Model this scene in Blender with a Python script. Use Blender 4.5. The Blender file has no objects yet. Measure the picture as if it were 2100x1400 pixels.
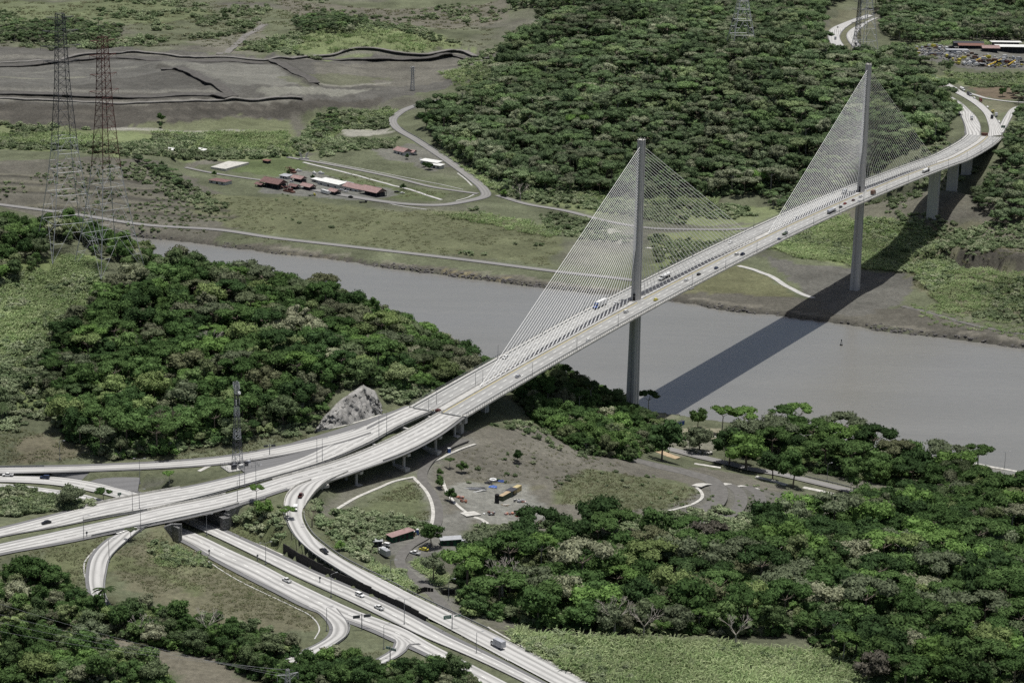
import bpy, bmesh, math, random
import numpy as np
from mathutils import Vector, Matrix

random.seed(7)
RNG = np.random.default_rng(7)
scene = bpy.context.scene
COL = scene.collection

# ---------------------------------------------------------------- camera, sky, sun, exposure
F, CZ, PITCH, ROLL = 4403.0, 402.0, 0.2611, 0.0199      # focal length in photo pixels, height over the canal
_f = np.array([0, math.cos(PITCH), -math.sin(PITCH)])
_u0 = np.cross([1.0, 0, 0], _f)
_r = math.cos(ROLL) * np.array([1.0, 0, 0]) + math.sin(ROLL) * _u0
_u = -math.sin(ROLL) * np.array([1.0, 0, 0]) + math.cos(ROLL) * _u0
cam_data = bpy.data.cameras.new('camera')
cam = bpy.data.objects.new('camera', cam_data)
COL.objects.link(cam)
cam_data.sensor_width = 36.0
cam_data.lens = F / 2100.0 * 36.0
cam_data.clip_start = 5.0
cam_data.clip_end = 60000.0
_m = Matrix.Identity(4)
for _i in range(3):
    _m[_i][0], _m[_i][1], _m[_i][2] = _r[_i], _u[_i], -_f[_i]
_m[2][3] = CZ
cam.matrix_world = _m
scene.camera = cam

SUN_TO = Vector((0.08, 0.01, 1.0)).normalized()         # direction towards the sun: almost straight up
sun_el = math.asin(SUN_TO.z)
sun_az = math.atan2(SUN_TO.x, SUN_TO.y)
world = bpy.data.worlds.new('World')
scene.world = world
world.use_nodes = True
wn = world.node_tree
wn.nodes.clear()
wo = wn.nodes.new('ShaderNodeOutputWorld')
bg = wn.nodes.new('ShaderNodeBackground')
sky = wn.nodes.new('ShaderNodeTexSky')
sky.sky_type = 'NISHITA'
sky.sun_disc = False
sky.sun_elevation = sun_el
sky.sun_rotation = sun_az
sky.air_density = 0.9
sky.dust_density = 4.0
sky.ozone_density = 1.0
bg.inputs['Strength'].default_value = 0.072
wn.links.new(sky.outputs[0], bg.inputs['Color'])
wn.links.new(bg.outputs[0], wo.inputs['Surface'])
sd = bpy.data.lights.new('sun', 'SUN')
sd.energy = 4.25
sd.angle = math.radians(0.6)
sd.color = (1.0, 0.98, 0.94)
so = bpy.data.objects.new('sun', sd)
COL.objects.link(so)
so.rotation_euler = SUN_TO.to_track_quat('Z', 'Y').to_euler()
scene.view_settings.view_transform = 'Standard'
scene.view_settings.look = 'None'
scene.view_settings.gamma = 1.0
scene.view_settings.use_curve_mapping = False
scene.view_settings.exposure = 0.0
scene.cycles.max_bounces = 5
scene.cycles.diffuse_bounces = 3
scene.cycles.glossy_bounces = 2
scene.cycles.transparent_max_bounces = 4
scene.cycles.use_denoising = False
scene.render.use_persistent_data = False


def ray(px, py):
    return F * _f + (px - 1050.0) * _r - (py - 700.0) * _u


def U(px, py, z):
    """ground point at height z seen at a place of the photograph"""
    d = ray(px, py)
    s = (z - CZ) / d[2]
    return np.array([s * d[0], s * d[1], z])


def DY(px, py, Y):
    d = ray(px, py)
    s = Y / d[1]
    return np.array([s * d[0], Y, CZ + s * d[2]])


# bridge axis
B0 = np.array([76.6, 1297.4])
BD = np.array([0.4672, 0.8842])
BN = np.array([0.8842, -0.4672])


def zd(t):
    return 86 + 0.0008 * (t - 210) - 2.3675 * ((t - 210) / 210) ** 2


# ---------------------------------------------------------------- materials
def new_mat(name):
    m = bpy.data.materials.new(name)
    m.use_nodes = True
    nt = m.node_tree
    b = nt.nodes['Principled BSDF']
    b.inputs['Specular IOR Level'].default_value = 0.25
    return m, nt, b


def N(nt, typ, **kw):
    n = nt.nodes.new(typ)
    for k, v in kw.items():
        if k in n.inputs:
            n.inputs[k].default_value = v
        else:
            setattr(n, k, v)
    return n


def mixc(nt, fac, a, b, blend='MIX'):
    n = nt.nodes.new('ShaderNodeMix')
    n.data_type = 'RGBA'
    n.blend_type = blend
    for sock, v in ((n.inputs[0], fac), (n.inputs[6], a), (n.inputs[7], b)):
        if hasattr(v, 'links'):
            nt.links.new(v, sock)
        elif isinstance(v, (int, float)):
            sock.default_value = v
        else:
            sock.default_value = (*v, 1) if len(v) == 3 else v
    return n.outputs[2]


def ramp(nt, fac, stops):
    n = nt.nodes.new('ShaderNodeValToRGB')
    e = n.color_ramp.elements
    while len(e) < len(stops):
        e.new(0.5)
    for el, (p, c) in zip(e, stops):
        el.position = p
        el.color = (*c, 1) if len(c) == 3 else c
    nt.links.new(fac, n.inputs[0])
    return n.outputs[0]


def mapr(nt, val, a, b, c, d):
    n = nt.nodes.new('ShaderNodeMapRange')
    n.inputs[1].default_value, n.inputs[2].default_value = a, b
    n.inputs[3].default_value, n.inputs[4].default_value = c, d
    nt.links.new(val, n.inputs[0])
    return n.outputs[0]


def noise(nt, scale, detail=4.0, rough=0.6, vec=None, dist=0.0):
    n = nt.nodes.new('ShaderNodeTexNoise')
    n.inputs['Scale'].default_value = scale
    n.inputs['Detail'].default_value = detail
    n.inputs['Roughness'].default_value = rough
    n.inputs['Distortion'].default_value = dist
    if vec is None:
        g = nt.nodes.new('ShaderNodeNewGeometry')
        vec = g.outputs['Position']
    nt.links.new(vec, n.inputs['Vector'])
    return n.outputs[0]


def bump(nt, b, h, strength=0.4, dist=0.5):
    n = nt.nodes.new('ShaderNodeBump')
    n.inputs['Strength'].default_value = strength
    n.inputs['Distance'].default_value = dist
    nt.links.new(h, n.inputs['Height'])
    nt.links.new(n.outputs[0], b.inputs['Normal'])


MAT = {}


def plain(name, col, rough=0.8, var=0.25, scale=0.6, metal=0.0, bmp=0.0, spec=0.25):
    m, nt, b = new_mat(name)
    n = noise(nt, scale, 5.0, 0.65)
    f = mapr(nt, n, 0.3, 0.7, 1 - var, 1 + var)
    hs = nt.nodes.new('ShaderNodeHueSaturation')
    hs.inputs['Color'].default_value = (*col, 1)
    nt.links.new(f, hs.inputs['Value'])
    nt.links.new(hs.outputs[0], b.inputs['Base Color'])
    b.inputs['Roughness'].default_value = rough
    b.inputs['Metallic'].default_value = metal
    b.inputs['Specular IOR Level'].default_value = spec
    if bmp:
        bump(nt, b, n, bmp, 0.3)
    MAT[name] = m
    return m


def road_mat(name, col, streak=0.35, lane=3.6, stain=0.55):
    """concrete or asphalt carriageway: UV in metres along / across, tyre streaks, slab joints, stains"""
    m, nt, b = new_mat(name)
    uv = nt.nodes.new('ShaderNodeUVMap')
    sep = nt.nodes.new('ShaderNodeSeparateXYZ')
    nt.links.new(uv.outputs[0], sep.inputs[0])
    mp = nt.nodes.new('ShaderNodeMapping')
    mp.inputs['Scale'].default_value = (0.012, 0.55, 1)
    nt.links.new(uv.outputs[0], mp.inputs['Vector'])
    ns = noise(nt, 1.0, 5.0, 0.6, mp.outputs[0])
    lanes = nt.nodes.new('ShaderNodeMath')
    lanes.operation = 'MULTIPLY'
    lanes.inputs[1].default_value = 2 * math.pi / lane
    nt.links.new(sep.outputs[1], lanes.inputs[0])
    cs = nt.nodes.new('ShaderNodeMath')
    cs.operation = 'COSINE'
    nt.links.new(lanes.outputs[0], cs.inputs[0])
    band = mapr(nt, cs.outputs[0], -1, 0.7, 1, 0)
    mul = nt.nodes.new('ShaderNodeMath')
    mul.operation = 'MULTIPLY'
    nt.links.new(band, mul.inputs[0])
    nt.links.new(mapr(nt, ns, 0.36, 0.58, 0.15, 1), mul.inputs[1])
    dark = [c * (1 - streak) for c in col]
    c1 = mixc(nt, mul.outputs[0], col, dark)
    n2 = noise(nt, 0.055, 6.0, 0.7)
    c2 = mixc(nt, mapr(nt, n2, 0.5, 0.72, 0, stain), c1, [c * 0.55 for c in col])
    # slab joints every 5 m
    fr = nt.nodes.new('ShaderNodeMath')
    fr.operation = 'PINGPONG'
    fr.inputs[1].default_value = 3.0
    nt.links.new(sep.outputs[0], fr.inputs[0])
    jt = mapr(nt, fr.outputs[0], 0.0, 0.12, 0.35, 0)
    c3 = mixc(nt, jt, c2, [c * 0.5 for c in col])
    n3 = noise(nt, 1.7, 3.0, 0.7)
    c4 = mixc(nt, mapr(nt, n3, 0.35, 0.7, 0.25, 0.0), c3, [c * 0.7 for c in col])
    nt.links.new(c4, b.inputs['Base Color'])
    b.inputs['Roughness'].default_value = 0.85
    MAT[name] = m
    return m


road_mat('concrete_road', (0.475, 0.47, 0.45), 0.6)
road_mat('deck_road', (0.335, 0.335, 0.322), 0.3)
road_mat('asphalt', (0.165, 0.165, 0.165), 0.2, stain=0.25)
road_mat('old_road', (0.235, 0.23, 0.22), 0.3, stain=0.4)
plain('concrete', (0.40, 0.395, 0.375), 0.85, 0.2, 0.25)
plain('pale_concrete', (0.43, 0.42, 0.385), 0.85, 0.32, 0.5)
plain('white_line', (0.72, 0.72, 0.68), 0.7, 0.12, 1.5)
plain('yellow_line', (0.46, 0.38, 0.14), 0.7, 0.15, 1.0)
plain('steel', (0.33, 0.34, 0.35), 0.55, 0.15, 0.5, 0.3)
plain('pole_steel', (0.26, 0.265, 0.27), 0.55, 0.1, 0.5, 0.2)
plain('dark_steel', (0.075, 0.078, 0.085), 0.6, 0.2, 0.5, 0.2)
plain('red_steel', (0.105, 0.045, 0.04), 0.6, 0.2, 0.5, 0.1)
plain('galvanised', (0.42, 0.43, 0.44), 0.5, 0.15, 0.5, 0.3)
plain('cable_white', (0.74, 0.74, 0.72), 0.45, 0.04, 0.5)
plain('rail_grey', (0.22, 0.225, 0.22), 0.6, 0.15, 0.5)
plain('dark', (0.02, 0.021, 0.023), 0.7, 0.2, 1.0)
plain('black_panel', (0.022, 0.021, 0.02), 0.75, 0.4, 0.8, bmp=0.4)
plain('rubber', (0.018, 0.018, 0.018), 0.8, 0.1, 1.0)
plain('sign_green', (0.02, 0.13, 0.085), 0.5, 0.05, 1.0)
plain('sign_back', (0.10, 0.105, 0.11), 0.6, 0.1, 1.0)
plain('red_roof', (0.15, 0.09, 0.084), 0.75, 0.25, 0.5)
plain('pink_roof', (0.265, 0.18, 0.168), 0.75, 0.25, 0.5)
plain('white_roof', (0.60, 0.60, 0.57), 0.6, 0.15, 0.4)
plain('grey_roof', (0.38, 0.39, 0.40), 0.5, 0.15, 0.6, 0.2)
plain('wall_white', (0.52, 0.52, 0.50), 0.8, 0.12, 0.6)
plain('wall_dark', (0.05, 0.052, 0.06), 0.8, 0.2, 0.6)
plain('wall_green', (0.018, 0.075, 0.042), 0.7, 0.15, 0.6)
plain('olive_box', (0.055, 0.075, 0.045), 0.7, 0.2, 0.8)
plain('tan_box', (0.42, 0.35, 0.19), 0.7, 0.2, 0.8)
plain('blue_box', (0.035, 0.07, 0.22), 0.6, 0.2, 0.8)
plain('blue_plastic', (0.06, 0.12, 0.34), 0.5, 0.2, 1.0)
plain('orange', (0.45, 0.22, 0.15), 0.7, 0.25, 0.9)
plain('rust', (0.165, 0.088, 0.068), 0.8, 0.3, 0.9)
plain('yellow_paint', (0.55, 0.40, 0.06), 0.5, 0.15, 0.8)
plain('timber', (0.36, 0.28, 0.18), 0.8, 0.3, 0.8)
plain('bark', (0.15, 0.125, 0.10), 0.9, 0.3, 0.8)
plain('pale_bark', (0.36, 0.33, 0.29), 0.9, 0.25, 0.8)


def paint(name, col):
    m, nt, b = new_mat(name)
    b.inputs['Base Color'].default_value = (*col, 1)
    b.inputs['Roughness'].default_value = 0.35
    b.inputs['Specular IOR Level'].default_value = 0.5
    n = noise(nt, 0.9, 3.0)
    hs = nt.nodes.new('ShaderNodeHueSaturation')
    hs.inputs['Color'].default_value = (*col, 1)
    nt.links.new(mapr(nt, n, 0.3, 0.7, 0.85, 1.08), hs.inputs['Value'])
    nt.links.new(hs.outputs[0], b.inputs['Base Color'])
    MAT[name] = m


paint('paint_white', (0.72, 0.72, 0.70))
paint('paint_silver', (0.40, 0.41, 0.43))
paint('paint_black', (0.018, 0.019, 0.022))
paint('paint_navy', (0.025, 0.04, 0.09))
paint('paint_blue', (0.06, 0.12, 0.36))
paint('paint_red', (0.26, 0.03, 0.025))
paint('paint_maroon', (0.10, 0.03, 0.025))
paint('paint_yellow', (0.62, 0.55, 0.08))
paint('paint_brown', (0.17, 0.09, 0.06))
paint('paint_orange', (0.42, 0.22, 0.09))
m, nt, b = new_mat('glass')
b.inputs['Base Color'].default_value = (0.015, 0.018, 0.022, 1)
b.inputs['Roughness'].default_value = 0.12
b.inputs['Specular IOR Level'].default_value = 0.5
MAT['glass'] = m

# pylon concrete: cast lifts and rain streaks
m, nt, b = new_mat('pylon_concrete')
g = nt.nodes.new('ShaderNodeNewGeometry')
mp = N(nt, 'ShaderNodeMapping')
mp.inputs['Scale'].default_value = (0.9, 0.9, 0.02)
nt.links.new(g.outputs['Position'], mp.inputs['Vector'])
n1 = noise(nt, 1.0, 4.0, 0.6, mp.outputs[0])
c = mixc(nt, mapr(nt, n1, 0.4, 0.7, 0, 0.7), (0.52, 0.51, 0.49), (0.35, 0.345, 0.335))
sp = N(nt, 'ShaderNodeSeparateXYZ')
nt.links.new(g.outputs['Position'], sp.inputs[0])
pp = N(nt, 'ShaderNodeMath', operation='PINGPONG')
pp.inputs[1].default_value = 2.0
nt.links.new(sp.outputs[2], pp.inputs[0])
c = mixc(nt, mapr(nt, pp.outputs[0], 0, 0.15, 0.4, 0), c, (0.38, 0.375, 0.365))
n2 = noise(nt, 0.12, 4.0)
c = mixc(nt, mapr(nt, n2, 0.45, 0.7, 0, 0.4), c, (0.42, 0.40, 0.375))
nt.links.new(c, b.inputs['Base Color'])
b.inputs['Roughness'].default_value = 0.85
MAT['pylon_concrete'] = m

# sprayed concrete on the rock face
m, nt, b = new_mat('shotcrete')
n1 = noise(nt, 0.16, 8.0, 0.7, dist=0.6)
c = ramp(nt, n1, [(0.3, (0.15, 0.145, 0.135)), (0.48, (0.26, 0.255, 0.24)), (0.62, (0.40, 0.39, 0.365))])
g = N(nt, 'ShaderNodeNewGeometry')
mp = N(nt, 'ShaderNodeMapping')
mp.inputs['Scale'].default_value = (0.5, 0.5, 0.07)
nt.links.new(g.outputs['Position'], mp.inputs['Vector'])
n2 = noise(nt, 1.0, 5.0, 0.65, mp.outputs[0])
c = mixc(nt, mapr(nt, n2, 0.48, 0.68, 0, 0.6), c, (0.10, 0.10, 0.095))
nt.links.new(c, b.inputs['Base Color'])
b.inputs['Roughness'].default_value = 0.9
bump(nt, b, n1, 0.8, 1.2)
MAT['shotcrete'] = m

# dry-laid masonry
m, nt, b = new_mat('masonry')
vo = N(nt, 'ShaderNodeTexVoronoi', Scale=1.5)
g = N(nt, 'ShaderNodeNewGeometry')
nt.links.new(g.outputs['Position'], vo.inputs['Vector'])
c = mixc(nt, 0.78, vo.outputs['Color'], (0.30, 0.30, 0.285))
hs = N(nt, 'ShaderNodeHueSaturation')
hs.inputs['Saturation'].default_value = 0.08
hs.inputs['Value'].default_value = 0.62
nt.links.new(c, hs.inputs['Color'])
c = mixc(nt, mapr(nt, vo.outputs['Distance'], 0.25, 0.5, 0, 1), hs.outputs[0], (0.10, 0.10, 0.095))
nt.links.new(c, b.inputs['Base Color'])
bump(nt, b, vo.outputs['Distance'], -0.8, 0.4)
MAT['masonry'] = m


# ---------------------------------------------------------------- mesh helpers
class MB:
    """collects faces with material slots; build() links one mesh object"""

    def __init__(self):
        self.v, self.f, self.mi, self.uv = [], [], [], None

    def face(self, pts, mi=0):
        i = len(self.v)
        self.v.extend([tuple(map(float, p)) for p in pts])
        self.f.append(tuple(range(i, i + len(pts))))
        self.mi.append(mi)

    def hexa(self, p, mi=0, skip=()):
        """8 corners: 0-3 bottom ring, 4-7 top ring"""
        i = len(self.v)
        self.v.extend([tuple(map(float, q)) for q in p])
        fs = [(3, 2, 1, 0), (4, 5, 6, 7), (0, 1, 5, 4), (1, 2, 6, 5), (2, 3, 7, 6), (3, 0, 4, 7)]
        for k, f in enumerate(fs):
            if k in skip:
                continue
            self.f.append(tuple(i + a for a in f))
            self.mi.append(mi)

    def box(self, c, s, mi=0, rz=0.0, taper=1.0):
        """box centred on c in xy with its base at c.z"""
        hx, hy = s[0] / 2, s[1] / 2
        co, si = math.cos(rz), math.sin(rz)
        P = []
        for z, k in ((0, 1.0), (s[2], taper)):
            for x, y in ((-hx, -hy), (hx, -hy), (hx, hy), (-hx, hy)):
                x, y = x * k, y * k
                P.append((c[0] + x * co - y * si, c[1] + x * si + y * co, c[2] + z))
        self.hexa(P, mi)

    def tube(self, a, b, r0, r1=None, n=6, mi=0, caps=True):
        r1 = r0 if r1 is None else r1
        a, b = Vector(map(float, a)), Vector(map(float, b))
        d = b - a
        if d.length < 1e-6:
            return
        q = d.to_track_quat('Z', 'Y')
        i = len(self.v)
        for p, r in ((a, r0), (b, r1)):
            for k in range(n):
                an = 2 * math.pi * k / n
                self.v.append(tuple(p + q @ Vector((math.cos(an) * r, math.sin(an) * r, 0))))
        for k in range(n):
            j = (k + 1) % n
            self.f.append((i + k, i + j, i + n + j, i + n + k))
            self.mi.append(mi)
        if caps:
            self.f.append(tuple(i + n - 1 - k for k in range(n)))
            self.f.append(tuple(i + n + k for k in range(n)))
            self.mi += [mi, mi]

    def bar(self, a, b, w, mi=0):
        self.tube(a, b, w * 0.7, n=4, mi=mi, caps=False)

    def mesh(self, name, mats):
        me = bpy.data.meshes.new(name)
        me.from_pydata(self.v, [], self.f)
        for mm in (mats if isinstance(mats, (list, tuple)) else [mats]):
            me.materials.append(MAT[mm] if isinstance(mm, str) else mm)
        if len(me.materials) > 1:
            me.polygons.foreach_set('material_index', self.mi)
        me.update()
        return me

    def build(self, name, mats, parent=None, loc=None, rz=0.0):
        return obj(name, self.mesh(name, mats), parent, loc, rz)


def obj(name, me, parent=None, loc=None, rz=0.0):
    o = bpy.data.objects.new(name, me)
    COL.objects.link(o)
    if parent is not None:
        o.parent = parent
    if loc is not None:
        o.location = [float(a) for a in loc]
    o.rotation_euler = (0, 0, rz)
    return o


def tag(o, label=None, cat=None, group=None, kind=None):
    if label:
        o['label'] = label
    if cat:
        o['category'] = cat
    if group:
        o['group'] = group
    if kind:
        o['kind'] = kind
    return o


def empty(name, loc=(0, 0, 0), rz=0.0):
    o = bpy.data.objects.new(name, None)
    o.empty_display_size = 1.0
    COL.objects.link(o)
    o.location = [float(a) for a in loc]
    o.rotation_euler = (0, 0, rz)
    return o


def copy_tree(o, parent=None):
    c = o.copy()
    COL.objects.link(c)
    c.parent = parent
    for ch in o.children:
        copy_tree(ch, c)
    return c


def catmull(P, step=4.0):
    """P: list of np arrays (any dimension, first two = plan); returns resampled array and knots"""
    P = [np.asarray(p, float) for p in P]
    out = []
    n = len(P)
    for i in range(n - 1):
        p0 = P[i - 1] if i > 0 else 2 * P[i] - P[i + 1]
        p1, p2 = P[i], P[i + 1]
        p3 = P[i + 2] if i + 2 < n else 2 * P[i + 1] - P[i]
        L = np.linalg.norm((p2 - p1)[:2])
        k = max(1, int(math.ceil(L / step)))
        d0, d1, d2 = [max(np.linalg.norm(a[:2]), 1e-3) ** 0.5 for a in (p1 - p0, p2 - p1, p3 - p2)]
        for j in range(k):
            t = d1 * j / k
            # centripetal Catmull-Rom
            t0, t1, t2, t3 = -d0, 0.0, d1, d1 + d2
            A1 = (t1 - t) / (t1 - t0) * p0 + (t - t0) / (t1 - t0) * p1
            A2 = (t2 - t) / (t2 - t1) * p1 + (t - t1) / (t2 - t1) * p2
            A3 = (t3 - t) / (t3 - t2) * p2 + (t - t2) / (t3 - t2) * p3
            Bq1 = (t2 - t) / (t2 - t0) * A1 + (t - t0) / (t2 - t0) * A2
            Bq2 = (t3 - t) / (t3 - t1) * A2 + (t - t1) / (t3 - t1) * A3
            out.append((t2 - t) / (t2 - t1) * Bq1 + (t - t1) / (t2 - t1) * Bq2)
    out.append(P[-1])
    return np.array(out)

# ---------------------------------------------------------------- roads: pairs of edges (photo place, height) seen from the look-out
def rows_px(rows):
    L, R = [], []
    for a, b, c, d, z, *z2 in rows:
        L.append(U(a, b, z))
        R.append(U(c, d, z2[0] if z2 else z))
    return L, R


def rows_cl(pts, width, zf=None):
    """centre line rows (u, v, z) with one width in metres"""
    C = [U(*p) for p in pts]
    C = list(catmull(C, 12.0))
    L, R = [], []
    for i, p in enumerate(C):
        d = (C[min(i + 1, len(C) - 1)] - C[max(i - 1, 0)])[:2]
        d = d / max(np.linalg.norm(d), 1e-6)
        n = np.array([-d[1], d[0], 0]) * width / 2
        L.append(p + n)
        R.append(p - n)
    return L, R


ROADS = {}


def add_road(key, LR, mat, name, sh=(0, 0), cross=4, label=None, carve=True, elevated=(), z_off=0.0, marks=None):
    L, R = LR
    P = [np.concatenate([l, r]) for l, r in zip(L, R)]
    # resample on the mean line
    Q = [np.concatenate([(l + r)[:2] / 2, l, r]) for l, r in zip(L, R)]
    S = catmull(Q, 4.0)
    Lp, Rp = S[:, 2:5].copy(), S[:, 5:8].copy()
    Lp[:, 2] += z_off
    Rp[:, 2] += z_off
    ROADS[key] = dict(L=Lp, R=Rp, mat=mat, name=name, sh=sh, cross=cross, carve=carve, elevated=elevated, marks=marks)


FARC = [(841, 832, 893, 839, 74.2), (770, 864, 822, 871, 72.8), (700, 900, 752, 909, 71.6), (614, 941, 657, 949, 70.4),
        (507, 971, 530, 986, 69.4), (400, 996, 425, 1015, 68.6), (299, 1014, 315, 1042, 68.1), (200, 1034, 215, 1059, 67.6),
        (100, 1059, 112, 1079, 67.2), (0, 1084, 10, 1097, 67.0), (-120, 1110, -110, 1124, 66.8), (-260, 1140, -250, 1154, 66.6)]
NEARC = [(911, 842, 953, 849, 74.2), (843, 880, 893, 893, 72.8), (775, 913, 826, 928, 71.6), (700, 943, 749, 956, 70.7),
         (620, 967, 666, 984, 70.0), (570, 981, 600, 997, 69.6), (500, 1003, 530, 1019, 69.2), (436, 1020, 460, 1040, 68.8),
         (330, 1041, 365, 1062, 68.2), (235, 1064, 255, 1084, 67.7), (120, 1089, 135, 1109, 67.3), (0, 1115, 12, 1131, 67.0),
         (-120, 1142, -108, 1158, 66.8), (-260, 1172, -248, 1188, 66.6)]
RAMP = [(640, 984, 712, 968, 70.25), (612, 995, 668, 988, 70.1), (598, 1006, 646, 1006, 69.9), (588, 1021, 631, 1025, 69.6),
        (585, 1039, 622, 1040, 69.2), (588, 1062, 620, 1062, 68.5), (606, 1097, 636, 1093, 67), (635, 1127, 658, 1113, 65.5),
        (679, 1157, 702, 1145, 63.6), (751, 1200, 780, 1185, 61), (830, 1242, 858, 1225, 59.4), (905, 1280, 930, 1259, 58.5),
        (985, 1322, 1012, 1298, 57.7), (1060, 1362, 1088, 1337, 57.2), (1170, 1420, 1196, 1394, 56.6), (1260, 1464, 1290, 1440, 56)]
HWR = [(-220, 972, -220, 988, 66.0), (-100, 972, -100, 988, 66), (0, 972, 0, 987, 65.8), (111, 977, 100, 992, 65.0), (188, 988, 165, 1002, 63.8),
       (282, 1011, 245, 1021, 62), (370, 1049, 342, 1056, 60.9), (447, 1084, 424, 1091, 60.2), (546, 1129, 522, 1138, 59.8),
       (640, 1172, 612, 1183, 59.3), (754, 1221, 728, 1236, 58.7), (829, 1257, 800, 1271, 58.3), (913, 1302, 878, 1308, 57.9),
       (1000, 1343, 965, 1345, 57.5), (1085, 1386, 1050, 1385, 57), (1170, 1430, 1135, 1428, 56.5)]
HWL = [(-220, 992, -220, 1000, 66.0), (-100, 992, -100, 1000, 66), (0, 991, 0, 998, 65.8), (111, 1003, 100, 1010, 65.0), (175, 1014, 160, 1023, 63.6),
       (240, 1034, 215, 1043, 62), (320, 1062, 290, 1073, 60.9), (405, 1095, 378, 1107, 60.2), (470, 1126, 435, 1140, 59.9),
       (537, 1157, 503, 1177, 59.7), (600, 1190, 568, 1210, 59.4), (664, 1221, 632, 1242, 59), (725, 1249, 695, 1264, 58.6),
       (790, 1273, 762, 1288, 58.2), (834, 1291, 812, 1311, 57.9), (885, 1320, 864, 1333, 57.6), (960, 1358, 938, 1372, 57.2),
       (1060, 1410, 1035, 1425, 56.8)]
SLIP = [(-220, 968, -220, 980, 66.2), (-100, 962, -100, 973, 66.5), (0, 959, 0, 969, 66.8), (120, 957, 120, 966, 67.2), (235, 953, 235, 962, 67.8),
        (350, 947, 350, 957, 68.5), (460, 937, 462, 949, 69.3), (560, 920, 565, 934, 70.2), (640, 903, 648, 918, 71.0),
        (700, 888, 708, 903, 71.7), (750, 872, 760, 885, 72.4)]
LOOP_W = [(290, 1076, 335, 1066, 67.8), (262, 1086, 308, 1076, 67.5), (240, 1096, 283, 1089, 67.2), (221, 1108, 255, 1111, 66.8), (200, 1128, 234, 1130, 66.2),
          (188, 1148, 221, 1147, 65.6), (183, 1175, 215, 1172, 64.8), (183, 1195, 211, 1195, 64.2), (190, 1225, 212, 1222, 63.3),
          (205, 1255, 225, 1247, 62.6)]
LOOP_S = [(632, 1243, 688, 1246, 59.02), (652, 1252, 698, 1258, 58.9), (672, 1268, 708, 1271, 58.7), (683, 1286, 713, 1286, 58.5),
          (677, 1304, 708, 1303, 58.2), (655, 1319, 690, 1318, 57.9), (620, 1336, 645, 1344, 57.5), (585, 1352, 605, 1362, 57)]
LOOP_E = [(795, 1298, 860, 1318, 57.95), (811, 1310, 839, 1320, 57.9), (812, 1321, 831, 1331, 57.7), (804, 1334, 816, 1343, 57.5),
          (785, 1346, 793, 1355, 57.2), (755, 1362, 762, 1371, 56.8)]
add_road('farc', rows_px(FARC), 'concrete_road', 'highway', sh=(2.6, 1.0), elevated=((0, 0.40), (0.56, 0.70)), marks=(0.33, 0.66))
add_road('nearc', rows_px(NEARC), 'concrete_road', 'highway', sh=(1.0, 2.4), elevated=((0, 0.38), (0.48, 0.62)), marks=(0.33, 0.66))
add_road('ramp', rows_px(RAMP), 'concrete_road', 'slip_road', sh=(0.7, 0.7), elevated=((0, 0.13),), z_off=0.03)
add_road('hwr', rows_px(HWR), 'concrete_road', 'highway', sh=(2.6, 0.3), marks=(0.5,))
add_road('hwl', rows_px(HWL), 'concrete_road', 'highway', sh=(0.3, 2.4), marks=(0.5,))
add_road('slip', rows_px(SLIP), 'concrete_road', 'slip_road', sh=(3.5, 1.6))
add_road('loop_w', rows_px(LOOP_W), 'concrete_road', 'slip_road', sh=(1.6, 0.8), z_off=0.04)
add_road('loop_s', rows_px(LOOP_S), 'concrete_road', 'slip_road', sh=(1.6, 0.8), z_off=0.04)
add_road('loop_e', rows_px(LOOP_E), 'concrete_road', 'slip_road', sh=(1.5, 1.0), z_off=0.04)
add_road('verge', rows_px([(600, 907, 612, 915, 70.4), (650, 893, 660, 905, 70.95), (705, 876, 716, 897, 71.7), (765, 856, 775, 869, 72.7), (836, 832, 841, 835, 74.0)]), 'asphalt', 'paved_verge', z_off=0.06)
add_road('gore', rows_px([(480, 952, 507, 972, 69.4, 69.3), (570, 937, 600, 944, 70.2, 70.2), (650, 919, 668, 921, 71, 70.9), (708, 901, 712, 899, 71.5)]), 'asphalt', 'paved_gore', z_off=-0.03)
add_road('gore_w', rows_px([(100, 967, 112, 975, 67.0, 65.1), (170, 964, 176, 984, 67.4, 64.1), (235, 963, 235, 999, 67.7, 62.9), (290, 961, 282, 1009, 68, 62.2)]), 'asphalt', 'paved_gore', z_off=-0.05, carve=False)
# far end of the bridge
ZF = 71.5
add_road('far_left', rows_px([(1983, 277, 2009, 280, 70), (1981, 262, 2010, 259, 70.5), (1976, 247, 2003, 242, 71), (1966, 226, 1989, 227, 71.5),
                              (1950, 209, 1970, 210, 72), (1925, 194, 1945, 195, 72.5), (1895, 178, 1912, 178, 73.5)]), 'concrete_road', 'highway', sh=(2, 1), marks=(0.33, 0.66))
add_road('far_right', rows_px([(2025, 280, 2053, 277, 70), (2029, 266, 2052, 259, 70.5), (2025, 248, 2041, 242, 71), (2016, 230, 2021, 219, 71.5),
                               (1996, 212, 1997, 201, 72), (1970, 196, 1970, 185, 72.3), (1952, 187, 1953, 175, 72.6), (1933, 176, 1933, 164.5, 73),
                               (1908, 163, 1910, 153, 74), (1880, 148, 1884, 139, 75)]), 'concrete_road', 'highway', sh=(1, 2), marks=(0.33, 0.66))
add_road('far_slip', rows_px([(2044, 274, 2057, 272, 70.02), (2053, 254, 2066, 255, 70.6), (2062, 238, 2074, 240, 71.1), (2074, 223, 2082, 227, 71.6),
                              (2090, 217, 2094, 220, 72), (2125, 211, 2127, 215, 72.5)]), 'concrete_road', 'slip_road', sh=(1, 1))
add_road('frontage', rows_cl([(1985, 190, 72.2), (2005, 196, 72), (2021, 201, 72), (2060, 207, 72), (2091, 209.5, 72.2), (2140, 211, 72.4)], 5), 'concrete_road', 'side_road')
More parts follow.
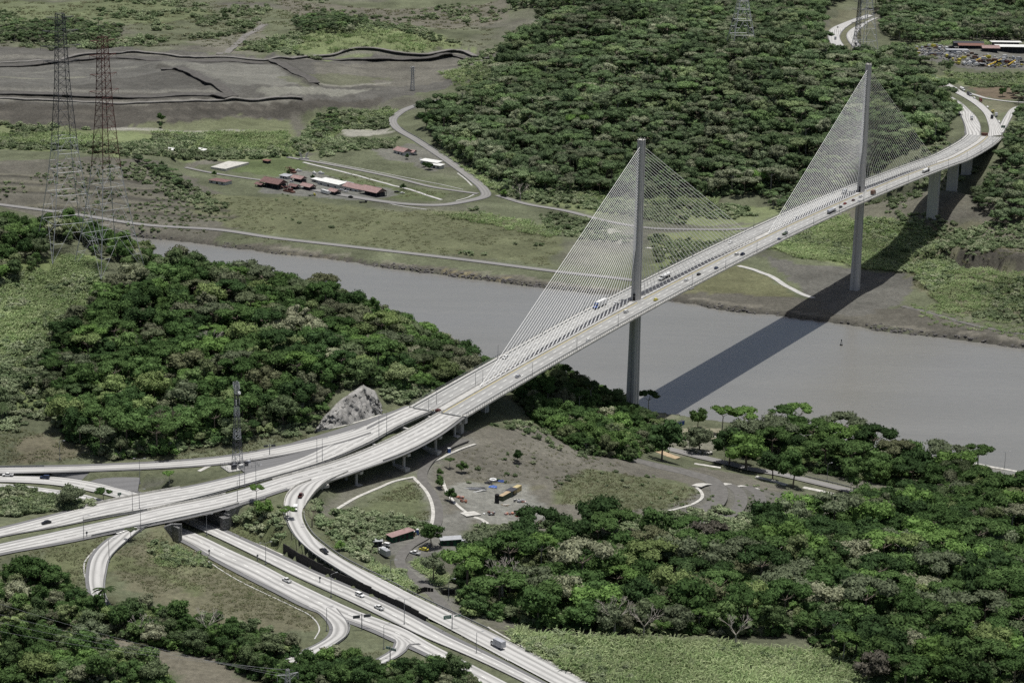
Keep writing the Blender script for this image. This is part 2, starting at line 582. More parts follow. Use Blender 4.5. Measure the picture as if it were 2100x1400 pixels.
add_road('top_left', rows_px([(1720, 112, 1740, 106, 86), (1705, 91, 1724, 84, 87), (1699, 72, 1722, 70.5, 88), (1706, 58, 1736, 55, 88.5), (1730, 47, 1755, 44, 89),
                              (1756, 37.5, 1772, 38.5, 89.5), (1780, 30, 1790, 32, 90)]), 'concrete_road', 'highway', sh=(2, 2), marks=(0.33, 0.66))
add_road('top_right', rows_px([(1793, 125, 1806, 120, 85), (1772, 111, 1785, 110, 86), (1753, 97, 1766, 96, 87), (1741, 84, 1757, 82, 87.5), (1737, 71, 1758, 66.5, 88),
                               (1747, 59, 1773, 51.5, 88.5), (1772, 46, 1786, 43, 89), (1790, 38, 1802, 36, 89.5)]), 'concrete_road', 'highway', sh=(2, 2), marks=(0.33, 0.66))
# far bank roads
add_road('canal_road', rows_cl([(-120, 404, 8), (0, 419, 8), (100, 432, 8), (168, 441, 8), (302, 461, 7.5), (450, 471, 7), (560, 487, 7), (700, 503, 6.5), (850, 520, 6),
                                (1000, 538, 6), (1140, 556, 5.5), (1300, 574, 5.5), (1420, 592, 5)], 7.0), 'old_road', 'canal_road', sh=(0.8, 0.8))
add_road('bend_road', rows_cl([(905, 205, 18), (870, 212, 17), (839, 221, 16), (814, 235, 15), (805, 248, 14.5), (817, 265, 14), (851, 285, 13.5), (888, 309, 13), (928, 336, 12), (968, 366, 11),
                               (992, 388, 10), (994, 402, 9.7), (962, 411, 9.6), (901, 420, 9.8), (834, 418, 10), (767, 410, 10), (700, 399, 10), (650, 390, 10), (600, 381, 10)], 8.0),
         'old_road', 'bend_road', sh=(1, 1))
add_road('village_road', rows_cl([(980, 397, 9.9), (930, 390, 10), (886, 383, 10), (810, 364, 10.5), (734, 348, 11), (677, 337, 11.5), (631, 329, 12), (590, 322, 12)], 6.0), 'old_road', 'village_road')
add_road('track_road', rows_cl([(380, 343, 11), (428, 353, 10.5), (471, 360, 10.3), (528, 368, 10.1), (575, 373, 10)], 5.0), 'old_road', 'village_road')
add_road('left_road', rows_cl([(-100, 293, 13), (0, 299, 13), (60, 305, 13), (130, 316, 13), (200, 326, 13)], 6.0), 'old_road', 'side_road')
add_road('far_track', rows_cl([(1020, 400, 9), (1080, 418, 8), (1160, 432, 8), (1240, 452, 7.5), (1330, 467, 7), (1420, 470, 7), (1520, 469, 7), (1620, 457, 7.5), (1700, 444, 9), (1774, 433, 12),
                               (1840, 422, 18), (1900, 413, 26), (1950, 408, 32), (2010, 402, 40)], 7.0), 'old_road', 'far_track')
add_road('river_road', rows_cl([(1330, 912, 12), (1386, 923, 11), (1428, 934, 11), (1493, 949, 11), (1536, 960, 11), (1600, 971, 11), (1664, 986, 11), (1718, 999, 11), (1800, 1020, 11.5), (1900, 1040, 12)], 7.0),
         'old_road', 'river_road')

# ---------------------------------------------------------------- terrain
CTRL = []
for u, v, z in [
    # far bank flats
    (-150, 430, 8), (0, 430, 8), (300, 445, 8), (500, 450, 8), (700, 445, 8), (1000, 490, 7), (600, 500, 4.5), (1000, 565, 4), (400, 485, 4.5), (1250, 560, 4.5),
    (1400, 580, 4.5), (1500, 560, 5), (1500, 500, 7), (1650, 520, 7), (1650, 620, 4), (1752, 590, 4.6), (1830, 570, 5), (1850, 650, 4), (2000, 690, 4), (2200, 720, 4),
    (100, 330, 24), (250, 328, 24), (380, 365, 12), (100, 400, 13), (300, 420, 10), (-100, 330, 22),
    (600, 385, 10), (450, 345, 11), (700, 335, 11.5), (850, 345, 11), (950, 395, 10), (760, 300, 14), (820, 235, 15), (400, 300, 15), (100, 280, 16), (600, 280, 16), (500, 320, 12),
    (-100, 270, 16), (0, 265, 16), (200, 268, 16), (400, 268, 16), (600, 240, 17), (760, 222, 16), (-100, 206, 36), (0, 204, 36), (300, 208, 36), (600, 204, 33), (760, 196, 26),
    (0, 130, 40), (200, 170, 39), (400, 185, 38), (500, 125, 40), (700, 130, 38), (900, 120, 38), (1000, 112, 42), (850, 180, 24),
    (0, 60, 46), (200, 30, 47), (500, 60, 47), (650, 60, 58), (750, 75, 60), (860, 80, 57), (700, 110, 43), (600, 8, 50), (900, 20, 50), (0, -10, 50), (400, -40, 55), (1000, 60, 55), (-200, 80, 45),
    (980, 180, 30),
    # forest hill
    (870, 270, 15), (1000, 365, 11), (1100, 410, 8.5), (1300, 425, 8), (1500, 418, 8), (1620, 445, 9), (1000, 240, 30), (1100, 290, 26), (1300, 335, 22), (1200, 230, 42), (1450, 340, 25),
    (1100, 150, 55), (1300, 200, 58), (1500, 250, 52), (1620, 330, 38), (1700, 300, 50), (1650, 400, 18), (1100, 60, 78), (1300, 60, 92), (1500, 120, 92), (1500, 20, 100), (1300, -30, 105), (1700, 160, 84),
    (1650, 90, 92), (1600, 40, 100), (1820, 210, 76), (1780, 290, 58), (1850, 310, 56), (1760, 390, 24), (1900, 270, 66), (1940, 300, 62), (1940, 230, 71), (1850, 160, 80), (1720, 20, 95), (1760, 130, 85), (1830, 110, 84),
    # far right
    (1913, 421, 38), (1956, 389, 45), (1993, 357, 50), (1850, 470, 18), (1960, 460, 26), (2040, 400, 44), (2100, 330, 62), (2100, 400, 52), (2080, 290, 68), (2000, 520, 22), (2100, 480, 34), (2060, 600, 12), (1950, 600, 9),
    (1900, 540, 11), (2200, 560, 24), (2100, 660, 6), (2150, 420, 50), (2200, 300, 70), (2040, 205, 72), (2100, 240, 71.5), (2000, 165, 74.5), (2090, 150, 77), (1900, 140, 79), (2000, 110, 81), (2100, 105, 81), (1930, 80, 82), (2060, 50, 86), (1900, 30, 92), (2000, 5, 98), (2200, 80, 86),
    # near left hill
    (0, 935, 69), (150, 945, 68.5), (300, 935, 70), (480, 920, 71), (620, 885, 73), (800, 832, 76), (60, 990, 65.5), (240, 980, 66.5), (-150, 950, 68), (-150, 700, 92),
    (0, 780, 84), (0, 660, 98), (200, 760, 84), (400, 780, 84), (600, 780, 84),
    (860, 790, 74), (930, 790, 70), (720, 760, 88),
    # ground below the viaduct and yard
    (880, 932, 62), (960, 902, 63), (740, 1008, 61.5), (830, 968, 61.5), (660, 1040, 62), (1000, 862, 62), (1040, 872, 61), (850, 985, 60), (900, 1050, 57), (880, 1092, 56), (820, 1130, 55.5), (840, 1180, 56), (900, 1232, 57.5),
    (1000, 1022, 54), (1060, 940, 57), (930, 990, 57), (1130, 890, 50), (1200, 980, 47), (1120, 1060, 51), (1400, 1000, 41), (1420, 1040, 40), (1300, 950, 38), (1200, 900, 38), (1250, 890, 26), (1300, 862, 12.4), (1345, 875, 9), (1400, 892, 8), (1360, 912, 11),
    (1470, 1015, 35), (1530, 1012, 28), (1570, 1010, 21), (1620, 1010, 14), (1640, 965, 10), (1500, 925, 9), (1700, 930, 8), (1900, 985, 8), (2060, 975, 4.5), (2200, 990, 4.5), (1100, 815, 44), (1180, 800, 30), (1060, 770, 52), (700, 1080, 63),
    # foreground
    (400, 1200, 60.5), (300, 1120, 64.5), (250, 1240, 61), (100, 1170, 64.5), (20, 1160, 65.5), (100, 1260, 61), (100, 1390, 60), (400, 1300, 59), (400, 1400, 58), (700, 1400, 56), (560, 1290, 59), (-150, 1200, 65), (-150, 1400, 60), (740, 1310, 57.5), (0, 1320, 61),
    (540, 1090, 64), (960, 1180, 54), (1000, 1260, 56), (1200, 1150, 46), (1500, 1150, 38), (1900, 1150, 30), (2050, 1050, 14), (1200, 1360, 54), (1400, 1330, 50), (1700, 1350, 46), (2050, 1350, 42), (2200, 1200, 25), (1700, 1060, 20), (1850, 1060, 16), (1500, 1420, 52), (1100, 1420, 56), (2250, 1400, 40), (1000, 1110, 54),
]:
    CTRL.append(U(u, v, z))
# hill in front of the canal, by depth
for u, v, Y in [(205, 500, 1300), (110, 458, 1330), (0, 425, 1340), (-150, 385, 1350), (270, 522, 1295), (340, 552, 1290), (500, 592, 1280), (700, 632, 1270), (850, 690, 1250), (950, 765, 1215), (300, 640, 1200), (500, 670, 1190), (700, 700, 1190), (100, 590, 1220), (215, 580, 1225)]:
    CTRL.append(DY(u, v, Y))
# canal-side foot of the hill
for x, y, z in [(-420, 1500, 20), (-250, 1440, 20), (-120, 1390, 18), (-20, 1345, 16), (40, 1290, 20), (-500, 1350, 90), (600, 1000, 12), (700, 1400, 4), (800, 1600, 30), (-700, 1800, 12), (-800, 2600, 35), (900, 2600, 80), (-600, 1000, 66), (600, 700, 45), (-600, 700, 62), (0, 600, 56)]:
    CTRL.append(np.array([x, y, z], float))
CTRL = np.array(CTRL)
# local inverse-distance blend of planes: smooth and free of overshoot
_c = CTRL[:, :2] / 100.0
_n = len(_c)
_d = np.linalg.norm(_c[:, None] - _c[None], axis=2)
_K = np.where(_d > 0, _d ** 2 * np.log(_d + 1e-12), 0) + np.eye(_n) * 0.02
_A = np.zeros((_n + 3, _n + 3))
_A[:_n, :_n] = _K
_A[:_n, _n] = 1
_A[:_n, _n + 1:] = _c
_A[_n:, :_n] = _A[:_n, _n:].T
_w = np.linalg.solve(_A, np.concatenate([CTRL[:, 2], [0, 0, 0]]))


def tps(x, y):
    sh = np.shape(x)
    q = np.stack([np.ravel(x), np.ravel(y)], 1) / 100.0
    out = np.empty(len(q))
    for i in range(0, len(q), 20000):
        k = q[i:i + 20000]
        d2 = ((k[:, None, :] - _c[None]) ** 2).sum(2)
        out[i:i + 20000] = (0.5 * d2 * np.log(d2 + 1e-12)) @ _w[:_n] + _w[_n] + k @ _w[_n + 1:]
    return np.clip(out, 3.0, 135.0).reshape(sh)


def vnoise(x, y, cell, seed):
    r = np.random.default_rng(seed)
    T = r.random((256, 256))
    gx, gy = x / cell, y / cell
    ix, iy = np.floor(gx).astype(int), np.floor(gy).astype(int)
    fx, fy = gx - ix, gy - iy
    fx, fy = fx * fx * (3 - 2 * fx), fy * fy * (3 - 2 * fy)
    a, b2 = T[ix % 256, iy % 256], T[(ix + 1) % 256, iy % 256]
    c2, d2 = T[ix % 256, (iy + 1) % 256], T[(ix + 1) % 256, (iy + 1) % 256]
    return (a * (1 - fx) + b2 * fx) * (1 - fy) + (c2 * (1 - fx) + d2 * fx) * fy - 0.5


def fbm(x, y, cell, seed, oct=4):
    s, amp = 0, 1.0
    for k in range(oct):
        s = s + amp * vnoise(x, y, cell / 2 ** k, seed + k)
        amp *= 0.5
    return s


def smooth(a, b, x):
    t = np.clip((x - a) / (b - a), 0, 1)
    return t * t * (3 - 2 * t)


def grow(start, step, end, k=1.35):
    out, s = [], step
    p = start
    while abs(p - end) > 1 and (end - p) * np.sign(step) > 0:
        s *= k
        p += s
        out.append(p)
    return out


xs = np.arange(-760, 761, 4.0)
xs = np.concatenate([grow(-760, -4, -14000)[::-1], xs, grow(760, 4, 14000)])
ys = np.concatenate([np.arange(690, 1420, 3.0), np.arange(1420, 2300, 5.0), np.arange(2300, 4300, 9.0)])
ys = np.concatenate([grow(690, -3, -6000)[::-1], ys, grow(4291, 9, 22000)])
GX, GY = np.meshgrid(xs, ys, indexing='ij')
inner = (np.abs(GX) < 1300) & (GY > 500) & (GY < 5200)
GZ = np.full(GX.shape, 45.0)
GZ[inner] = tps(GX[inner], GY[inner])
edge = np.clip(np.maximum.reduce([(np.abs(GX) - 900) / 400, (650 - GY) / 200, (GY - 4000) / 1200]), 0, 1)
GZ = GZ * (1 - edge) + edge * np.maximum(8, 55 + 60 * fbm(GX, GY, 900, 5))
# terraces cut into the slope on the far bank (bench cuts)


def poly_world(px, z):
    return np.array([U(u, v, z)[:2] for u, v in px])


def inside(poly, x, y):
    r = np.zeros(np.shape(x), bool)
    n = len(poly)
    j = n - 1
    for i in range(n):
        xi, yi, xj, yj = *poly[i], *poly[j]
        c1 = ((yi > y) != (yj > y)) & (x < (xj - xi) * (y - yi) / (yj - yi + 1e-12) + xi)
        r ^= c1
        j = i
    return r


bench = inside(poly_world([(-120, 340), (330, 340), (420, 380), (490, 440), (490, 462), (-120, 405)], 14), GX, GY)
zq = np.floor(GZ / 3.2) * 3.2 + 3.2 * smooth(0.45, 0.95, (GZ / 3.2) % 1.0)
GZ = np.where(bench, zq, GZ)
GZ_BASE = GZ.copy()

# road corridors: nearest road edge distance and road height on the grid
RD = np.full(GX.shape, 1e9)
RZ = np.zeros(GX.shape)
RSEAL = np.zeros(GX.shape)


def stamp(px_, py_, pz_, hw, reach=26.0):
    i0, i1 = np.searchsorted(xs, [px_ - hw - reach, px_ + hw + reach])
    j0, j1 = np.searchsorted(ys, [py_ - hw - reach, py_ + hw + reach])
    if i1 <= i0 or j1 <= j0:
        return
    gx, gy = GX[i0:i1, j0:j1], GY[i0:i1, j0:j1]
    d = np.hypot(gx - px_, gy - py_) - hw
    cur = RD[i0:i1, j0:j1]
    m_ = d < cur
    cur[m_] = d[m_]
    RZ[i0:i1, j0:j1][m_] = pz_


for key, rd in ROADS.items():
    if not rd['carve']:
        continue
    nrow = len(rd['L'])
    for i in range(nrow):
        tt = i / (nrow - 1)
        if any(a <= tt <= b2 for a, b2 in rd['elevated']):
            continue
        l, r_ = rd['L'][i], rd['R'][i]
        w = np.linalg.norm((r_ - l)[:2])
        k = max(1, int(w / 5))
        for q in range(k):
            p = l + (r_ - l) * (q + 0.5) / k
            stamp(p[0], p[1], p[2], w / k / 2 + 1.2 + max(rd['sh']) * 0.5)
_hl = ROADS['hwr']
for l, r_ in zip(_hl['L'], _hl['R']):
    if True:
        d_ = (l - r_) / np.linalg.norm((l - r_)[:2])
        p = l + d_ * 3.4
        if U(560, 1120, 59.7)[0] < p[0] < U(880, 1268, 58)[0] and p[1] < U(560, 1120, 59.7)[1] + 5:
            stamp(p[0], p[1], l[2], 3.6)
kk = 1 - smooth(1.0, 15.0, RD)
GZ = GZ * (1 - kk) + (RZ - 0.55) * kk
rough = smooth(2.0, 25.0, RD)
farf = smooth(1800, 2800, GY)
hillk = np.exp(-(((GX - 200) / 420) ** 2 + ((GY - 2500) / 480) ** 2))
GZ = GZ + rough * (fbm(GX, GY, 60, 11) * (1.6 + 3.5 * farf) + fbm(GX, GY, 14, 31, 3) * 0.7 + hillk * 26 * fbm(GX + GY * 0.35, GY * 0.6, 170, 61, 3))


def berm(px, z, h, w):
    P = catmull([U(u, v, z) for u, v in px], 20.0)[:, :2]
    d = np.full(GX.shape, 1e9)
    m_ = (GY > 2000) & (GY < 3400) & (np.abs(GX) < 760)
    x, y = GX[m_], GY[m_]
    dd = np.full(x.shape, 1e9)
    for a, b in zip(P[:-1], P[1:]):
        ab = b - a
        t = np.clip(((x - a[0]) * ab[0] + (y - a[1]) * ab[1]) / (ab @ ab), 0, 1)
        dd = np.minimum(dd, np.hypot(x - a[0] - t * ab[0], y - a[1] - t * ab[1]))
    GZ[m_] += h * np.exp(-(dd / w) ** 2)


berm([(-150, 130), (100, 118), (250, 109), (430, 118), (560, 121), (700, 108), (860, 114), (940, 106), (1010, 120)], 40, 5.0, 13)
berm([(560, 123), (600, 145), (640, 170)], 38, 4.0, 12)
berm([(330, 142), (365, 139), (400, 152), (440, 172), (475, 196)], 38, 4.5, 16)
berm([(-150, 183), (150, 187), (300, 190), (430, 186)], 37, 3.0, 14)

# canal between the two banks
NEAR_BANK = np.array([(-3000, 2700), (-900, 1770), (-420, 1557), (-250, 1478), (-100, 1410), (20, 1362), (70, 1340), (104, 1327), (140, 1310), (186, 1285), (250, 1252), (297, 1226), (420, 1160), (600, 1065), (1400, 620), (4000, -800)], float)
FAR_BANK = np.array([(-3000, 3000), (-700, 1995), (-329, 1829), (-120, 1737), (88, 1645), (200, 1592), (300, 1545), (373, 1509), (600, 1400), (1400, 1010), (4000, -200)], float)


def bank_y(bank, x):
    return np.interp(x, bank[:, 0], bank[:, 1])


jit = fbm(GX, GY, 40, 77) * 9
dn = (GY - bank_y(NEAR_BANK, GX)) * 0.9 + jit * 0.5      # >0 : canal side of the near bank
df = (bank_y(FAR_BANK, GX) - GY) * 0.9 + jit             # >0 : canal side of the far bank
inw = np.minimum(dn, df)
GZ = np.where(inw > 0, -5.0, GZ)
bk = 1 - smooth(0.0, 16.0, -inw)
GZ = np.where(inw <= 0, GZ * (1 - bk) + np.minimum(GZ, 1.2 + 2.0 * smooth(0, 10, -inw)) * bk, GZ)
GZ = np.where((inw > -3.5) & (inw <= 0), np.minimum(GZ, -0.4 + 0.5 * fbm(GX, GY, 8, 3)), GZ)


def H(x, y):
    """terrain height by bilinear lookup"""
    x, y = np.asarray(x, float), np.asarray(y, float)
    i = np.clip(np.searchsorted(xs, x) - 1, 0, len(xs) - 2)
    j = np.clip(np.searchsorted(ys, y) - 1, 0, len(ys) - 2)
    fx = (x - xs[i]) / (xs[i + 1] - xs[i])
    fy = (y - ys[j]) / (ys[j + 1] - ys[j])
    return (GZ[i, j] * (1 - fx) + GZ[i + 1, j] * fx) * (1 - fy) + (GZ[i, j + 1] * (1 - fx) + GZ[i + 1, j + 1] * fx) * fy


def G(px, py):
    """terrain point seen at a place of the photograph"""
    d = ray(px, py)
    d = d / d[1]
    Y = np.arange(700.0, 6000.0, 2.0)
    P = np.stack([d[0] * Y, Y, CZ + d[2] * Y], 1)
    below = P[:, 2] < H(P[:, 0], P[:, 1])
    if not below.any():
        return P[-1]
    i = int(np.argmax(below))
    y0, y1 = (Y[i - 1] if i else Y[0]), Y[i]
    for _ in range(12):
        ym = 0.5 * (y0 + y1)
        if CZ + d[2] * ym < float(H(d[0] * ym, ym)):
            y1 = ym
        else:
            y0 = ym
    return np.array([d[0] * y1, y1, float(H(d[0] * y1, y1))])


def gpoly(px):
    return np.array([G(u, v)[:2] for u, v in px])


def dist_line(pts, x, y):
    d = np.full(np.shape(x), 1e9)
    for a, b2 in zip(pts[:-1], pts[1:]):
        ab = b2 - a
        t = np.clip(((x - a[0]) * ab[0] + (y - a[1]) * ab[1]) / (ab @ ab + 1e-9), 0, 1)
        d = np.minimum(d, np.hypot(x - a[0] - t * ab[0], y - a[1] - t * ab[1]))
    return d


# low rock scarp on the far right slope
_sc = gpoly([(1935, 528), (1960, 530), (1990, 545), (2030, 540), (2070, 552), (2110, 545)])
_ds = dist_line(_sc, GX, GY)
_side = GY - np.interp(GX, _sc[:, 0], _sc[:, 1])
GZ = GZ + np.where((_ds < 40) & (_side > 0), 7.0 * (1 - smooth(8, 40, _ds)), 0) - np.where((_ds < 14) & (_side <= 0), 3.0 * (1 - smooth(2, 14, _ds)), 0)

# ---------------------------------------------------------------- ground cover: colour zones as vertex colours
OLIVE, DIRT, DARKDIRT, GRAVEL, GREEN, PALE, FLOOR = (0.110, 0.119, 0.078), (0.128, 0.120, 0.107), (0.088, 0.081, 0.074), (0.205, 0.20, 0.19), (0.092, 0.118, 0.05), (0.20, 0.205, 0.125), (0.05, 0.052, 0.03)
CX = np.empty(GX.shape + (3,))
wob = fbm(GX, GY, 35, 91)[..., None]
far_k = smooth(1900, 3600, GY)[..., None]
CX[:] = np.array(OLIVE) * (1 + 0.5 * wob)
CX += (smooth(0.05, 0.5, fbm(GX, GY, 120, 95))[..., None]) * (np.array(DIRT) - np.array(OLIVE)) * 0.8
JX, JY = GX + fbm(GX, GY, 22, 51) * 12, GY + fbm(GX, GY, 22, 52) * 12 * (1 + farf)


def zone(px, col, k=1.0, jitter=True, world_xy=None):
    P = gpoly(px) if world_xy is None else np.array(world_xy, float)
    m_ = inside(P, JX if jitter else GX, JY if jitter else GY)
    CX[m_] = CX[m_] * (1 - k) + np.array(col) * (1 + 0.25 * wob[m_]) * k


def trail_or_shade_line(px, col, w, k=0.9):
    P = gpoly(px)
    d = dist_line(P, GX + fbm(GX, GY, 16, 57) * 3, GY)
    m_ = (k * (1 - smooth(w * 0.4, w * 0.75, d)))[..., None]
    CX[:] = CX * (1 - m_) + np.array(col) * m_


# far spoil ground
zone([(-150, 95), (150, 97), (330, 106), (560, 118), (700, 106), (850, 112), (950, 106), (1010, 122), (960, 170), (860, 190), (780, 208), (600, 238), (300, 264), (-150, 268)], (0.104, 0.099, 0.094))
zone([(-150, 136), (100, 124), (250, 116), (430, 124), (560, 128), (620, 170), (500, 178), (470, 200), (-150, 200)], (0.116, 0.112, 0.107), 0.9, False)
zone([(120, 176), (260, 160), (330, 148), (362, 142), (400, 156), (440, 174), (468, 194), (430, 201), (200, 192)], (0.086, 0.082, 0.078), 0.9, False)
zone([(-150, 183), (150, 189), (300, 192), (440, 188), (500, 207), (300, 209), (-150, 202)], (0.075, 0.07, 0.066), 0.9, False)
zone([(375, 134), (540, 128), (645, 168), (560, 176), (470, 172), (420, 152)], (0.165, 0.16, 0.148), 0.9, False)
zone([(520, 184), (640, 178), (780, 182), (700, 198), (560, 200)], (0.20, 0.195, 0.175), 0.9, False)
zone([(640, 128), (860, 122), (960, 116), (990, 125), (930, 160), (800, 178), (660, 168)], (0.14, 0.132, 0.117), 0.85, False)
zone([(560, 158), (700, 150), (800, 162), (700, 178), (620, 176)], (0.115, 0.12, 0.08), 0.7)
zone([(-150, 206), (300, 210), (600, 208), (790, 197), (780, 215), (600, 243), (300, 268), (-150, 268)], (0.074, 0.068, 0.062), 1.0, False)
zone([(-150, 0), (300, 0), (450, 30), (300, 50), (-150, 45)], (0.125, 0.145, 0.078), 0.7)
zone([(560, 0), (1040, 0), (1040, 40), (700, 60), (600, 30)], (0.135, 0.125, 0.105), 0.9)
zone([(380, 85), (520, 60), (560, 80), (470, 110)], (0.15, 0.14, 0.12), 0.7)
trail_or_shade_line([(450, 112), (500, 80), (540, 55), (520, 40)], (0.16, 0.15, 0.13), 9)
zone([(480, 100), (640, 60), (800, 60), (930, 90), (860, 110), (700, 106), (600, 115)], (0.12, 0.14, 0.075), 0.8)
zone([(260, 262), (600, 245), (620, 290), (300, 300)], (0.14, 0.15, 0.09), 0.8)
trail_or_shade_line([(230, 265), (330, 268), (450, 268), (530, 270)], (0.27, 0.26, 0.235), 8)
trail_or_shade_line([(605, 240), (612, 262), (622, 285), (626, 318)], (0.115, 0.108, 0.096), 12)
zone([(700, 265), (770, 258), (815, 270), (760, 280), (705, 278)], (0.27, 0.26, 0.235))
zone([(-100, 330), (330, 335), (420, 380), (490, 440), (490, 462), (-100, 405)], (0.118, 0.11, 0.097), 0.9)
zone([(430, 398), (640, 408), (760, 430), (950, 432), (1150, 475), (1130, 548), (800, 510), (470, 468), (380, 425)], (0.118, 0.125, 0.075), 0.95)
zone([(470, 325), (620, 320), (640, 345), (560, 362), (480, 352)], (0.10, 0.125, 0.06), 0.9)
zone([(640, 345), (800, 378), (930, 398), (900, 412), (800, 405), (700, 380), (640, 360)], (0.105, 0.125, 0.065), 0.8)
zone([(530, 395), (545, 372), (600, 350), (650, 352), (720, 378), (800, 386), (815, 400), (745, 412), (640, 404)], (0.15, 0.148, 0.142), 0.95, False)
zone([(760, 305), (850, 292), (930, 345), (900, 350), (800, 325)], (0.145, 0.14, 0.13), 0.9)
zone([(390, 325), (480, 300), (520, 318), (470, 332), (400, 345)], (0.14, 0.13, 0.12), 0.8)
zone([(325, 305), (370, 305), (380, 322), (330, 320)], (0.34, 0.33, 0.30), 0.7)
zone([(255, 478), (600, 503), (1000, 560), (1300, 598), (1300, 625), (1000, 590), (600, 530), (255, 500)], (0.115, 0.105, 0.092), 0.9)
zone([(560, 515), (680, 528), (720, 537), (600, 527)], (0.26, 0.22, 0.13), 0.6)
zone([(900, 555), (1060, 575), (1060, 582), (920, 566)], (0.26, 0.22, 0.13), 0.6)
zone([(1330, 590), (1500, 600), (1650, 610), (1900, 640), (2130, 700), (2130, 725), (1850, 690), (1600, 660), (1330, 630)], (0.105, 0.097, 0.087), 0.95)
zone([(1340, 480), (1420, 485), (1480, 500), (1450, 515), (1350, 510)], (0.23, 0.20, 0.115), 0.7)
zone([(1560, 520), (1640, 545), (1720, 545), (1860, 560), (1885, 580), (1850, 625), (1750, 650), (1690, 630), (1640, 590)], (0.115, 0.11, 0.104), 0.97)
zone([(1420, 560), (1520, 545), (1600, 580), (1640, 610), (1400, 600)], (0.13, 0.128, 0.075), 0.8)
zone([(1700, 380), (1960, 400), (2000, 420), (1900, 440), (1800, 470), (1690, 460)], (0.13, 0.12, 0.10), 0.6)
zone([(1830, 470), (2130, 420), (2130, 660), (1950, 640), (1880, 590)], (0.135, 0.13, 0.09), 0.8)
zone([(2000, 450), (2130, 440), (2130, 540), (1990, 545)], (0.15, 0.135, 0.12), 0.7)
zone([(1940, 525), (2120, 535), (2120, 560), (1950, 556)], (0.06, 0.055, 0.05), 0.9)  # shade of the steep scarp face put into the ground colour
trail_or_shade_line([(1860, 630), (1950, 655), (2040, 680), (2120, 690)], (0.12, 0.112, 0.1), 8)
zone([(1215, 478), (1250, 470), (1300, 490), (1280, 500), (1225, 492)], (0.32, 0.31, 0.28), 0.8)
# far right plateau
zone([(1850, 100), (1960, 92), (2140, 88), (2140, 145), (2000, 142), (1900, 122)], (0.135, 0.13, 0.124), 0.97)
zone([(1975, 178), (2130, 178), (2130, 205), (2060, 206), (2010, 197)], (0.15, 0.115, 0.088), 0.9)
zone([(2000, 205), (2090, 212), (2050, 240), (2035, 225)], (0.145, 0.14, 0.10), 0.9)
zone([(1720, 20), (1790, 20), (1790, 60), (1720, 130), (1690, 110), (1690, 60)], (0.13, 0.125, 0.085), 0.7)
# near side
zone([(640, 1060), (700, 1040), (860, 985), (885, 1040), (870, 1090), (760, 1110), (690, 1130), (640, 1100)], (0.105, 0.118, 0.066), 0.8)
zone([(850, 990), (920, 925), (1000, 878), (1080, 868), (1130, 895), (1300, 950), (1450, 958), (1600, 1000), (1580, 1060), (1350, 1060), (1130, 1080), (960, 1080), (900, 1040)], (0.138, 0.128, 0.113), 0.95)
zone([(1130, 985), (1200, 962), (1400, 985), (1432, 1010), (1410, 1040), (1270, 1052), (1150, 1030)], (0.115, 0.128, 0.072), 0.85)
zone([(960, 990), (1000, 975), (1120, 990), (1090, 1005), (980, 1010)], (0.125, 0.118, 0.085), 0.7)
zone([(925, 1010), (1000, 985), (1070, 985), (1110, 1020), (1140, 1065), (1010, 1080), (950, 1050)], (0.21, 0.206, 0.195), 0.85)
zone([(1360, 1060), (1440, 1010), (1470, 985), (1600, 1010), (1580, 1060), (1430, 1075)], (0.135, 0.13, 0.12), 0.97)
trail_or_shade_line([(1462, 992), (1480, 1012), (1484, 1035), (1470, 1055)], (0.10, 0.098, 0.08), 4)
trail_or_shade_line([(1505, 1000), (1525, 1015), (1532, 1040), (1520, 1060)], (0.09, 0.092, 0.07), 4)
zone([(1310, 885), (1400, 885), (1470, 905), (1440, 935), (1330, 925)], (0.19, 0.18, 0.155), 0.8)
zone([(1400, 872), (1500, 880), (1480, 900), (1410, 890)], (0.34, 0.31, 0.24), 0.7)
zone([(1980, 930), (2140, 960), (2140, 1000), (2060, 985), (1990, 950)], (0.17, 0.168, 0.165), 0.97)
trail_or_shade_line([(960, 905), (900, 928), (868, 962), (866, 985), (884, 1010), (898, 1045), (893, 1080)], (0.17, 0.163, 0.152), 8)
trail_or_shade_line([(880, 940), (800, 975), (720, 1010), (660, 1045)], (0.15, 0.142, 0.125), 8, 0.8)
zone([(770, 1120), (800, 1108), (870, 1092), (900, 1062), (960, 1045), (975, 1062), (940, 1100), (945, 1140), (870, 1140), (880, 1190), (905, 1215), (945, 1260), (960, 1290), (930, 1285), (860, 1220), (810, 1160)], (0.155, 0.15, 0.142), 0.95)
zone([(380, 1115), (500, 1180), (640, 1250), (640, 1300), (450, 1300), (250, 1210), (230, 1130), (300, 1090)], (0.13, 0.122, 0.085), 0.9)
zone([(240, 1130), (330, 1160), (420, 1220), (400, 1235), (300, 1180), (230, 1165)], (0.105, 0.122, 0.062), 0.7)
zone([(300, 1095), (400, 1120), (430, 1160), (370, 1170), (300, 1140)], (0.15, 0.155, 0.095), 0.8)
zone([(90, 1115), (210, 1095), (185, 1160), (180, 1200), (80, 1180)], (0.115, 0.125, 0.068), 0.8)
zone([(110, 1295), (260, 1308), (420, 1350), (560, 1410), (380, 1410), (300, 1350), (180, 1330)], (0.155, 0.14, 0.115), 0.95)
zone([(210, 1318), (300, 1325), (330, 1340), (240, 1340)], (0.22, 0.125, 0.085), 0.8)
zone([(20, 900), (110, 890), (170, 930), (120, 950), (10, 950)], (0.15, 0.135, 0.10), 0.9)
zone([(40, 985), (330, 985), (300, 1005), (230, 990), (100, 975)], (0.14, 0.138, 0.12), 0.8)
zone([(430, 1095), (520, 1040), (590, 1080), (640, 1140), (560, 1120)], (0.105, 0.125, 0.06), 0.8)
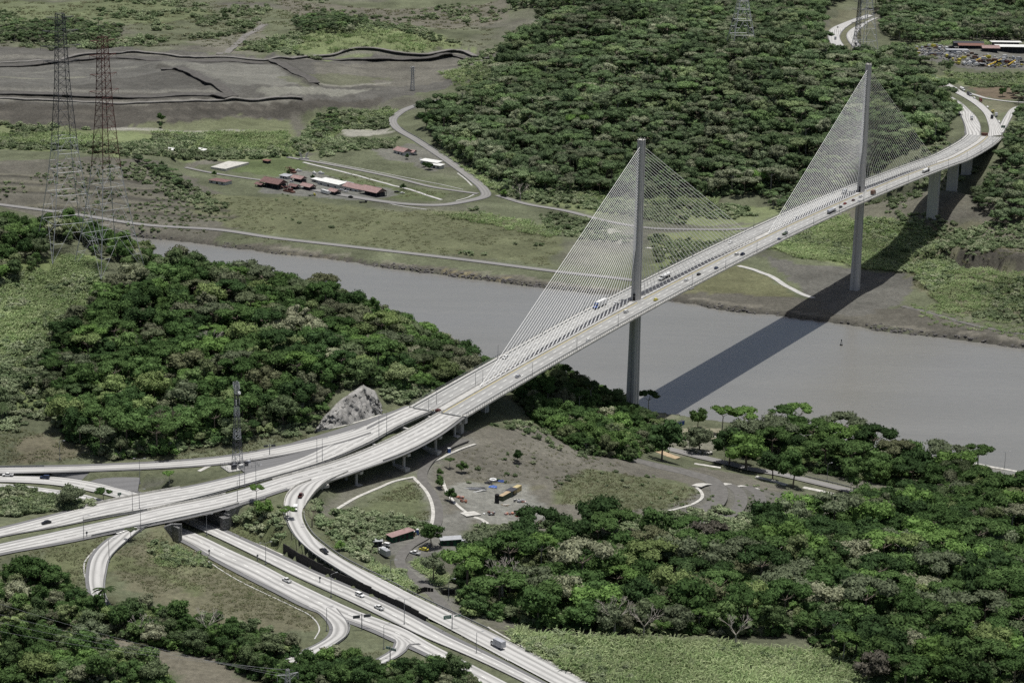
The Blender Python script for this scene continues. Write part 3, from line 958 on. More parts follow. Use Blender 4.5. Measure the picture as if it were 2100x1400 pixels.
zone([(-150, 640), (60, 520), (210, 530), (200, 660), (110, 730), (100, 840), (-150, 860)], (0.15, 0.185, 0.08), 0.85)
for pz in ([(-120, 235), (260, 270), (620, 285), (600, 322), (380, 330), (240, 322), (-120, 300)], [(640, 235), (800, 222), (815, 262), (700, 265), (640, 315), (600, 320)], [(480, 100), (640, 55), (860, 60), (1000, 110), (930, 100), (860, 112), (600, 115)],
           [(900, 305), (1000, 368), (1100, 395), (1300, 412), (1600, 420), (1640, 445), (1400, 462), (1150, 425), (1010, 395)], [(1330, 480), (1600, 450), (1740, 470), (1740, 545), (1560, 510), (1500, 540), (1350, 560)], [(1870, 150), (2140, 150), (2140, 178), (1990, 178)],
           ):
    zone(pz, (0.17, 0.20, 0.10), 0.7)
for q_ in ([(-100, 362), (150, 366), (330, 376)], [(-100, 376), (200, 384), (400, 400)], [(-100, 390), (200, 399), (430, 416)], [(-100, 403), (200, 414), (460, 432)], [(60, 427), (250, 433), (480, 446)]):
    trail_or_shade_line(q_, (0.058, 0.054, 0.048), 9, 0.85)
    trail_or_shade_line([(u_, v_ - 5) for u_, v_ in q_], (0.16, 0.15, 0.118), 6, 0.6)
trail_or_shade_line([(-150, 203), (100, 206), (300, 211), (450, 207), (600, 204)], (0.21, 0.20, 0.18), 8)
trail_or_shade_line([(-150, 222), (300, 228), (560, 222)], (0.105, 0.096, 0.086), 5)
trail_or_shade_line([(-150, 242), (300, 248), (520, 240)], (0.105, 0.096, 0.086), 5)
trail_or_shade_line([(40, 150), (150, 140), (300, 132), (420, 136)], (0.17, 0.165, 0.15), 6, 0.8)
trail_or_shade_line([(640, 172), (720, 176), (800, 170)], (0.22, 0.21, 0.19), 7, 0.8)
trail_or_shade_line([(-150, 181), (150, 187), (300, 190), (430, 185), (470, 197)], (0.17, 0.162, 0.15), 10)
trail_or_shade_line([(-100, 128), (100, 118), (250, 110), (430, 118), (560, 121), (700, 110), (860, 116), (940, 108), (1010, 120)], (0.16, 0.152, 0.14), 10)
trail_or_shade_line([(-100, 139), (100, 128), (250, 120), (420, 127), (560, 130)], (0.066, 0.063, 0.06), 20, 0.9)  # shade line below the basin rim, put into the ground colour
trail_or_shade_line([(-150, 195), (150, 198), (300, 201), (440, 198)], (0.075, 0.07, 0.066), 16, 0.9)  # painted shade on the step above the long slope
trail_or_shade_line([(560, 125), (600, 145), (640, 170)], (0.07, 0.066, 0.062), 18, 0.9)  # painted shade along the dividing dyke
trail_or_shade_line([(0, 158), (60, 162), (170, 158)], (0.21, 0.205, 0.17), 8, 0.7)
trail_or_shade_line([(330, 136), (365, 140), (395, 150)], (0.06, 0.057, 0.053), 14, 0.8)  # painted shade at the edge of the inner mound
trail_or_shade_line([(700, 135), (860, 140), (960, 130)], (0.085, 0.08, 0.075), 10, 0.6)
zone([(1040, 1290), (1250, 1310), (1500, 1320), (1700, 1345), (1850, 1425), (1150, 1425)], (0.085, 0.10, 0.05), 0.8)
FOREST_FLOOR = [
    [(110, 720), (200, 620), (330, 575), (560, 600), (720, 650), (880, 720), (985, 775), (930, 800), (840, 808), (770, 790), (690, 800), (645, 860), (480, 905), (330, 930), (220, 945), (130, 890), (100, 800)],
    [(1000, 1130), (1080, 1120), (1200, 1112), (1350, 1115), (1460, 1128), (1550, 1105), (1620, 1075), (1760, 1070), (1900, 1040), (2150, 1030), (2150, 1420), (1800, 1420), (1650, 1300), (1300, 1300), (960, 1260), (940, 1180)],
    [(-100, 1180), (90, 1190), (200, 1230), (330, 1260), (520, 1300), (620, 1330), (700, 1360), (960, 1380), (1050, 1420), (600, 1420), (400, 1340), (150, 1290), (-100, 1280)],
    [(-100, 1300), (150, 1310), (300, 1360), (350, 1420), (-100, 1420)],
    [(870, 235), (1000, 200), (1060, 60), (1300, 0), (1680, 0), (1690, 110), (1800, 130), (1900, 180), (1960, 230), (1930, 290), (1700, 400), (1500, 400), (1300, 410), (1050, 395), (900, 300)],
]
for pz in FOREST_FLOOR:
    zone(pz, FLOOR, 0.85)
# bare margins along sealed roads
mroad = ((RD > 0.5) & (RD < 4))[..., None]
CX = np.where(mroad & (GY[..., None] < 1500), CX * 0.6 + np.array((0.125, 0.13, 0.08)) * 0.4, CX)
# wet rock at the water line
wet = smooth(9, 1, -inw)[..., None] * (inw <= 0)[..., None]
CX = CX * (1 - 0.8 * wet) + np.array((0.055, 0.052, 0.05)) * 0.8 * wet
rim = ((inw < -8) & (inw > -15) & (vnoise(GX, GY, 25, 8) > 0.0))[..., None]
CX = np.where(rim, CX * 0.6 + np.array((0.24, 0.22, 0.19)) * 0.4, CX)
CX = np.clip(CX, 0.02, 0.6) * np.array([0.95, 0.97, 0.92])

m, nt, b = new_mat('ground')
at = N(nt, 'ShaderNodeAttribute', attribute_name='tint')
n1 = noise(nt, 0.05, 6.0, 0.7)
n2 = noise(nt, 0.35, 6.0, 0.72)
n3 = noise(nt, 1.6, 3.0, 0.7)
hs = N(nt, 'ShaderNodeHueSaturation')
nt.links.new(at.outputs['Color'], hs.inputs['Color'])
mu = N(nt, 'ShaderNodeMath', operation='MULTIPLY')
nt.links.new(mapr(nt, n1, 0.3, 0.7, 0.78, 1.2), mu.inputs[0])
nt.links.new(mapr(nt, n2, 0.32, 0.68, 0.72, 1.28), mu.inputs[1])
nt.links.new(mu.outputs[0], hs.inputs['Value'])
c = mixc(nt, mapr(nt, n3, 0.56, 0.72, 0, 0.45), hs.outputs[0], (0.055, 0.06, 0.032))
c = mixc(nt, mapr(nt, noise(nt, 2.3, 2.0), 0.66, 0.74, 0, 0.5), c, (0.30, 0.29, 0.25))
nt.links.new(c, b.inputs['Base Color'])
b.inputs['Roughness'].default_value = 0.95
b.inputs['Specular IOR Level'].default_value = 0.1
bump(nt, b, n2, 0.7, 1.5)
MAT['ground'] = m


def grid_mesh(name, Xg, Yg, Zg, keep=None, col=None):
    nx, ny = Xg.shape
    co = np.stack([Xg, Yg, Zg], 2).reshape(-1, 3)
    i, j = np.meshgrid(np.arange(nx - 1), np.arange(ny - 1), indexing='ij')
    a = (i * ny + j).ravel()
    q = np.stack([a, a + ny, a + ny + 1, a + 1], 1)
    if keep is not None:
        q = q[keep.ravel()]
    me = bpy.data.meshes.new(name)
    me.vertices.add(len(co))
    me.vertices.foreach_set('co', co.ravel())
    me.loops.add(q.size)
    me.loops.foreach_set('vertex_index', q.ravel())
    me.polygons.add(len(q))
    me.polygons.foreach_set('loop_start', np.arange(0, q.size, 4))
    me.polygons.foreach_set('loop_total', np.full(len(q), 4))
    me.polygons.foreach_set('use_smooth', np.ones(len(q), bool))
    me.update(calc_edges=True)
    if col is not None:
        ca = me.color_attributes.new('tint', 'FLOAT_COLOR', 'POINT')
        ca.data.foreach_set('color', np.concatenate([col.reshape(-1, 3), np.ones((len(co), 1))], 1).ravel())
    return me


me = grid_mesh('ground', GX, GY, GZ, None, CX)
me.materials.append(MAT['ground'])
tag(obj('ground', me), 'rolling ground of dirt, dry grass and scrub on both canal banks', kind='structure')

# canal water
m, nt, b = new_mat('water')
g = N(nt, 'ShaderNodeNewGeometry')
mp = N(nt, 'ShaderNodeMapping')
mp.inputs['Rotation'].default_value = (0, 0, 0.42)
mp.inputs['Scale'].default_value = (1.0, 2.2, 1.0)
nt.links.new(g.outputs['Position'], mp.inputs['Vector'])
w1 = noise(nt, 0.11, 5.0, 0.62, mp.outputs[0])
w2 = noise(nt, 0.006, 3.0, 0.5, g.outputs['Position'])
c = mixc(nt, mapr(nt, w2, 0.35, 0.65, 0, 1), (0.176, 0.173, 0.157), (0.190, 0.188, 0.176))
mp2 = N(nt, 'ShaderNodeMapping')
mp2.inputs['Rotation'].default_value = (0, 0, 0.42)
mp2.inputs['Scale'].default_value = (0.004, 0.035, 1.0)
nt.links.new(g.outputs['Position'], mp2.inputs['Vector'])
w3 = noise(nt, 1.0, 5.0, 0.6, mp2.outputs[0], 0.4)
c = mixc(nt, mapr(nt, w3, 0.42, 0.68, 0, 0.55), c, (0.21, 0.206, 0.188))
c = mixc(nt, mapr(nt, w1, 0.3, 0.7, 0, 0.2), c, (0.12, 0.118, 0.108))
nt.links.new(c, b.inputs['Base Color'])
b.inputs['Roughness'].default_value = 0.22
b.inputs['Specular IOR Level'].default_value = 0.6
bump(nt, b, w1, 0.5, 0.5)
MAT['water'] = m
mb = MB()
px_ = np.concatenate([[-3000, -900], np.arange(-600, 601, 60), [1400, 4000]])
for x0, x1 in zip(px_[:-1], px_[1:]):
    n0, n1_ = bank_y(NEAR_BANK, x0) - 25, bank_y(NEAR_BANK, x1) - 25
    f0, f1 = bank_y(FAR_BANK, x0) + 25, bank_y(FAR_BANK, x1) + 25
    mb.face([(x0, n0, 0), (x1, n1_, 0), (x1, f1, 0), (x0, f0, 0)])
tag(mb.build('water', 'water'), 'calm grey-brown water of the ship canal', kind='structure')


# ---------------------------------------------------------------- road ribbons
def strip_mesh(name, L, R, cross, mat, drop=0.0, thick=0.0):
    n = len(L)
    k = cross + 1
    t = np.linspace(0, 1, k)
    P = L[:, None, :] * (1 - t)[None, :, None] + R[:, None, :] * t[None, :, None]
    P = P.copy()
    P[..., 2] -= drop
    mid = (L + R) / 2
    al = np.concatenate([[0], np.cumsum(np.linalg.norm(np.diff(mid[:, :2], axis=0), axis=1))])
    wd = np.linalg.norm((R - L)[:, :2], axis=1)
    V = P.reshape(-1, 3)
    Fq, UV = [], []
    uvp = np.stack([np.repeat(al[:, None], k, 1), wd[:, None] * t[None]], 2).reshape(-1, 2)
    for i in range(n - 1):
        for j in range(cross):
            a = i * k + j
            Fq.append((a, a + 1, a + k + 1, a + k))
    me = bpy.data.meshes.new(name)
    me.from_pydata(V.tolist(), [], Fq)
    # faces must look up
    me.update()
    if me.polygons[0].normal.z < 0:
        me.flip_normals()
    uvl = me.uv_layers.new(name='UVMap')
    idx = np.empty(len(me.loops), int)
    me.loops.foreach_get('vertex_index', idx)
    uvl.data.foreach_set('uv', uvp[idx].ravel())
    me.materials.append(MAT[mat])
    return me


def widen(L, R, wl, wr):
    d = R - L
    n = d / np.maximum(np.linalg.norm(d[:, :2], axis=1), 1e-6)[:, None]
    return L - n * wl, R + n * wr


def dashes(mb, L, R, frac, dash=3.0, gap=6.0, w=0.28, up=0.02, t0=0, t1=1):
    line = L + (R - L) * frac
    nrm = (R - L) / np.linalg.norm((R - L)[:, :2], axis=1)[:, None]
    al = np.concatenate([[0], np.cumsum(np.linalg.norm(np.diff(line[:, :2], axis=0), axis=1))])
    s = al[-1] * t0
    while s < al[-1] * t1 - dash:
        p = [np.array([np.interp(q, al, line[:, k]) for k in range(3)]) for q in (s, s + dash)]
        nn = np.array([np.interp(s, al, nrm[:, k]) for k in range(3)]) * w / 2
        zz = np.array([0, 0, up])
        mb.face([p[0] - nn + zz, p[0] + nn + zz, p[1] + nn + zz, p[1] - nn + zz])
        s += dash + gap


ROAD_LABEL = {
    'farc': 'pale concrete highway lanes leading off the bridge on the hill side', 'nearc': 'pale concrete highway lanes leading off the bridge on the yard side',
    'ramp': 'curving concrete ramp from the viaduct down to the lower highway', 'hwr': 'lower highway lanes beside the retaining wall', 'hwl': 'lower highway lanes beside the dry grass',
    'verge': 'wide grey paved verge beside the sprayed rock face', 'gore': 'grey paved wedge between the slip road and the viaduct', 'gore_w': 'grey paved wedge between the slip road and the lower highway',
    'slip': 'slip road along the foot of the wooded hill', 'loop_w': 'loop ramp curling down from the upper highway', 'loop_s': 'loop ramp at the bottom of the picture beside the lower highway',
    'loop_e': 'short turning ramp among bushes at the bottom', 'far_left': 'bridge highway beyond the far joint, forest side', 'far_right': 'bridge highway beyond the far joint with queued trucks',
    'far_slip': 'slip road leaving the far bridge end', 'frontage': 'thin frontage road beside the red earth', 'top_left': 'distant curving highway lanes, outer side', 'top_right': 'distant curving highway lanes, inner side',
    'canal_road': 'grey service road along the far canal bank', 'bend_road': 'grey road bending round the red-roofed buildings', 'village_road': 'narrow road behind the red-roofed buildings',
    'track_road': 'narrow road beside the pale sports court', 'left_road': 'road behind the lattice towers', 'far_track': 'track crossing below the bridge on the far bank', 'river_road': 'grey road by the near canal bank'}
for key, rd in ROADS.items():
    o = obj(rd['name'], strip_mesh(rd['name'], rd['L'], rd['R'], rd['cross'], rd['mat']))
    tag(o, ROAD_LABEL[key], kind='structure')
    if max(rd['sh']) > 0 and key not in ('ramp',):
        sl, sr = widen(rd['L'], rd['R'], *rd['sh'])
        obj('road_shoulder', strip_mesh('road_shoulder', sl, sr, 4, 'asphalt', drop=0.10), o)
    if rd['marks']:
        mb = MB()
        for fr_ in rd['marks']:
            dashes(mb, rd['L'], rd['R'], fr_, w=0.32 if rd['L'][0][1] < 1500 else 0.5)
        obj('lane_markings', mb.mesh('lane_markings', 'white_line'), o)['kind'] = 'stuff'

# ---------------------------------------------------------------- cable-stayed bridge
def br(t, s=0.0, dz=0.0):
    q = B0 + BD * t + BN * s
    return np.array([q[0], q[1], zd(t) + dz])


T0 = -246.0
_ctr = [br(t) for t in np.arange(T0, 601, 20)] + [br(625), br(655)] + [U(1989, 302, 73.0), U(2008.6, 289, 71.4), U(2019, 279, 70.1)]
AX = catmull(_ctr, 5.0)
AXN = np.empty((len(AX), 3))
for i in range(len(AX)):
    d = (AX[min(i + 1, len(AX) - 1)] - AX[max(i - 1, 0)])[:2]
    d = d / np.linalg.norm(d)
    AXN[i] = (d[1], -d[0], 0)
AXT = np.concatenate([[0], np.cumsum(np.linalg.norm(np.diff(AX[:, :2], axis=0), axis=1))]) + T0


def ax(s, dz=0.0):
    return AX + AXN * s + np.array([0, 0, dz])


def ax_at(t, s, dz=0.0):
    p = np.array([np.interp(t, AXT, AX[:, k]) for k in range(3)])
    n = np.array([np.interp(t, AXT, AXN[:, k]) for k in range(3)])
    return p + n * s + np.array([0, 0, dz]), math.atan2(n[1], n[0])


def sweep(mb, prof, base=None, nrm=None, mi=0, close=True, caps=True):
    """sweep a profile [(s, dz)] along base line with side normals"""
    base = AX if base is None else base
    nrm = AXN if nrm is None else nrm
    i0 = len(mb.v)
    k = len(prof)
    for p, n in zip(base, nrm):
        for s, dz in prof:
            q = p + n * s
            mb.v.append((float(q[0]), float(q[1]), float(q[2] + dz)))
    kk_ = k if close else k - 1
    for i in range(len(base) - 1):
        for j in range(kk_):
            a, b2 = i0 + i * k + j, i0 + i * k + (j + 1) % k
            mb.f.append((a, b2, b2 + k, a + k))
            mb.mi.append(mi)
    if caps and close:
        mb.f.append(tuple(i0 + j for j in range(k))[::-1])
        e = i0 + (len(base) - 1) * k
        mb.f.append(tuple(e + j for j in range(k)))
        mb.mi += [mi, mi]


bridge = empty('cable_stayed_bridge', (B0[0], B0[1], 0))
bridge.location = (0, 0, 0)
tag(bridge, 'long concrete cable-stayed bridge with two pylons crossing the grey canal', 'bridge')
mb = MB()
sweep(mb, [(-17.3, -0.05), (-17.3, -0.55), (-8, -1.1), (-5.2, -4.3), (5.2, -4.3), (8, -1.1), (17.3, -0.55), (17.3, -0.05)])
mb.build('deck_girder', 'concrete', bridge)
for s0, s1 in ((-14.6, -2.7), (2.7, 14.6)):
    obj('carriageway', strip_mesh('carriageway', ax(s0, 0.02), ax(s1, 0.02), 4, 'deck_road'), bridge)
mb = MB()
sweep(mb, [(-2.7, -0.02), (-2.7, 0.06), (2.7, 0.06), (2.7, -0.02)])
mb.build('median_strip', 'concrete', bridge)
for s0 in (-2.5, 2.5):
    mb = MB()
    sweep(mb, [(s0 - 0.28, 0.0), (s0 - 0.12, 0.85), (s0 + 0.12, 0.85), (s0 + 0.28, 0.0)])
    mb.build('median_barrier', 'concrete', bridge)
for sg in (-1, 1):
    mb = MB()
    sweep(mb, [(sg * 14.6, 0.0), (sg * 14.7, 0.8), (sg * 14.95, 0.8), (sg * 15.05, 0.0)])
    mb.build('side_barrier', 'rail_grey', bridge)
    mb = MB()
    sweep(mb, [(sg * 15.05, -0.02), (sg * 15.05, 0.2), (sg * 17.25, 0.2), (sg * 17.25, -0.02)])
    mb.build('walkway', 'concrete', bridge)
    mb = MB()
    sweep(mb, [(sg * 17.0, -0.6), (sg * 17.0, 0.32), (sg * 17.42, 0.32), (sg * 17.42, -0.6)])
    mb.build('edge_beam', 'pale_concrete', bridge)
    mb = MB()
    for hz in (0.9, 1.5):
        sweep(mb, [(sg * 17.1, hz), (sg * 17.1, hz + 0.12), (sg * 17.22, hz + 0.12), (sg * 17.22, hz)])
    for t in np.arange(T0, AXT[-1], 2.5):
        p, rz = ax_at(t, sg * 17.16, 0.3)
        mb.box(p, (0.14, 0.14, 1.4), 0, rz)
    mb.build('railing', 'rail_grey', bridge)
mb = MB()
for s0 in (-6.6, -10.6, 6.6, 10.6):
    dashes(mb, ax(s0 - 0.2, 0.02), ax(s0 + 0.2, 0.02), 0.5, 4.0, 8.0, 0.3, 0.02)
mb.build('lane_markings', 'white_line', bridge)['kind'] = 'stuff'
mb = MB()
for s0 in (-14.2, 14.2):
    mb2 = strip_mesh('e', ax(s0 - 0.1, 0.045), ax(s0 + 0.1, 0.045), 1, 'white_line')
    obj('edge_line', mb2, bridge)
for s0 in (3.15, -3.15):
    obj('edge_line', strip_mesh('edge_line', ax(s0 - 0.22, 0.05), ax(s0 + 0.22, 0.05), 1, 'yellow_line'), bridge)
for i_ in (0, len(AX) - 1):
    mb = MB()
    p, n = AX[i_], AXN[i_]
    d = np.array([-n[1], n[0], 0])
    for sa, sb in ((-14.6, -2.7), (2.7, 14.6)):
        zz = np.array([0, 0, 0.06])
        mb.face([p + n * sa - d * 0.5 + zz, p + n * sb - d * 0.5 + zz, p + n * sb + d * 0.5 + zz, p + n * sa + d * 0.5 + zz])
    mb.build('expansion_joint', 'rail_grey', bridge)['kind'] = 'stuff'

AZ = math.atan2(BN[1], BN[0])


def pylon(t, zb):
    """tapering octagonal shaft through the median, grooved faces, door, top lamps"""
    zdk = zd(t)
    zt = zdk + 100.6
    rings = [(zb - 3, 6.9, 7.6, 1.3), (zdk - 4.4, 5.6, 6.2, 1.15), (zdk + 0.1, 5.3, 5.8, 1.1), (zdk + 60, 4.4, 5.0, 0.95), (zt, 4.1, 4.9, 0.9)]
    mb = MB()
    i0 = 0
    for z, w, l, c in rings:
        w2, l2 = w / 2, l / 2
        g_ = 0.35
        prof = [(-w2 + c, -l2), (-0.6, -l2), (-0.6, -l2 + g_), (0.6, -l2 + g_), (0.6, -l2), (w2 - c, -l2), (w2, -l2 + c), (w2, -0.7), (w2 - g_, -0.7), (w2 - g_, 0.7), (w2, 0.7), (w2, l2 - c),
                (w2 - c, l2), (-w2 + c, l2), (-w2, l2 - c), (-w2, 0.7), (-w2 + g_, 0.7), (-w2 + g_, -0.7), (-w2, -0.7), (-w2, -l2 + c)]
        for s, q in prof:
            xy = B0 + BD * (t + q) + BN * s
            mb.v.append((xy[0], xy[1], z))
    k = len(prof)
    for i in range(len(rings) - 1):
        for j in range(k):
            a, b2 = i * k + j, i * k + (j + 1) % k
            mb.f.append((a, b2, b2 + k, a + k))
            mb.mi.append(0)
    mb.f.append(tuple((len(rings) - 1) * k + j for j in range(k)))
    mb.mi.append(0)
    o = mb.build('pylon', 'pylon_concrete', bridge)
    m2 = MB()
    c0 = B0 + BD * (t - 2.95)
    m2.box((c0[0], c0[1], zdk + 0.1), (1.5, 0.5, 2.6), 0, AZ)
    m2.box((c0[0], c0[1], zdk + 3.4), (1.5, 0.5, 1.2), 0, AZ)
    m2.build('door', 'dark', o)
    m3 = MB()
    c1 = B0 + BD * t
    m3.box((c1[0], c1[1], zt), (4.0, 4.6, 0.25), 0, AZ)
    for a, b2 in ((-1.3, -1.5), (1.3, 1.5), (1.3, -1.5), (-1.3, 1.5)):
        q = c1 + BN * a + BD * b2
        m3.box((q[0], q[1], zt + 0.25), (0.5, 0.5, 1.1), 0, AZ)
    m3.build('top_cap', 'pale_concrete', o)
    m4 = MB()
    m4.box((c1[0], c1[1], zdk + 0.05), (6.8, 9.6, 0.12), 0, AZ)
    m4.build('collar', 'concrete', o)
    return o


pylon(0.0, 12.4)
pylon(420.0, 4.6)
NC = 34
cab = MB()
for tp in (0.0, 420.0):
    for sg in (-1, 1):
        for k in range(NC):
            f_ = k / (NC - 1)
            td = tp + sg * (14.0 + (186.0 if not (sg * (210 - tp) > 0) else 184.0) * f_)
            hp = 38.0 + 58.5 * f_
            a = ax_at(td, 0.0, 0.2)[0]
            q = B0 + BD * (tp + sg * 2.2)
            e = np.array([q[0], q[1], zd(tp) + hp])
            d = (e - a) / np.linalg.norm(e - a)
            mb = MB()
            mb.tube(a, a + d * 3.6, 0.34, n=6)
            mb.tube(a + d * 3.5, e, 0.17, n=5, caps=False)
            mb.build('stay_cable', 'cable_white', bridge)
for t, zb, wl in ((-200, 57, 1), (617, 36, 1), (675, 43, 1), (733, 48, 1)):
    p, rz = ax_at(t, 0)
    zb = min(zb, float(H(p[0], p[1])) - 2)
    mb = MB()
    mb.box((p[0], p[1], zb), (9.0, 4.6, p[2] - 4.4 - zb), 0, rz)
    mb.box((p[0], p[1], zb), (9.6, 0.9, p[2] - 4.5 - zb), 0, rz)
    mb.build('pier', 'pylon_concrete', bridge)
# end block at the near joint
p, rz = ax_at(T0 + 1.5, 0)
mb = MB()
for s0 in (-11, 11):
    q = ax_at(T0 + 2, s0)[0]
    zb = float(H(q[0], q[1])) - 2
    mb.box((q[0], q[1], zb), (6.0, 3.2, q[2] - 4 - zb), 0, rz)
mb.box((p[0], p[1], p[2] - 4.2), (33.0, 2.6, 3.2), 0, rz)
mb.build('end_pier', 'concrete', bridge)
mb = MB()
q, rz = ax_at(T0 + 0.5, 0.0, 0.1)
mb.box(q, (2.4, 2.6, 0.9), 0, rz)
mb.box(q + np.array([0, 0, 0.9]), (1.6, 1.8, 0.4), 0, rz)
tag(mb.build('maintenance_box', 'red_steel'), 'dull red maintenance box in the median at the near bridge joint', 'box')
q, rz = ax_at(AXT[-1] + 0, 0.0, 0.1)
mb = MB()
mb.box(q, (6.2, 2.6, 2.6), 0, rz)
mb.box(q + np.array([0, 0, 2.6]), (5.6, 2.2, 0.3), 0, rz)
for a in (-2.4, -0.8, 0.8, 2.4):
    mb.box(q + np.array([a * math.cos(rz) + 1.35 * math.sin(rz), a * math.sin(rz) - 1.35 * math.cos(rz), 0.3]), (0.2, 0.2, 2.0), 0, rz)
tag(mb.build('site_container', 'rust'), 'rust red container standing in the median at the far bridge joint', 'container')


# ---------------------------------------------------------------- viaduct, ramp deck and overpass
def seg_rows(key, a, b2):
    rd = ROADS[key]
    n = len(rd['L'])
    i, j = int(a * (n - 1)), int(round(b2 * (n - 1)))
    return rd['L'][i:j + 1], rd['R'][i:j + 1]


def deck(parent, L, R, thick=1.7, over=(0.6, 0.6), para=(True, True), mat='concrete', name='deck_slab'):
    Lw, Rw = widen(L, R, *over)
    n = len(L)
    mb = MB()
    for i in range(n):
        l, r_ = Lw[i], Rw[i]
        c0 = (l + r_) / 2
        li, ri = l + (c0 - l) * 0.10, r_ + (c0 - r_) * 0.10
        for p, dz in ((l, -0.06), (l, -0.45), (li, -thick), (ri, -thick), (r_, -0.45), (r_, -0.06)):
            mb.v.append((p[0], p[1], p[2] + dz))
    for i in range(n - 1):
        for j in range(6):
            a, b2 = i * 6 + j, i * 6 + (j + 1) % 6
            mb.f.append((a, b2, b2 + 6, a + 6))
            mb.mi.append(0)
    mb.f += [tuple(range(6))[::-1], tuple((n - 1) * 6 + k for k in range(6))]
    mb.mi += [0, 0]
    mb.build(name, mat, parent)
    nn = (Rw - Lw) / np.linalg.norm((Rw - Lw)[:, :2], axis=1)[:, None]
    nn[:, 2] = 0
    for use, E_, sg in ((para[0], Lw, 1), (para[1], Rw, -1)):
        if use:
            m2 = MB()
            sweep(m2, [(0.0, -0.5), (0.0, 0.85), (sg * 0.28, 0.85), (sg * 0.45, 0.0)], E_, nn)
            m2.build('parapet', 'pale_concrete', parent)


VIA = empty('approach_viaduct')
tag(VIA, 'pale concrete approach viaduct on column piers joining the near bridge end', 'viaduct')
fl = seg_rows('farc', 0.0, 0.42)
deck(VIA, *fl, para=(False, True))
nl = seg_rows('nearc', 0.0, 0.40)
deck(VIA, *nl, over=(0.6, 1.0), para=(True, False))
k_ = int(len(nl[0]) * 0.62)
nn = (nl[1] - nl[0])
nn = nn / np.linalg.norm(nn[:, :2], axis=1)[:, None]
nn[:, 2] = 0
m2 = MB()
sweep(m2, [(1.0, -0.5), (1.0, 0.85), (0.72, 0.85), (0.55, 0.0)], nl[1][:k_], nn[:k_])
m2.build('parapet', 'pale_concrete', VIA)
rl = seg_rows('ramp', 0.0, 0.16)
deck(VIA, *rl, over=(0.7, 0.7), thick=1.6)
# bent piers
for u, v, zf, n_col in ((940, 892, 64.5, 3), (895, 921, 63.5, 3), (825, 959, 62.5, 3), (737, 993, 62, 3), (655, 1022, 62, 2)):
    ft = U(u, v, zf)
    L, R = nl if u > 700 else rl
    i = int(np.argmin(np.linalg.norm(R[:, :2] - ft[:2], axis=1)))
    l, r_ = L[i], R[i]
    d = (r_ - l)[:2]
    wd_ = np.linalg.norm(d)
    d = d / wd_
    rz = math.atan2(d[1], d[0])
    zt = (l[2] + r_[2]) / 2 - 1.6
    far_reach = 16.0 if u > 700 else 0.0
    c0 = (l + r_)[:2] / 2 - d * far_reach / 2
    pier = empty('pier')
    pier.parent = VIA
    mb = MB()
    mb.box((c0[0], c0[1], zt - 1.3), (wd_ + far_reach + 1.6, 1.5, 1.3), 0, rz)
    mb.build('pier_cap', 'concrete', pier)
    for e in (1,):
        q = r_[:2] + d * 0.9
        mb = MB()
        mb.box((q[0], q[1], zt - 1.1), (1.0, 2.0, 1.4), 0, rz)
        mb.build('cap_end', 'pale_concrete', pier)
    for k in range(n_col + (2 if u > 700 else 0)):
        q = r_[:2] - d * (2.2 + k * (wd_ + far_reach - 4.4) / max(1, n_col + (2 if u > 700 else 0) - 1))
        zb = min(zf, float(H(q[0], q[1])))
        mb = MB()
        mb.tube((q[0], q[1], zb - 1), (q[0], q[1], zt - 1.25), 0.75, n=12)
        mb.build('column', 'concrete', pier)
    q = r_[:2] - d * (wd_ / 2)
    mb = MB()
    mb.box((q[0], q[1], zf - 3.5), (wd_ + 1.0, 3.4, 3.5), 0, rz)
    mb.build('footing', 'concrete', pier)

OVER = empty('highway_overpass')
tag(OVER, 'short concrete overpass with masonry abutments above the lower highway', 'overpass')
fo = seg_rows('farc', 0.545, 0.70)
no = seg_rows('nearc', 0.50, 0.62)
deck(OVER, *fo, over=(1.6, 0.5), thick=1.5)
deck(OVER, *no, over=(0.5, 0.8), thick=1.5)


def wall_line(parent, pts, z0, z1, th, mat, name='abutment_wall'):
    mb = MB()
    for i in range(len(pts) - 1):
        a, b2 = np.array(pts[i][:2]), np.array(pts[i + 1][:2])
        d = (b2 - a) / np.linalg.norm(b2 - a)
        n = np.array([-d[1], d[0]]) * th / 2
        za0, za1, zb0, zb1 = z0[i], z1[i], z0[i + 1], z1[i + 1]
        mb.hexa([(*(a - n), za0), (*(b2 - n), zb0), (*(b2 + n), zb0), (*(a + n), za0), (*(a - n), za1), (*(b2 - n), zb1), (*(b2 + n), zb1), (*(a + n), za1)])
    return mb.build(name, mat, parent)


# abutments follow the lower highway
def edge_pts(key, side, off, a, b2):
    rd = ROADS[key]
    L, R = widen(rd['L'], rd['R'], off, off)
    E_ = L if side == 'L' else R
    n = len(E_)
    return E_[int(a * (n - 1)):int(b2 * (n - 1)) + 1]


HR, HL = ROADS['hwr'], ROADS['hwl']


def near_idx(E_, p):
    return int(np.argmin(np.linalg.norm(E_[:, :2] - np.asarray(p)[:2], axis=1)))


ER = widen(HR['L'], HR['R'], 4.2, 0)[0]
EL = widen(HL['L'], HL['R'], 0, 3.2)[1]
for E_, ua, ub in ((ER, (345, 1034, 61), (464, 1083, 60.2)), (EL, (255, 1058, 61), (372, 1107, 60.3))):
    i, j = sorted((near_idx(E_, U(*ua)), near_idx(E_, U(*ub))))
    pts = E_[i:j + 1]
    wall_line(OVER, pts, [59.0] * len(pts), [67.0] * len(pts), 1.2, 'masonry')
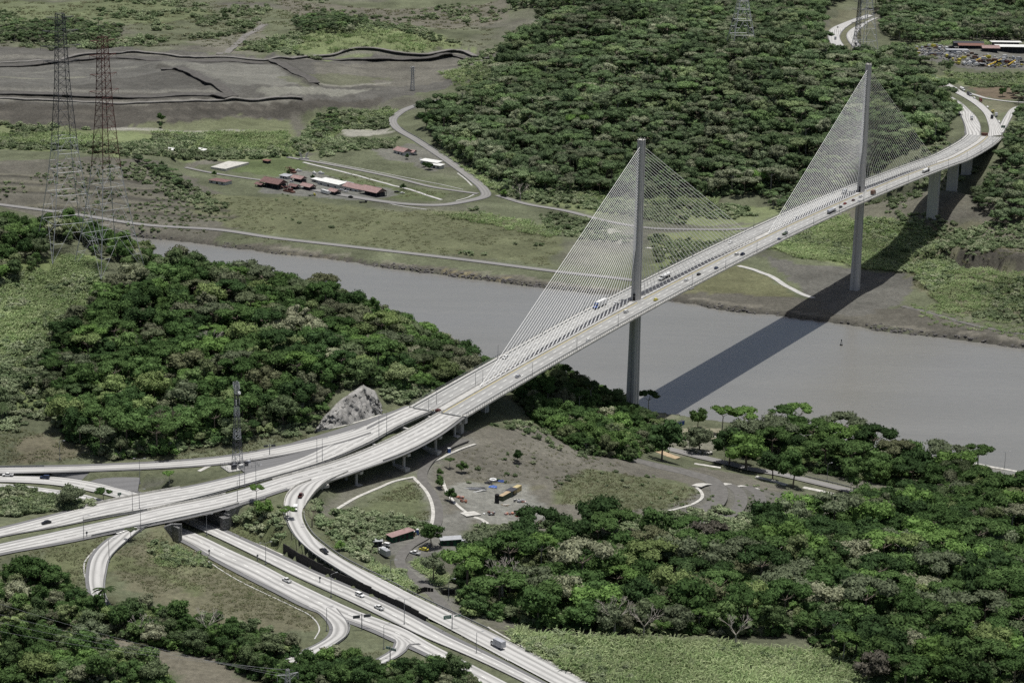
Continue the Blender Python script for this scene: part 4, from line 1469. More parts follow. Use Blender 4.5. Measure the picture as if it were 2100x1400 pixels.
# wing walls and corner block facing the lower highway
wing = [U(464, 1080, 60.5), U(498, 1060, 62.5), U(545, 1038, 65)]
wall_line(OVER, wing, [59, 60.5, 63.5], [68.6, 69.0, 69.3], 1.4, 'masonry', 'wing_wall')
wing = [U(373, 1107, 60.2), U(352, 1096, 62.5), U(327, 1092, 64.5)]
wall_line(OVER, wing, [59, 60.5, 63], [68.0, 67.8, 66.6], 1.4, 'masonry', 'wing_wall')
q = U(461, 1085, 60)
mb = MB()
mb.box((q[0], q[1], 59), (3.2, 3.2, 6.6), 0, 0.6)
mb.box((q[0], q[1], 65.6), (3.8, 3.8, 0.4), 0, 0.6)
mb.build('corner_pillar', 'masonry', OVER)

# stepped dark retaining wall between the lower highway and the ramp
RW = empty('retaining_wall')
tag(RW, 'stepped dark panel retaining wall between the lower highway and the curving ramp', 'retaining wall')
i, j = near_idx(ER, U(575, 1128, 59.6)), near_idx(ER, U(878, 1268, 58.1))
E2 = HR['L'][i:j + 1].copy()
RL_ = ROADS['ramp']['L']
for q_ in range(len(E2)):
    dd_ = RL_[np.argmin(np.linalg.norm(RL_[:, :2] - E2[q_, :2], axis=1))][:2] - E2[q_, :2]
    L_ = np.linalg.norm(dd_)
    E2[q_, :2] += dd_ / L_ * min(6.6, max(2.6, 0.5 * L_))
al = np.concatenate([[0], np.cumsum(np.linalg.norm(np.diff(E2[:, :2], axis=0), axis=1))])
npan = int(al[-1] / 5.0)
rr = random.Random(3)
for k in range(npan):
    s0, s1 = al[-1] * k / npan, al[-1] * (k + 1) / npan - 0.08
    a = [np.interp(s0, al, E2[:, c_]) for c_ in range(3)]
    b2 = [np.interp(s1, al, E2[:, c_]) for c_ in range(3)]
    f_ = k / npan
    h = 4.0 - 2.2 * f_ + (0.5 if (k // 3) % 2 else 0)
    mid = [(a[0] + b2[0]) / 2, (a[1] + b2[1]) / 2, (a[2] + b2[2]) / 2 - 1.0]
    mb = MB()
    mb.box((0, 0, 0), (s1 - s0, 0.5 + 0.05 * (k % 2), h + 1.0))
    mb.build('panel', 'black_panel', RW, mid, math.atan2(b2[1] - a[1], b2[0] - a[0]))

# ---------------------------------------------------------------- vegetation
def leaf_mat(name, stops, trans=0.33, isl=(0.65, 1.35), sat=0.9, patch=0.0):
    m = bpy.data.materials.new(name)
    m.use_nodes = True
    nt = m.node_tree
    nt.nodes.clear()
    out = N(nt, 'ShaderNodeOutputMaterial')
    oi = N(nt, 'ShaderNodeObjectInfo')
    g = N(nt, 'ShaderNodeNewGeometry')
    n = nt.nodes.new('ShaderNodeValToRGB')
    n.color_ramp.interpolation = 'LINEAR'
    e = n.color_ramp.elements
    while len(e) < len(stops):
        e.new(0.5)
    for el, (p, c) in zip(e, stops):
        el.position = p
        el.color = (*c, 1)
    nt.links.new(oi.outputs['Random'], n.inputs[0])
    hs = N(nt, 'ShaderNodeHueSaturation')
    hs.inputs['Saturation'].default_value = sat
    nt.links.new(n.outputs[0], hs.inputs['Color'])
    v = mapr(nt, g.outputs['Random Per Island'], 0, 1, *isl)
    if patch:
        pn = noise(nt, 0.014, 3.0)
        mu = N(nt, 'ShaderNodeMath', operation='MULTIPLY')
        nt.links.new(v, mu.inputs[0])
        nt.links.new(mapr(nt, pn, 0.3, 0.7, 1 - patch, 1 + patch), mu.inputs[1])
        v = mu.outputs[0]
    nt.links.new(v, hs.inputs['Value'])
    d = N(nt, 'ShaderNodeBsdfDiffuse')
    t = N(nt, 'ShaderNodeBsdfTranslucent')
    nt.links.new(hs.outputs[0], d.inputs['Color'])
    nt.links.new(hs.outputs[0], t.inputs['Color'])
    mx = N(nt, 'ShaderNodeMixShader')
    mx.inputs[0].default_value = trans
    nt.links.new(d.outputs[0], mx.inputs[1])
    nt.links.new(t.outputs[0], mx.inputs[2])
    nt.links.new(mx.outputs[0], out.inputs[0])
    MAT[name] = m
    return m


GREENS = [(0.0, (0.046, 0.086, 0.030)), (0.14, (0.064, 0.116, 0.036)), (0.28, (0.088, 0.150, 0.046)), (0.40, (0.052, 0.098, 0.030)), (0.52, (0.130, 0.165, 0.085)), (0.62, (0.125, 0.215, 0.055)),
          (0.72, (0.075, 0.130, 0.040)), (0.80, (0.150, 0.160, 0.100)), (0.87, (0.180, 0.245, 0.085)), (0.93, (0.118, 0.128, 0.078)), (0.97, (0.20, 0.22, 0.13)), (1.0, (0.31, 0.32, 0.21))]
leaf_mat('foliage', [(p, tuple(1.08 * a for a in c)) for p, c in GREENS], sat=0.93, patch=0.4)
TONES = [('dark green', 0.20, (0.048, 0.088, 0.031)), ('deep green', 0.20, (0.064, 0.118, 0.035)), ('mid green', 0.20, (0.090, 0.155, 0.047)), ('grey-green', 0.13, (0.138, 0.168, 0.096)),
         ('bright green', 0.14, (0.130, 0.225, 0.055)), ('yellowish green', 0.05, (0.185, 0.245, 0.085)), ('olive', 0.04, (0.140, 0.152, 0.080)), ('dull brown', 0.012, (0.116, 0.108, 0.084)), ('pale flowering', 0.025, (0.27, 0.285, 0.18))]
for nm_, w_, c_ in TONES:
    leaf_mat('tone ' + nm_, [(0, tuple(0.88 * a for a in c_)), (1, tuple(1.14 * a for a in c_))], sat=0.93, patch=0.25)
leaf_mat('foliage_far', [(p, tuple(1.45 * (0.65 * a + 0.35 * g_) for a, g_ in zip(c, (0.125, 0.150, 0.096)))) for p, c in GREENS], sat=0.9, patch=0.4)  # greens greyed and lightened: haze painted into the distant leaves
leaf_mat('foliage_bright', [(0, (0.10, 0.17, 0.04)), (0.5, (0.14, 0.21, 0.05)), (1, (0.12, 0.17, 0.065))])
leaf_mat('foliage_dark', [(0, (0.05, 0.08, 0.03)), (1, (0.065, 0.095, 0.04))])
leaf_mat('foliage_brown', [(0, (0.105, 0.082, 0.07)), (1, (0.125, 0.10, 0.08))])
leaf_mat('scrub', [(0, (0.135, 0.19, 0.085)), (0.3, (0.21, 0.27, 0.135)), (0.6, (0.29, 0.34, 0.19)), (0.8, (0.09, 0.135, 0.058)), (1.0, (0.35, 0.38, 0.235))], patch=0.35)
leaf_mat('grass_blades', [(0, (0.20, 0.29, 0.105)), (0.4, (0.28, 0.365, 0.155)), (0.75, (0.38, 0.44, 0.225)), (1.0, (0.22, 0.28, 0.12))], patch=0.3)


def quads_mesh(name, V4, mats, extra=None):
    """V4: (n,4,3) leaf faces; extra: MB of wood appended with material slot 1"""
    n = len(V4)
    V = V4.reshape(-1, 3)
    q = np.arange(4 * n).reshape(n, 4)
    me = bpy.data.meshes.new(name)
    if extra is None:
        me.from_pydata(V.tolist(), [], q.tolist())
    else:
        fs = q.tolist() + [tuple(4 * n + a for a in f) for f in extra.f]
        me.from_pydata(V.tolist() + extra.v, [], fs)
        me.polygons.foreach_set('material_index', np.array([0] * n + [1] * len(extra.f)))
    for mm in mats:
        me.materials.append(MAT[mm])
    me.update()
    return me


def leaf_quads(P, Nn, size, rg, flat=0.55):
    n = len(P)
    d = Nn * 0.75 + rg.normal(size=(n, 3)) * flat + np.array([0, 0, 0.25])
    d /= np.linalg.norm(d, axis=1)[:, None]
    a = np.cross(d, rg.normal(size=(n, 3)))
    a /= np.linalg.norm(a, axis=1)[:, None]
    b2 = np.cross(d, a)
    s = size * rg.uniform(0.55, 1.35, (n, 1))
    a, b2 = a * s, b2 * s * rg.uniform(0.55, 1.0, (n, 1))
    return np.stack([P - a * 0.9 - b2 * 0.3, P + a * 0.2 - b2, P + a + b2 * 0.2, P - a * 0.1 + b2], 1)


def blob(c0, r0, sh, rg):
    """rough closed lump (quads) that fills the inside of one lobe"""
    A, B_ = 7, 4
    P = np.empty((B_ + 1, A, 3))
    for i in range(B_ + 1):
        th = math.pi * (0.06 + 0.80 * i / B_)
        for j in range(A):
            ph = 2 * math.pi * (j + 0.5 * (i % 2)) / A
            k = r0 * rg.uniform(0.66, 0.86)
            P[i, j] = c0 + np.array([math.sin(th) * math.cos(ph), math.sin(th) * math.sin(ph), math.cos(th)]) * k * sh
    return np.array([[P[i, j], P[i + 1, j], P[i + 1, (j + 1) % A], P[i, (j + 1) % A]] for i in range(B_) for j in range(A)])


def crown_quads(seed, R, zc, hz, nl, lr, leaf, dens, gap=0.25, umbrella=False, core=True):
    rg = np.random.default_rng(seed)
    C, rad = [], []
    for k in range(nl):
        an = rg.uniform(0, 2 * math.pi)
        rr_ = R * math.sqrt(rg.uniform(0.02, 1)) * 0.78
        top = hz * math.sqrt(max(0.0, 1 - (rr_ / R) ** 2))
        z = zc + (top * rg.uniform(0.75, 1.0) if umbrella else top * rg.uniform(-0.45, 0.95))
        C.append((rr_ * math.cos(an), rr_ * math.sin(an), z))
        rad.append(lr * R * rg.uniform(0.7, 1.3))
    C, rad = np.array(C), np.array(rad)
    out = []
    for c0, r0 in zip(C, rad):
        n = int(dens * 4 * r0 * r0 / (leaf * leaf))
        v = rg.normal(size=(n, 3))
        v /= np.linalg.norm(v, axis=1)[:, None]
        v = v[v[:, 2] > (-0.15 if umbrella else -0.6)]
        sh = np.array([1, 1, 0.55 if umbrella else 0.8])
        P = c0 + v * r0 * sh * rg.uniform(0.72, 1.06, (len(v), 1))
        # patchy holes
        hole = np.sin(P[:, 0] * 1.7 + seed) * np.sin(P[:, 1] * 1.9 + 2 * seed) * np.sin(P[:, 2] * 2.1 + 3 * seed)
        keep = (hole > -gap * 1.6) | (rg.random(len(P)) < 0.35)
        dd = np.linalg.norm((P[:, None] - C[None]) / rad[None, :, None] / sh, axis=2)
        keep &= (dd < 0.62).sum(1) == 0
        out.append(leaf_quads(P[keep], v[keep], leaf, rg))
        if core:
            out.append(blob(c0, r0, sh, rg))
    return np.concatenate(out), C


def wood(C, R, hb, seed, thick, n_l=5, mat_i=0):
    rg = random.Random(seed)
    mb = MB()
    top = (rg.uniform(-0.4, 0.4), rg.uniform(-0.4, 0.4), hb)
    mb.tube((0, 0, -1.2), top, thick, thick * 0.72, 7, caps=False)
    idx = list(range(len(C)))
    rg.shuffle(idx)
    for i in idx[:n_l]:
        c0 = C[i]
        midp = ((top[0] + c0[0]) / 2 + rg.uniform(-.4, .4), (top[1] + c0[1]) / 2, (top[2] * 0.6 + c0[2] * 0.4))
        mb.tube(top, midp, thick * 0.5, thick * 0.3, 5, caps=False)
        mb.tube(midp, tuple(c0), thick * 0.3, thick * 0.08, 4, caps=False)
    return mb


SPEC = []   # (crown mesh, trunk mesh, joined mesh)


def species(name, seed, R, zc, hz, nl, lr, leaf, dens, gap, thick, umbrella=False, mat='foliage', bark='bark'):
    Q, C = crown_quads(seed, R, zc, hz, nl, lr, leaf, dens, gap, umbrella)
    wd = wood(C, R, zc - hz * 0.35 if not umbrella else zc - 1.0, seed, thick)
    return quads_mesh('crown', Q, [mat]), wd.mesh('trunk', bark), (Q, wd, mat, bark)


TREES = [
    species('a', 1, 6.2, 6.0, 4.4, 11, 0.44, 0.42, 0.92, 0.25, 0.34),
    species('b', 2, 5.2, 6.6, 5.2, 10, 0.46, 0.40, 0.92, 0.3, 0.30),
    species('c', 3, 7.2, 6.8, 4.4, 13, 0.38, 0.43, 0.92, 0.28, 0.40),
    species('d', 4, 4.4, 5.2, 4.6, 8, 0.50, 0.39, 0.92, 0.3, 0.26),
    species('e', 5, 7.8, 8.6, 3.4, 14, 0.34, 0.42, 0.9, 0.4, 0.36, umbrella=True),
    species('f', 6, 5.6, 8.6, 3.0, 10, 0.36, 0.4, 0.8, 0.5, 0.28, umbrella=True, bark='pale_bark'),
    species('g', 7, 4.8, 7.4, 5.8, 12, 0.40, 0.39, 0.85, 0.45, 0.28),
    species('h', 8, 3.4, 3.6, 3.4, 7, 0.50, 0.36, 1.0, 0.3, 0.2),
]
RADII = (6.2, 5.2, 7.2, 4.4, 7.8, 5.6, 4.8, 3.4)
print('tree quads', [len(t[2][0]) for t in TREES])


def branches(mb, p, d, ln, r0, depth, rg, tips=None):
    e = p + d * ln
    mb.tube(p, e, r0, r0 * 0.62, 5 if depth > 1 else 4, caps=False)
    if depth == 0:
        return
    for k in range(3 if depth > 1 else 4):
        nd = (d + Vector((rg.uniform(-1, 1), rg.uniform(-1, 1), rg.uniform(-0.25, 0.6))) * 0.75).normalized()
        branches(mb, e, nd, ln * rg.uniform(0.55, 0.8), r0 * 0.58, depth - 1, rg)


def bare_tree(seed, h=5.0, r0=0.32, depth=4):
    rg = random.Random(seed)
    mb = MB()
    branches(mb, Vector((0, 0, -1)), Vector((0, 0, 1)), h, r0, depth, rg)
    return mb


def palm_parts(seed):
    rg = random.Random(seed)
    t = MB()
    t.tube((0, 0, -0.6), (0.4, 0.2, 6.0), 0.28, 0.2, 7)
    q = []
    for k in range(18):
        an = k * 2.4
        up = rg.uniform(0.15, 1.1)
        d = Vector((math.cos(an), math.sin(an), 0))
        side = Vector((-math.sin(an), math.cos(an), 0))
        p = Vector((0.4, 0.2, 6.0))
        ln = 4.6
        for s in range(6):
            a0, a1 = s / 6, (s + 1) / 6
            P0 = p + d * ln * a0 + Vector((0, 0, up * ln * a0 - ln * 0.95 * a0 * a0))
            P1 = p + d * ln * a1 + Vector((0, 0, up * ln * a1 - ln * 0.95 * a1 * a1))
            w0, w1 = 0.55 * math.sin(math.pi * min(1, a0 + 0.15)), 0.55 * math.sin(math.pi * min(1, a1 * 0.98 + 0.02)) + 0.03
            for sg in (-1, 1):
                q.append([P0, P1, P1 + side * sg * w1 - Vector((0, 0, 0.35 * w1)), P0 + side * sg * w0 - Vector((0, 0, 0.35 * w0))])
    return np.array([[list(v) for v in f] for f in q]), t


def tuft(seed, R, h, n):
    rg = np.random.default_rng(seed)
    Q = []
    for k in range(n):
        an, rr_ = rg.uniform(0, 6.28), R * math.sqrt(rg.random())
        p = np.array([rr_ * math.cos(an), rr_ * math.sin(an), -0.2])
        lo_ = rg.uniform(0.35, 1.1)
        ln = np.array([math.cos(an) * lo_, math.sin(an) * lo_, 1.0])
        hh = h * rg.uniform(0.45, 1.0)
        w = rg.uniform(0.16, 0.36)
        sd_ = np.array([-math.sin(an + 1), math.cos(an + 1), 0]) * w
        e = p + ln * hh
        tip = e + np.array([math.cos(an), math.sin(an), -0.15]) * 0.6 * hh
        Q.append([p - sd_, p + sd_, e + sd_ * 0.8, e - sd_ * 0.8])
        Q.append([e - sd_ * 0.8, e + sd_ * 0.8, tip + sd_ * 0.2, tip - sd_ * 0.2])
    return np.array(Q)


def proto_collection(name, meshes):
    c0 = bpy.data.collections.new(name)
    for i, me in enumerate(meshes):
        o = bpy.data.objects.new('%s_%02d' % (name, i), me)
        c0.objects.link(o)
    return c0


def scatter(name, pts, idx, rot, scl, coll, label):
    """one stuff object: vertices carry index, turn and size; geometry nodes put a plant on each"""
    me = bpy.data.meshes.new(name)
    me.from_pydata([tuple(map(float, p)) for p in pts], [], [])
    a = me.attributes.new('idx', 'INT', 'POINT')
    a.data.foreach_set('value', np.asarray(idx, np.int32))
    a = me.attributes.new('rot', 'FLOAT_VECTOR', 'POINT')
    rv = np.zeros((len(pts), 3))
    rv[:, 2] = rot
    a.data.foreach_set('vector', rv.ravel())
    a = me.attributes.new('scl', 'FLOAT_VECTOR', 'POINT')
    a.data.foreach_set('vector', np.asarray(scl, float).ravel())
    o = obj(name, me)
    ng = bpy.data.node_groups.new(name + '_nodes', 'GeometryNodeTree')
    ng.interface.new_socket('Geometry', in_out='INPUT', socket_type='NodeSocketGeometry')
    ng.interface.new_socket('Geometry', in_out='OUTPUT', socket_type='NodeSocketGeometry')
    gi, go = ng.nodes.new('NodeGroupInput'), ng.nodes.new('NodeGroupOutput')
    ci = ng.nodes.new('GeometryNodeCollectionInfo')
    ci.inputs['Collection'].default_value = coll
    ci.inputs['Separate Children'].default_value = True
    ci.inputs['Reset Children'].default_value = True
    ip = ng.nodes.new('GeometryNodeInstanceOnPoints')
    ip.inputs['Pick Instance'].default_value = True

    def named(nm, typ):
        n = ng.nodes.new('GeometryNodeInputNamedAttribute')
        n.data_type = typ
        n.inputs[0].default_value = nm
        return n.outputs[0]
    ng.links.new(gi.outputs[0], ip.inputs['Points'])
    ng.links.new(ci.outputs[0], ip.inputs['Instance'])
    ng.links.new(named('idx', 'INT'), ip.inputs['Instance Index'])
    ng.links.new(named('rot', 'FLOAT_VECTOR'), ip.inputs['Rotation'])
    ng.links.new(named('scl', 'FLOAT_VECTOR'), ip.inputs['Scale'])
    ng.links.new(ip.outputs[0], go.inputs[0])
    md = o.modifiers.new('plants', 'NODES')
    md.node_group = ng
    tag(o, label, kind='stuff')
    return o


# where nothing may grow: roads, bridge works, yards
ROADPTS = np.concatenate([np.stack([(rd['L'][:, 0] + rd['R'][:, 0]) / 2, (rd['L'][:, 1] + rd['R'][:, 1]) / 2, np.linalg.norm((rd['L'] - rd['R'])[:, :2], axis=1) / 2, rd['L'][:, 2]], 1) for rd in ROADS.values()] +
                         [np.stack([AX[:, 0], AX[:, 1], np.full(len(AX), 17.0), AX[:, 2]], 1)])


def clear_of_roads(x, y, margin):
    ok = np.ones(len(x), bool)
    for i in range(0, len(x), 4000):
        dx = x[i:i + 4000, None] - ROADPTS[None, :, 0]
        dy = y[i:i + 4000, None] - ROADPTS[None, :, 1]
        low = (H(x[i:i + 4000], y[i:i + 4000])[:, None] < ROADPTS[None, :, 3] - 19) & (ROADPTS[None, :, 2] > 16)
        ok[i:i + 4000] = np.where(low, 1e6, np.hypot(dx, dy) - ROADPTS[None, :, 2]).min(1) > margin
    return ok


TB1, TB2 = G(140, 522), G(224, 552)      # feet of the two tall power towers


def fill(px, spacing, margin=3.0, seed=0, keep=1.0, clump=None, water=True):
    """jittered lattice of places inside a ground polygon"""
    P = gpoly(px)
    rg = np.random.default_rng(seed + 100)
    x0, y0 = P.min(0)
    x1, y1 = P.max(0)
    gx, gy = np.meshgrid(np.arange(x0, x1, spacing), np.arange(y0, y1, spacing * 0.9), indexing='ij')
    gx = gx + (np.arange(gx.shape[1]) % 2)[None] * spacing / 2
    gx = (gx + rg.uniform(-0.42, 0.42, gx.shape) * spacing).ravel()
    gy = (gy + rg.uniform(-0.42, 0.42, gy.shape) * spacing).ravel()
    m_ = inside(P, gx, gy)
    if keep < 1:
        m_ &= rg.random(len(gx)) < keep
    if clump:
        cell, thr = clump
        m_ &= fbm(gx, gy, cell, seed + 5, 3) > thr
    gx, gy = gx[m_], gy[m_]
    m_ = clear_of_roads(gx, gy, margin)
    m_ &= (H(gx, gy) > 0.6)
    for q_ in (TB1, TB2):
        m_ &= np.hypot(gx - q_[0], gy - q_[1]) > (15 if spacing > 3.3 else 3)
    gx, gy = gx[m_], gy[m_]
    return np.stack([gx, gy, H(gx, gy)], 1)


FF = FOREST_FLOOR
TZ = [  # polygon, spacing, scale range, species, individuals?, label, group
    (FF[0], 8.6, (0.72, 1.2), (0, 1, 2, 3, 4, 6, 0, 2), 'broadleaf tree in the dense wood on the hill in front of the canal', 'trees on the near hill'),
    ([(-150, 455), (60, 470), (110, 500), (70, 560), (-150, 640)], 8.5, (0.7, 1.1), (0, 1, 3, 6), 'broadleaf tree on the slope below the lattice towers', 'trees on the near hill'),
    ([(60, 462), (140, 474), (215, 498), (300, 535), (340, 560), (320, 590), (275, 575), (230, 540), (140, 500), (60, 490)], 8.0, (0.6, 1.0), (0, 1, 3), 'broadleaf tree in the dense wood on the hill in front of the canal', 'trees on the near hill'),
    ([(700, 640), (820, 670), (920, 720), (1010, 760), (990, 790), (900, 760), (780, 700)], 8.0, (0.6, 1.0), (0, 3, 6, 7), 'broadleaf tree in the dense wood on the hill in front of the canal', 'trees on the near hill'),
    (FF[1], 9.2, (0.75, 1.35), (0, 1, 2, 3, 4, 6, 2, 0, 5), 'broadleaf tree in the dense wood between the lower highway and the canal', 'trees of the wood right of the lower highway'),
    (FF[2], 7.6, (0.5, 0.85), (0, 1, 3, 6, 7, 2), 'broadleaf tree in the wood at the bottom below the grassy triangle', 'trees along the bottom edge'),
    (FF[3], 7.8, (0.5, 0.9), (0, 1, 2, 3, 6), 'broadleaf tree in the wood at the bottom below the red track', 'trees along the bottom edge'),
    ([(1050, 800), (1100, 775), (1190, 770), (1260, 805), (1290, 850), (1345, 885), (1370, 905), (1310, 930), (1290, 945), (1200, 930), (1145, 900), (1100, 868)], 7.6, (0.55, 1.0), (0, 1, 3, 6, 7, 5), 'tree on the slope below the bridge beside the near pylon', 'trees beside the near pylon'),
    ([(1490, 908), (1620, 905), (1750, 925), (1900, 960), (2030, 990), (2030, 1015), (1900, 1012), (1780, 985), (1660, 965), (1560, 945), (1500, 930)], 8.6, (0.85, 1.4), (4, 0, 2, 2, 4, 1), 'spreading tree along the near canal bank', 'trees on the near canal bank'),
    ([(1760, 1035), (1900, 1035), (2150, 1030), (2150, 1075), (1760, 1075)], 9.0, (0.8, 1.2), (0, 2, 4, 1), 'broadleaf tree in the dense wood between the lower highway and the canal', 'trees of the wood right of the lower highway'),
]
def pack(P, rad, k=0.60):
    """keep big crowns first and drop places that crowd them"""
    order_ = np.argsort(-rad * np.random.default_rng(len(P)).uniform(0.45, 1.0, len(P)))
    cell = 12.0
    grid = {}
    out = []
    for i in order_:
        x, y = P[i, 0], P[i, 1]
        ci, cj = int(x // cell), int(y // cell)
        ok = True
        for a in (-1, 0, 1):
            for b2 in (-1, 0, 1):
                for j in grid.get((ci + a, cj + b2), ()):
                    if (P[j, 0] - x) ** 2 + (P[j, 1] - y) ** 2 < (k * (rad[i] + rad[j])) ** 2:
                        ok = False
                        break
                if not ok:
                    break
            if not ok:
                break
        if ok:
            grid.setdefault((ci, cj), []).append(i)
            out.append(i)
    return out


cand = []
tone_w = np.cumsum([t[1] for t in TONES])
for zi, (pz, sp_, sc_, kinds, lab, grp) in enumerate(TZ):
    P = fill(pz, 4.0, 5.0 if zi not in (7,) else 3.0, zi)
    rg = np.random.default_rng(500 + zi)
    kd = np.array([kinds[q] for q in rg.integers(0, len(kinds), len(P))])
    sc = sc_[0] * 0.75 + (sc_[1] * 1.18 - sc_[0] * 0.75) * rg.random(len(P)) ** 1.7
    rad = np.array(RADII)[kd] * sc
    for i in pack(P, rad):
        tn = int(np.searchsorted(tone_w, rg.random() * tone_w[-1]))
        cand.append((P[i], int(kd[i]), float(sc[i]), rg.uniform(0, 6.28), lab, grp, tn))


def proj(p):
    d = np.asarray(p) - np.array([0, 0, CZ])
    w = d @ _f
    return 1050 + F * (d @ _r) / w, 700 - F * (d @ _u) / w, w


FARZ = [
    (FF[4], 10.5, (0.5, 1.5)),
    ([(2050, 300), (2150, 240), (2180, 420), (2060, 470), (2000, 420), (2035, 350)], 9.5, (0.6, 1.1)),
    ([(1790, 15), (2180, -15), (2180, 88), (1950, 86), (1850, 92), (1800, 60)], 12, (0.8, 1.4)),
    ([(1040, 20), (1300, -40), (1760, -40), (1720, 10), (1600, 30), (1300, 30)], 12, (0.8, 1.4)),
    ([(1830, 100), (1880, 125), (1960, 150), (1900, 165), (1840, 150)], 9.5, (0.5, 0.9)),
    ([(600, 50), (680, 35), (760, 50), (720, 75), (620, 70)], 14, (0.5, 0.9)),
    ([(0, 52), (120, 45), (250, 60), (240, 85), (60, 90), (-100, 80)], 14, (0.4, 0.8)),
    ([(640, 250), (690, 235), (700, 265), (650, 290)], 8, (0.4, 0.7)),
    ([(250, 320), (330, 345), (400, 385), (370, 390), (300, 352)], 8, (0.35, 0.6)),
    ([(1560, 405), (1640, 380), (1680, 420), (1600, 440)], 9, (0.5, 0.8)),
    ([(2080, 190), (2180, 215), (2180, 330), (2095, 290)], 9, (0.8, 1.2)),
]
far_pts = []
for zi, (pz, sp_, sc_) in enumerate(FARZ):
    P = fill(pz, 5.0, 6.0, 40 + zi, keep=0.97, clump=(150, -0.42) if zi == 0 else None)
    rg = np.random.default_rng(700 + zi)
    kd = rg.integers(0, 8, len(P))
    sc = sc_[0] * 0.85 + (sc_[1] * 1.2 - sc_[0] * 0.85) * rg.random(len(P)) ** 1.9
    for i in pack(P, np.array(RADII)[kd] * sc, 0.62):
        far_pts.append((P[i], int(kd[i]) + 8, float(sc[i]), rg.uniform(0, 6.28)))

# the trees that show largest are things of their own, the rest is the wood
vis = []
for c_ in cand:
    u_, v_, w_ = proj(c_[0] + np.array([0, 0, 7.0]))
    inf = -30 < u_ < 2130 and -20 < v_ < 1425
    R_ = RADII[c_[1]] * c_[2]
    vis.append((R_ / w_ if inf else 0.0))
order = np.argsort(vis)[::-1]
single = set(int(i) for i in order[:270] if vis[i] > 0)
print('near trees', len(cand), 'far', len(far_pts))


def tree_thing(k, p, sc, rz, label, group, name='broadleaf_tree', crown_mat=None, sz=None):
    t = empty(name, p, rz)
    t.scale = (sc, sc, sc * (sz or 1.0))
    tag(t, label, 'tree', group)
    me = TREES[k][0]
    if crown_mat:
        key = ('cm', k, crown_mat)
        if key not in MAT:
            m2 = me.copy()
            m2.materials.clear()
            m2.materials.append(MAT[crown_mat])
            MAT[key] = m2
        me = MAT[key]
    obj('crown', me, t)
    obj('trunk', TREES[k][1], t)
    return t


LANDMARK = [(960, 1150, 'beside the dirt yard entrance'), (1000, 1280, 'beside the lower highway and gantry sign'), (1150, 1110, 'below the scrap yard'), (1230, 1060, 'at the edge of the grassy bluff'),
            (1400, 1075, 'below the curved white kerb'), (1560, 1075, 'below the dark terraces'), (1700, 1030, 'beside the river road'), (1300, 1290, 'above the tall cane grass'), (1600, 1320, 'at the right end of the cane grass'),
            (1850, 1390, 'in the bottom right corner wood'), (2060, 1300, 'at the right edge, low in the wood'), (2060, 1120, 'at the right edge, middle of the wood'), (1900, 1020, 'behind the river road near the jetty'),
            (1800, 1150, 'in the middle right of the big wood'), (1500, 1200, 'in the middle of the big wood'), (1250, 1200, 'in the left part of the big wood'), (1750, 1260, 'in the lower right of the big wood'),
            (60, 1230, 'in the left thicket below the loop ramp'), (250, 1260, 'below the loop ramp and grassy triangle'), (450, 1300, 'below the grassy triangle'), (620, 1340, 'beside the bottom loop ramp'), (880, 1380, 'beside the lower highway at the bottom'),
            (80, 1380, 'below the red earth track'), (250, 1380, 'beside the red earth track'), (150, 850, 'at the left foot of the wooded hill'), (330, 900, 'at the foot of the wooded hill'), (500, 860, 'behind the telecom mast'),
            (650, 820, 'beside the sprayed rock face'), (300, 650, 'near the top of the wooded hill'), (600, 680, 'on the wooded hill top by the canal'), (850, 740, 'at the canal end of the wooded hill'), (450, 760, 'half way up the wooded hill'),
            (1200, 850, 'below the bridge deck'), (1290, 900, 'beside the near pylon'), (1550, 920, 'on the near canal bank'), (1750, 950, 'on the canal bank above the river road')]
by_label = {}
for i in sorted(single):
    c_ = cand[i]
    u_, v_, _w2 = proj(c_[0])
    lm = min(LANDMARK, key=lambda q: (q[0] - u_) ** 2 + 1.6 * (q[1] - v_) ** 2)[2]
    rr_ = RADII[c_[1]] * c_[2]
    size = 'huge' if rr_ > 8.6 else 'large' if rr_ > 7 else 'medium' if rr_ > 5 else 'small'
    by_label.setdefault('%s %s tree %s' % (size, TONES[c_[6]][0], lm), []).append((u_, i))
ORD = ('first', 'second', 'third', 'fourth', 'fifth', 'sixth', 'seventh', 'eighth', 'ninth', 'tenth', 'eleventh', 'twelfth', 'thirteenth', 'fourteenth', 'fifteenth', 'sixteenth', 'seventeenth', 'eighteenth', 'nineteenth', 'twentieth')
for lab_, lst in by_label.items():
    for k, (u_, i) in enumerate(sorted(lst)):
        c_ = cand[i]
        lb = lab_ if len(lst) == 1 else '%s, %s from left' % (lab_, ORD[min(k, 19)])
        tree_thing(c_[1], c_[0], c_[2], c_[3], lb, c_[5], sz=random.uniform(0.85, 1.2), crown_mat='tone ' + TONES[c_[6]][0])
rest = [c_ for i, c_ in enumerate(cand) if i not in single] + far_pts
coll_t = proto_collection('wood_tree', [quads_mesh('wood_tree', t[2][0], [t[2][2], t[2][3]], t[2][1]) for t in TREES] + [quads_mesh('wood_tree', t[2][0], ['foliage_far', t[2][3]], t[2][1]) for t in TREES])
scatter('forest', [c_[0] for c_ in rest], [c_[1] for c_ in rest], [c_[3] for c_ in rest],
        [(c_[2], c_[2], c_[2] * (0.8 + 0.4 * ((i * 37) % 100) / 100)) for i, c_ in enumerate(rest)], coll_t, 'dense tropical forest covering the hills on both banks')

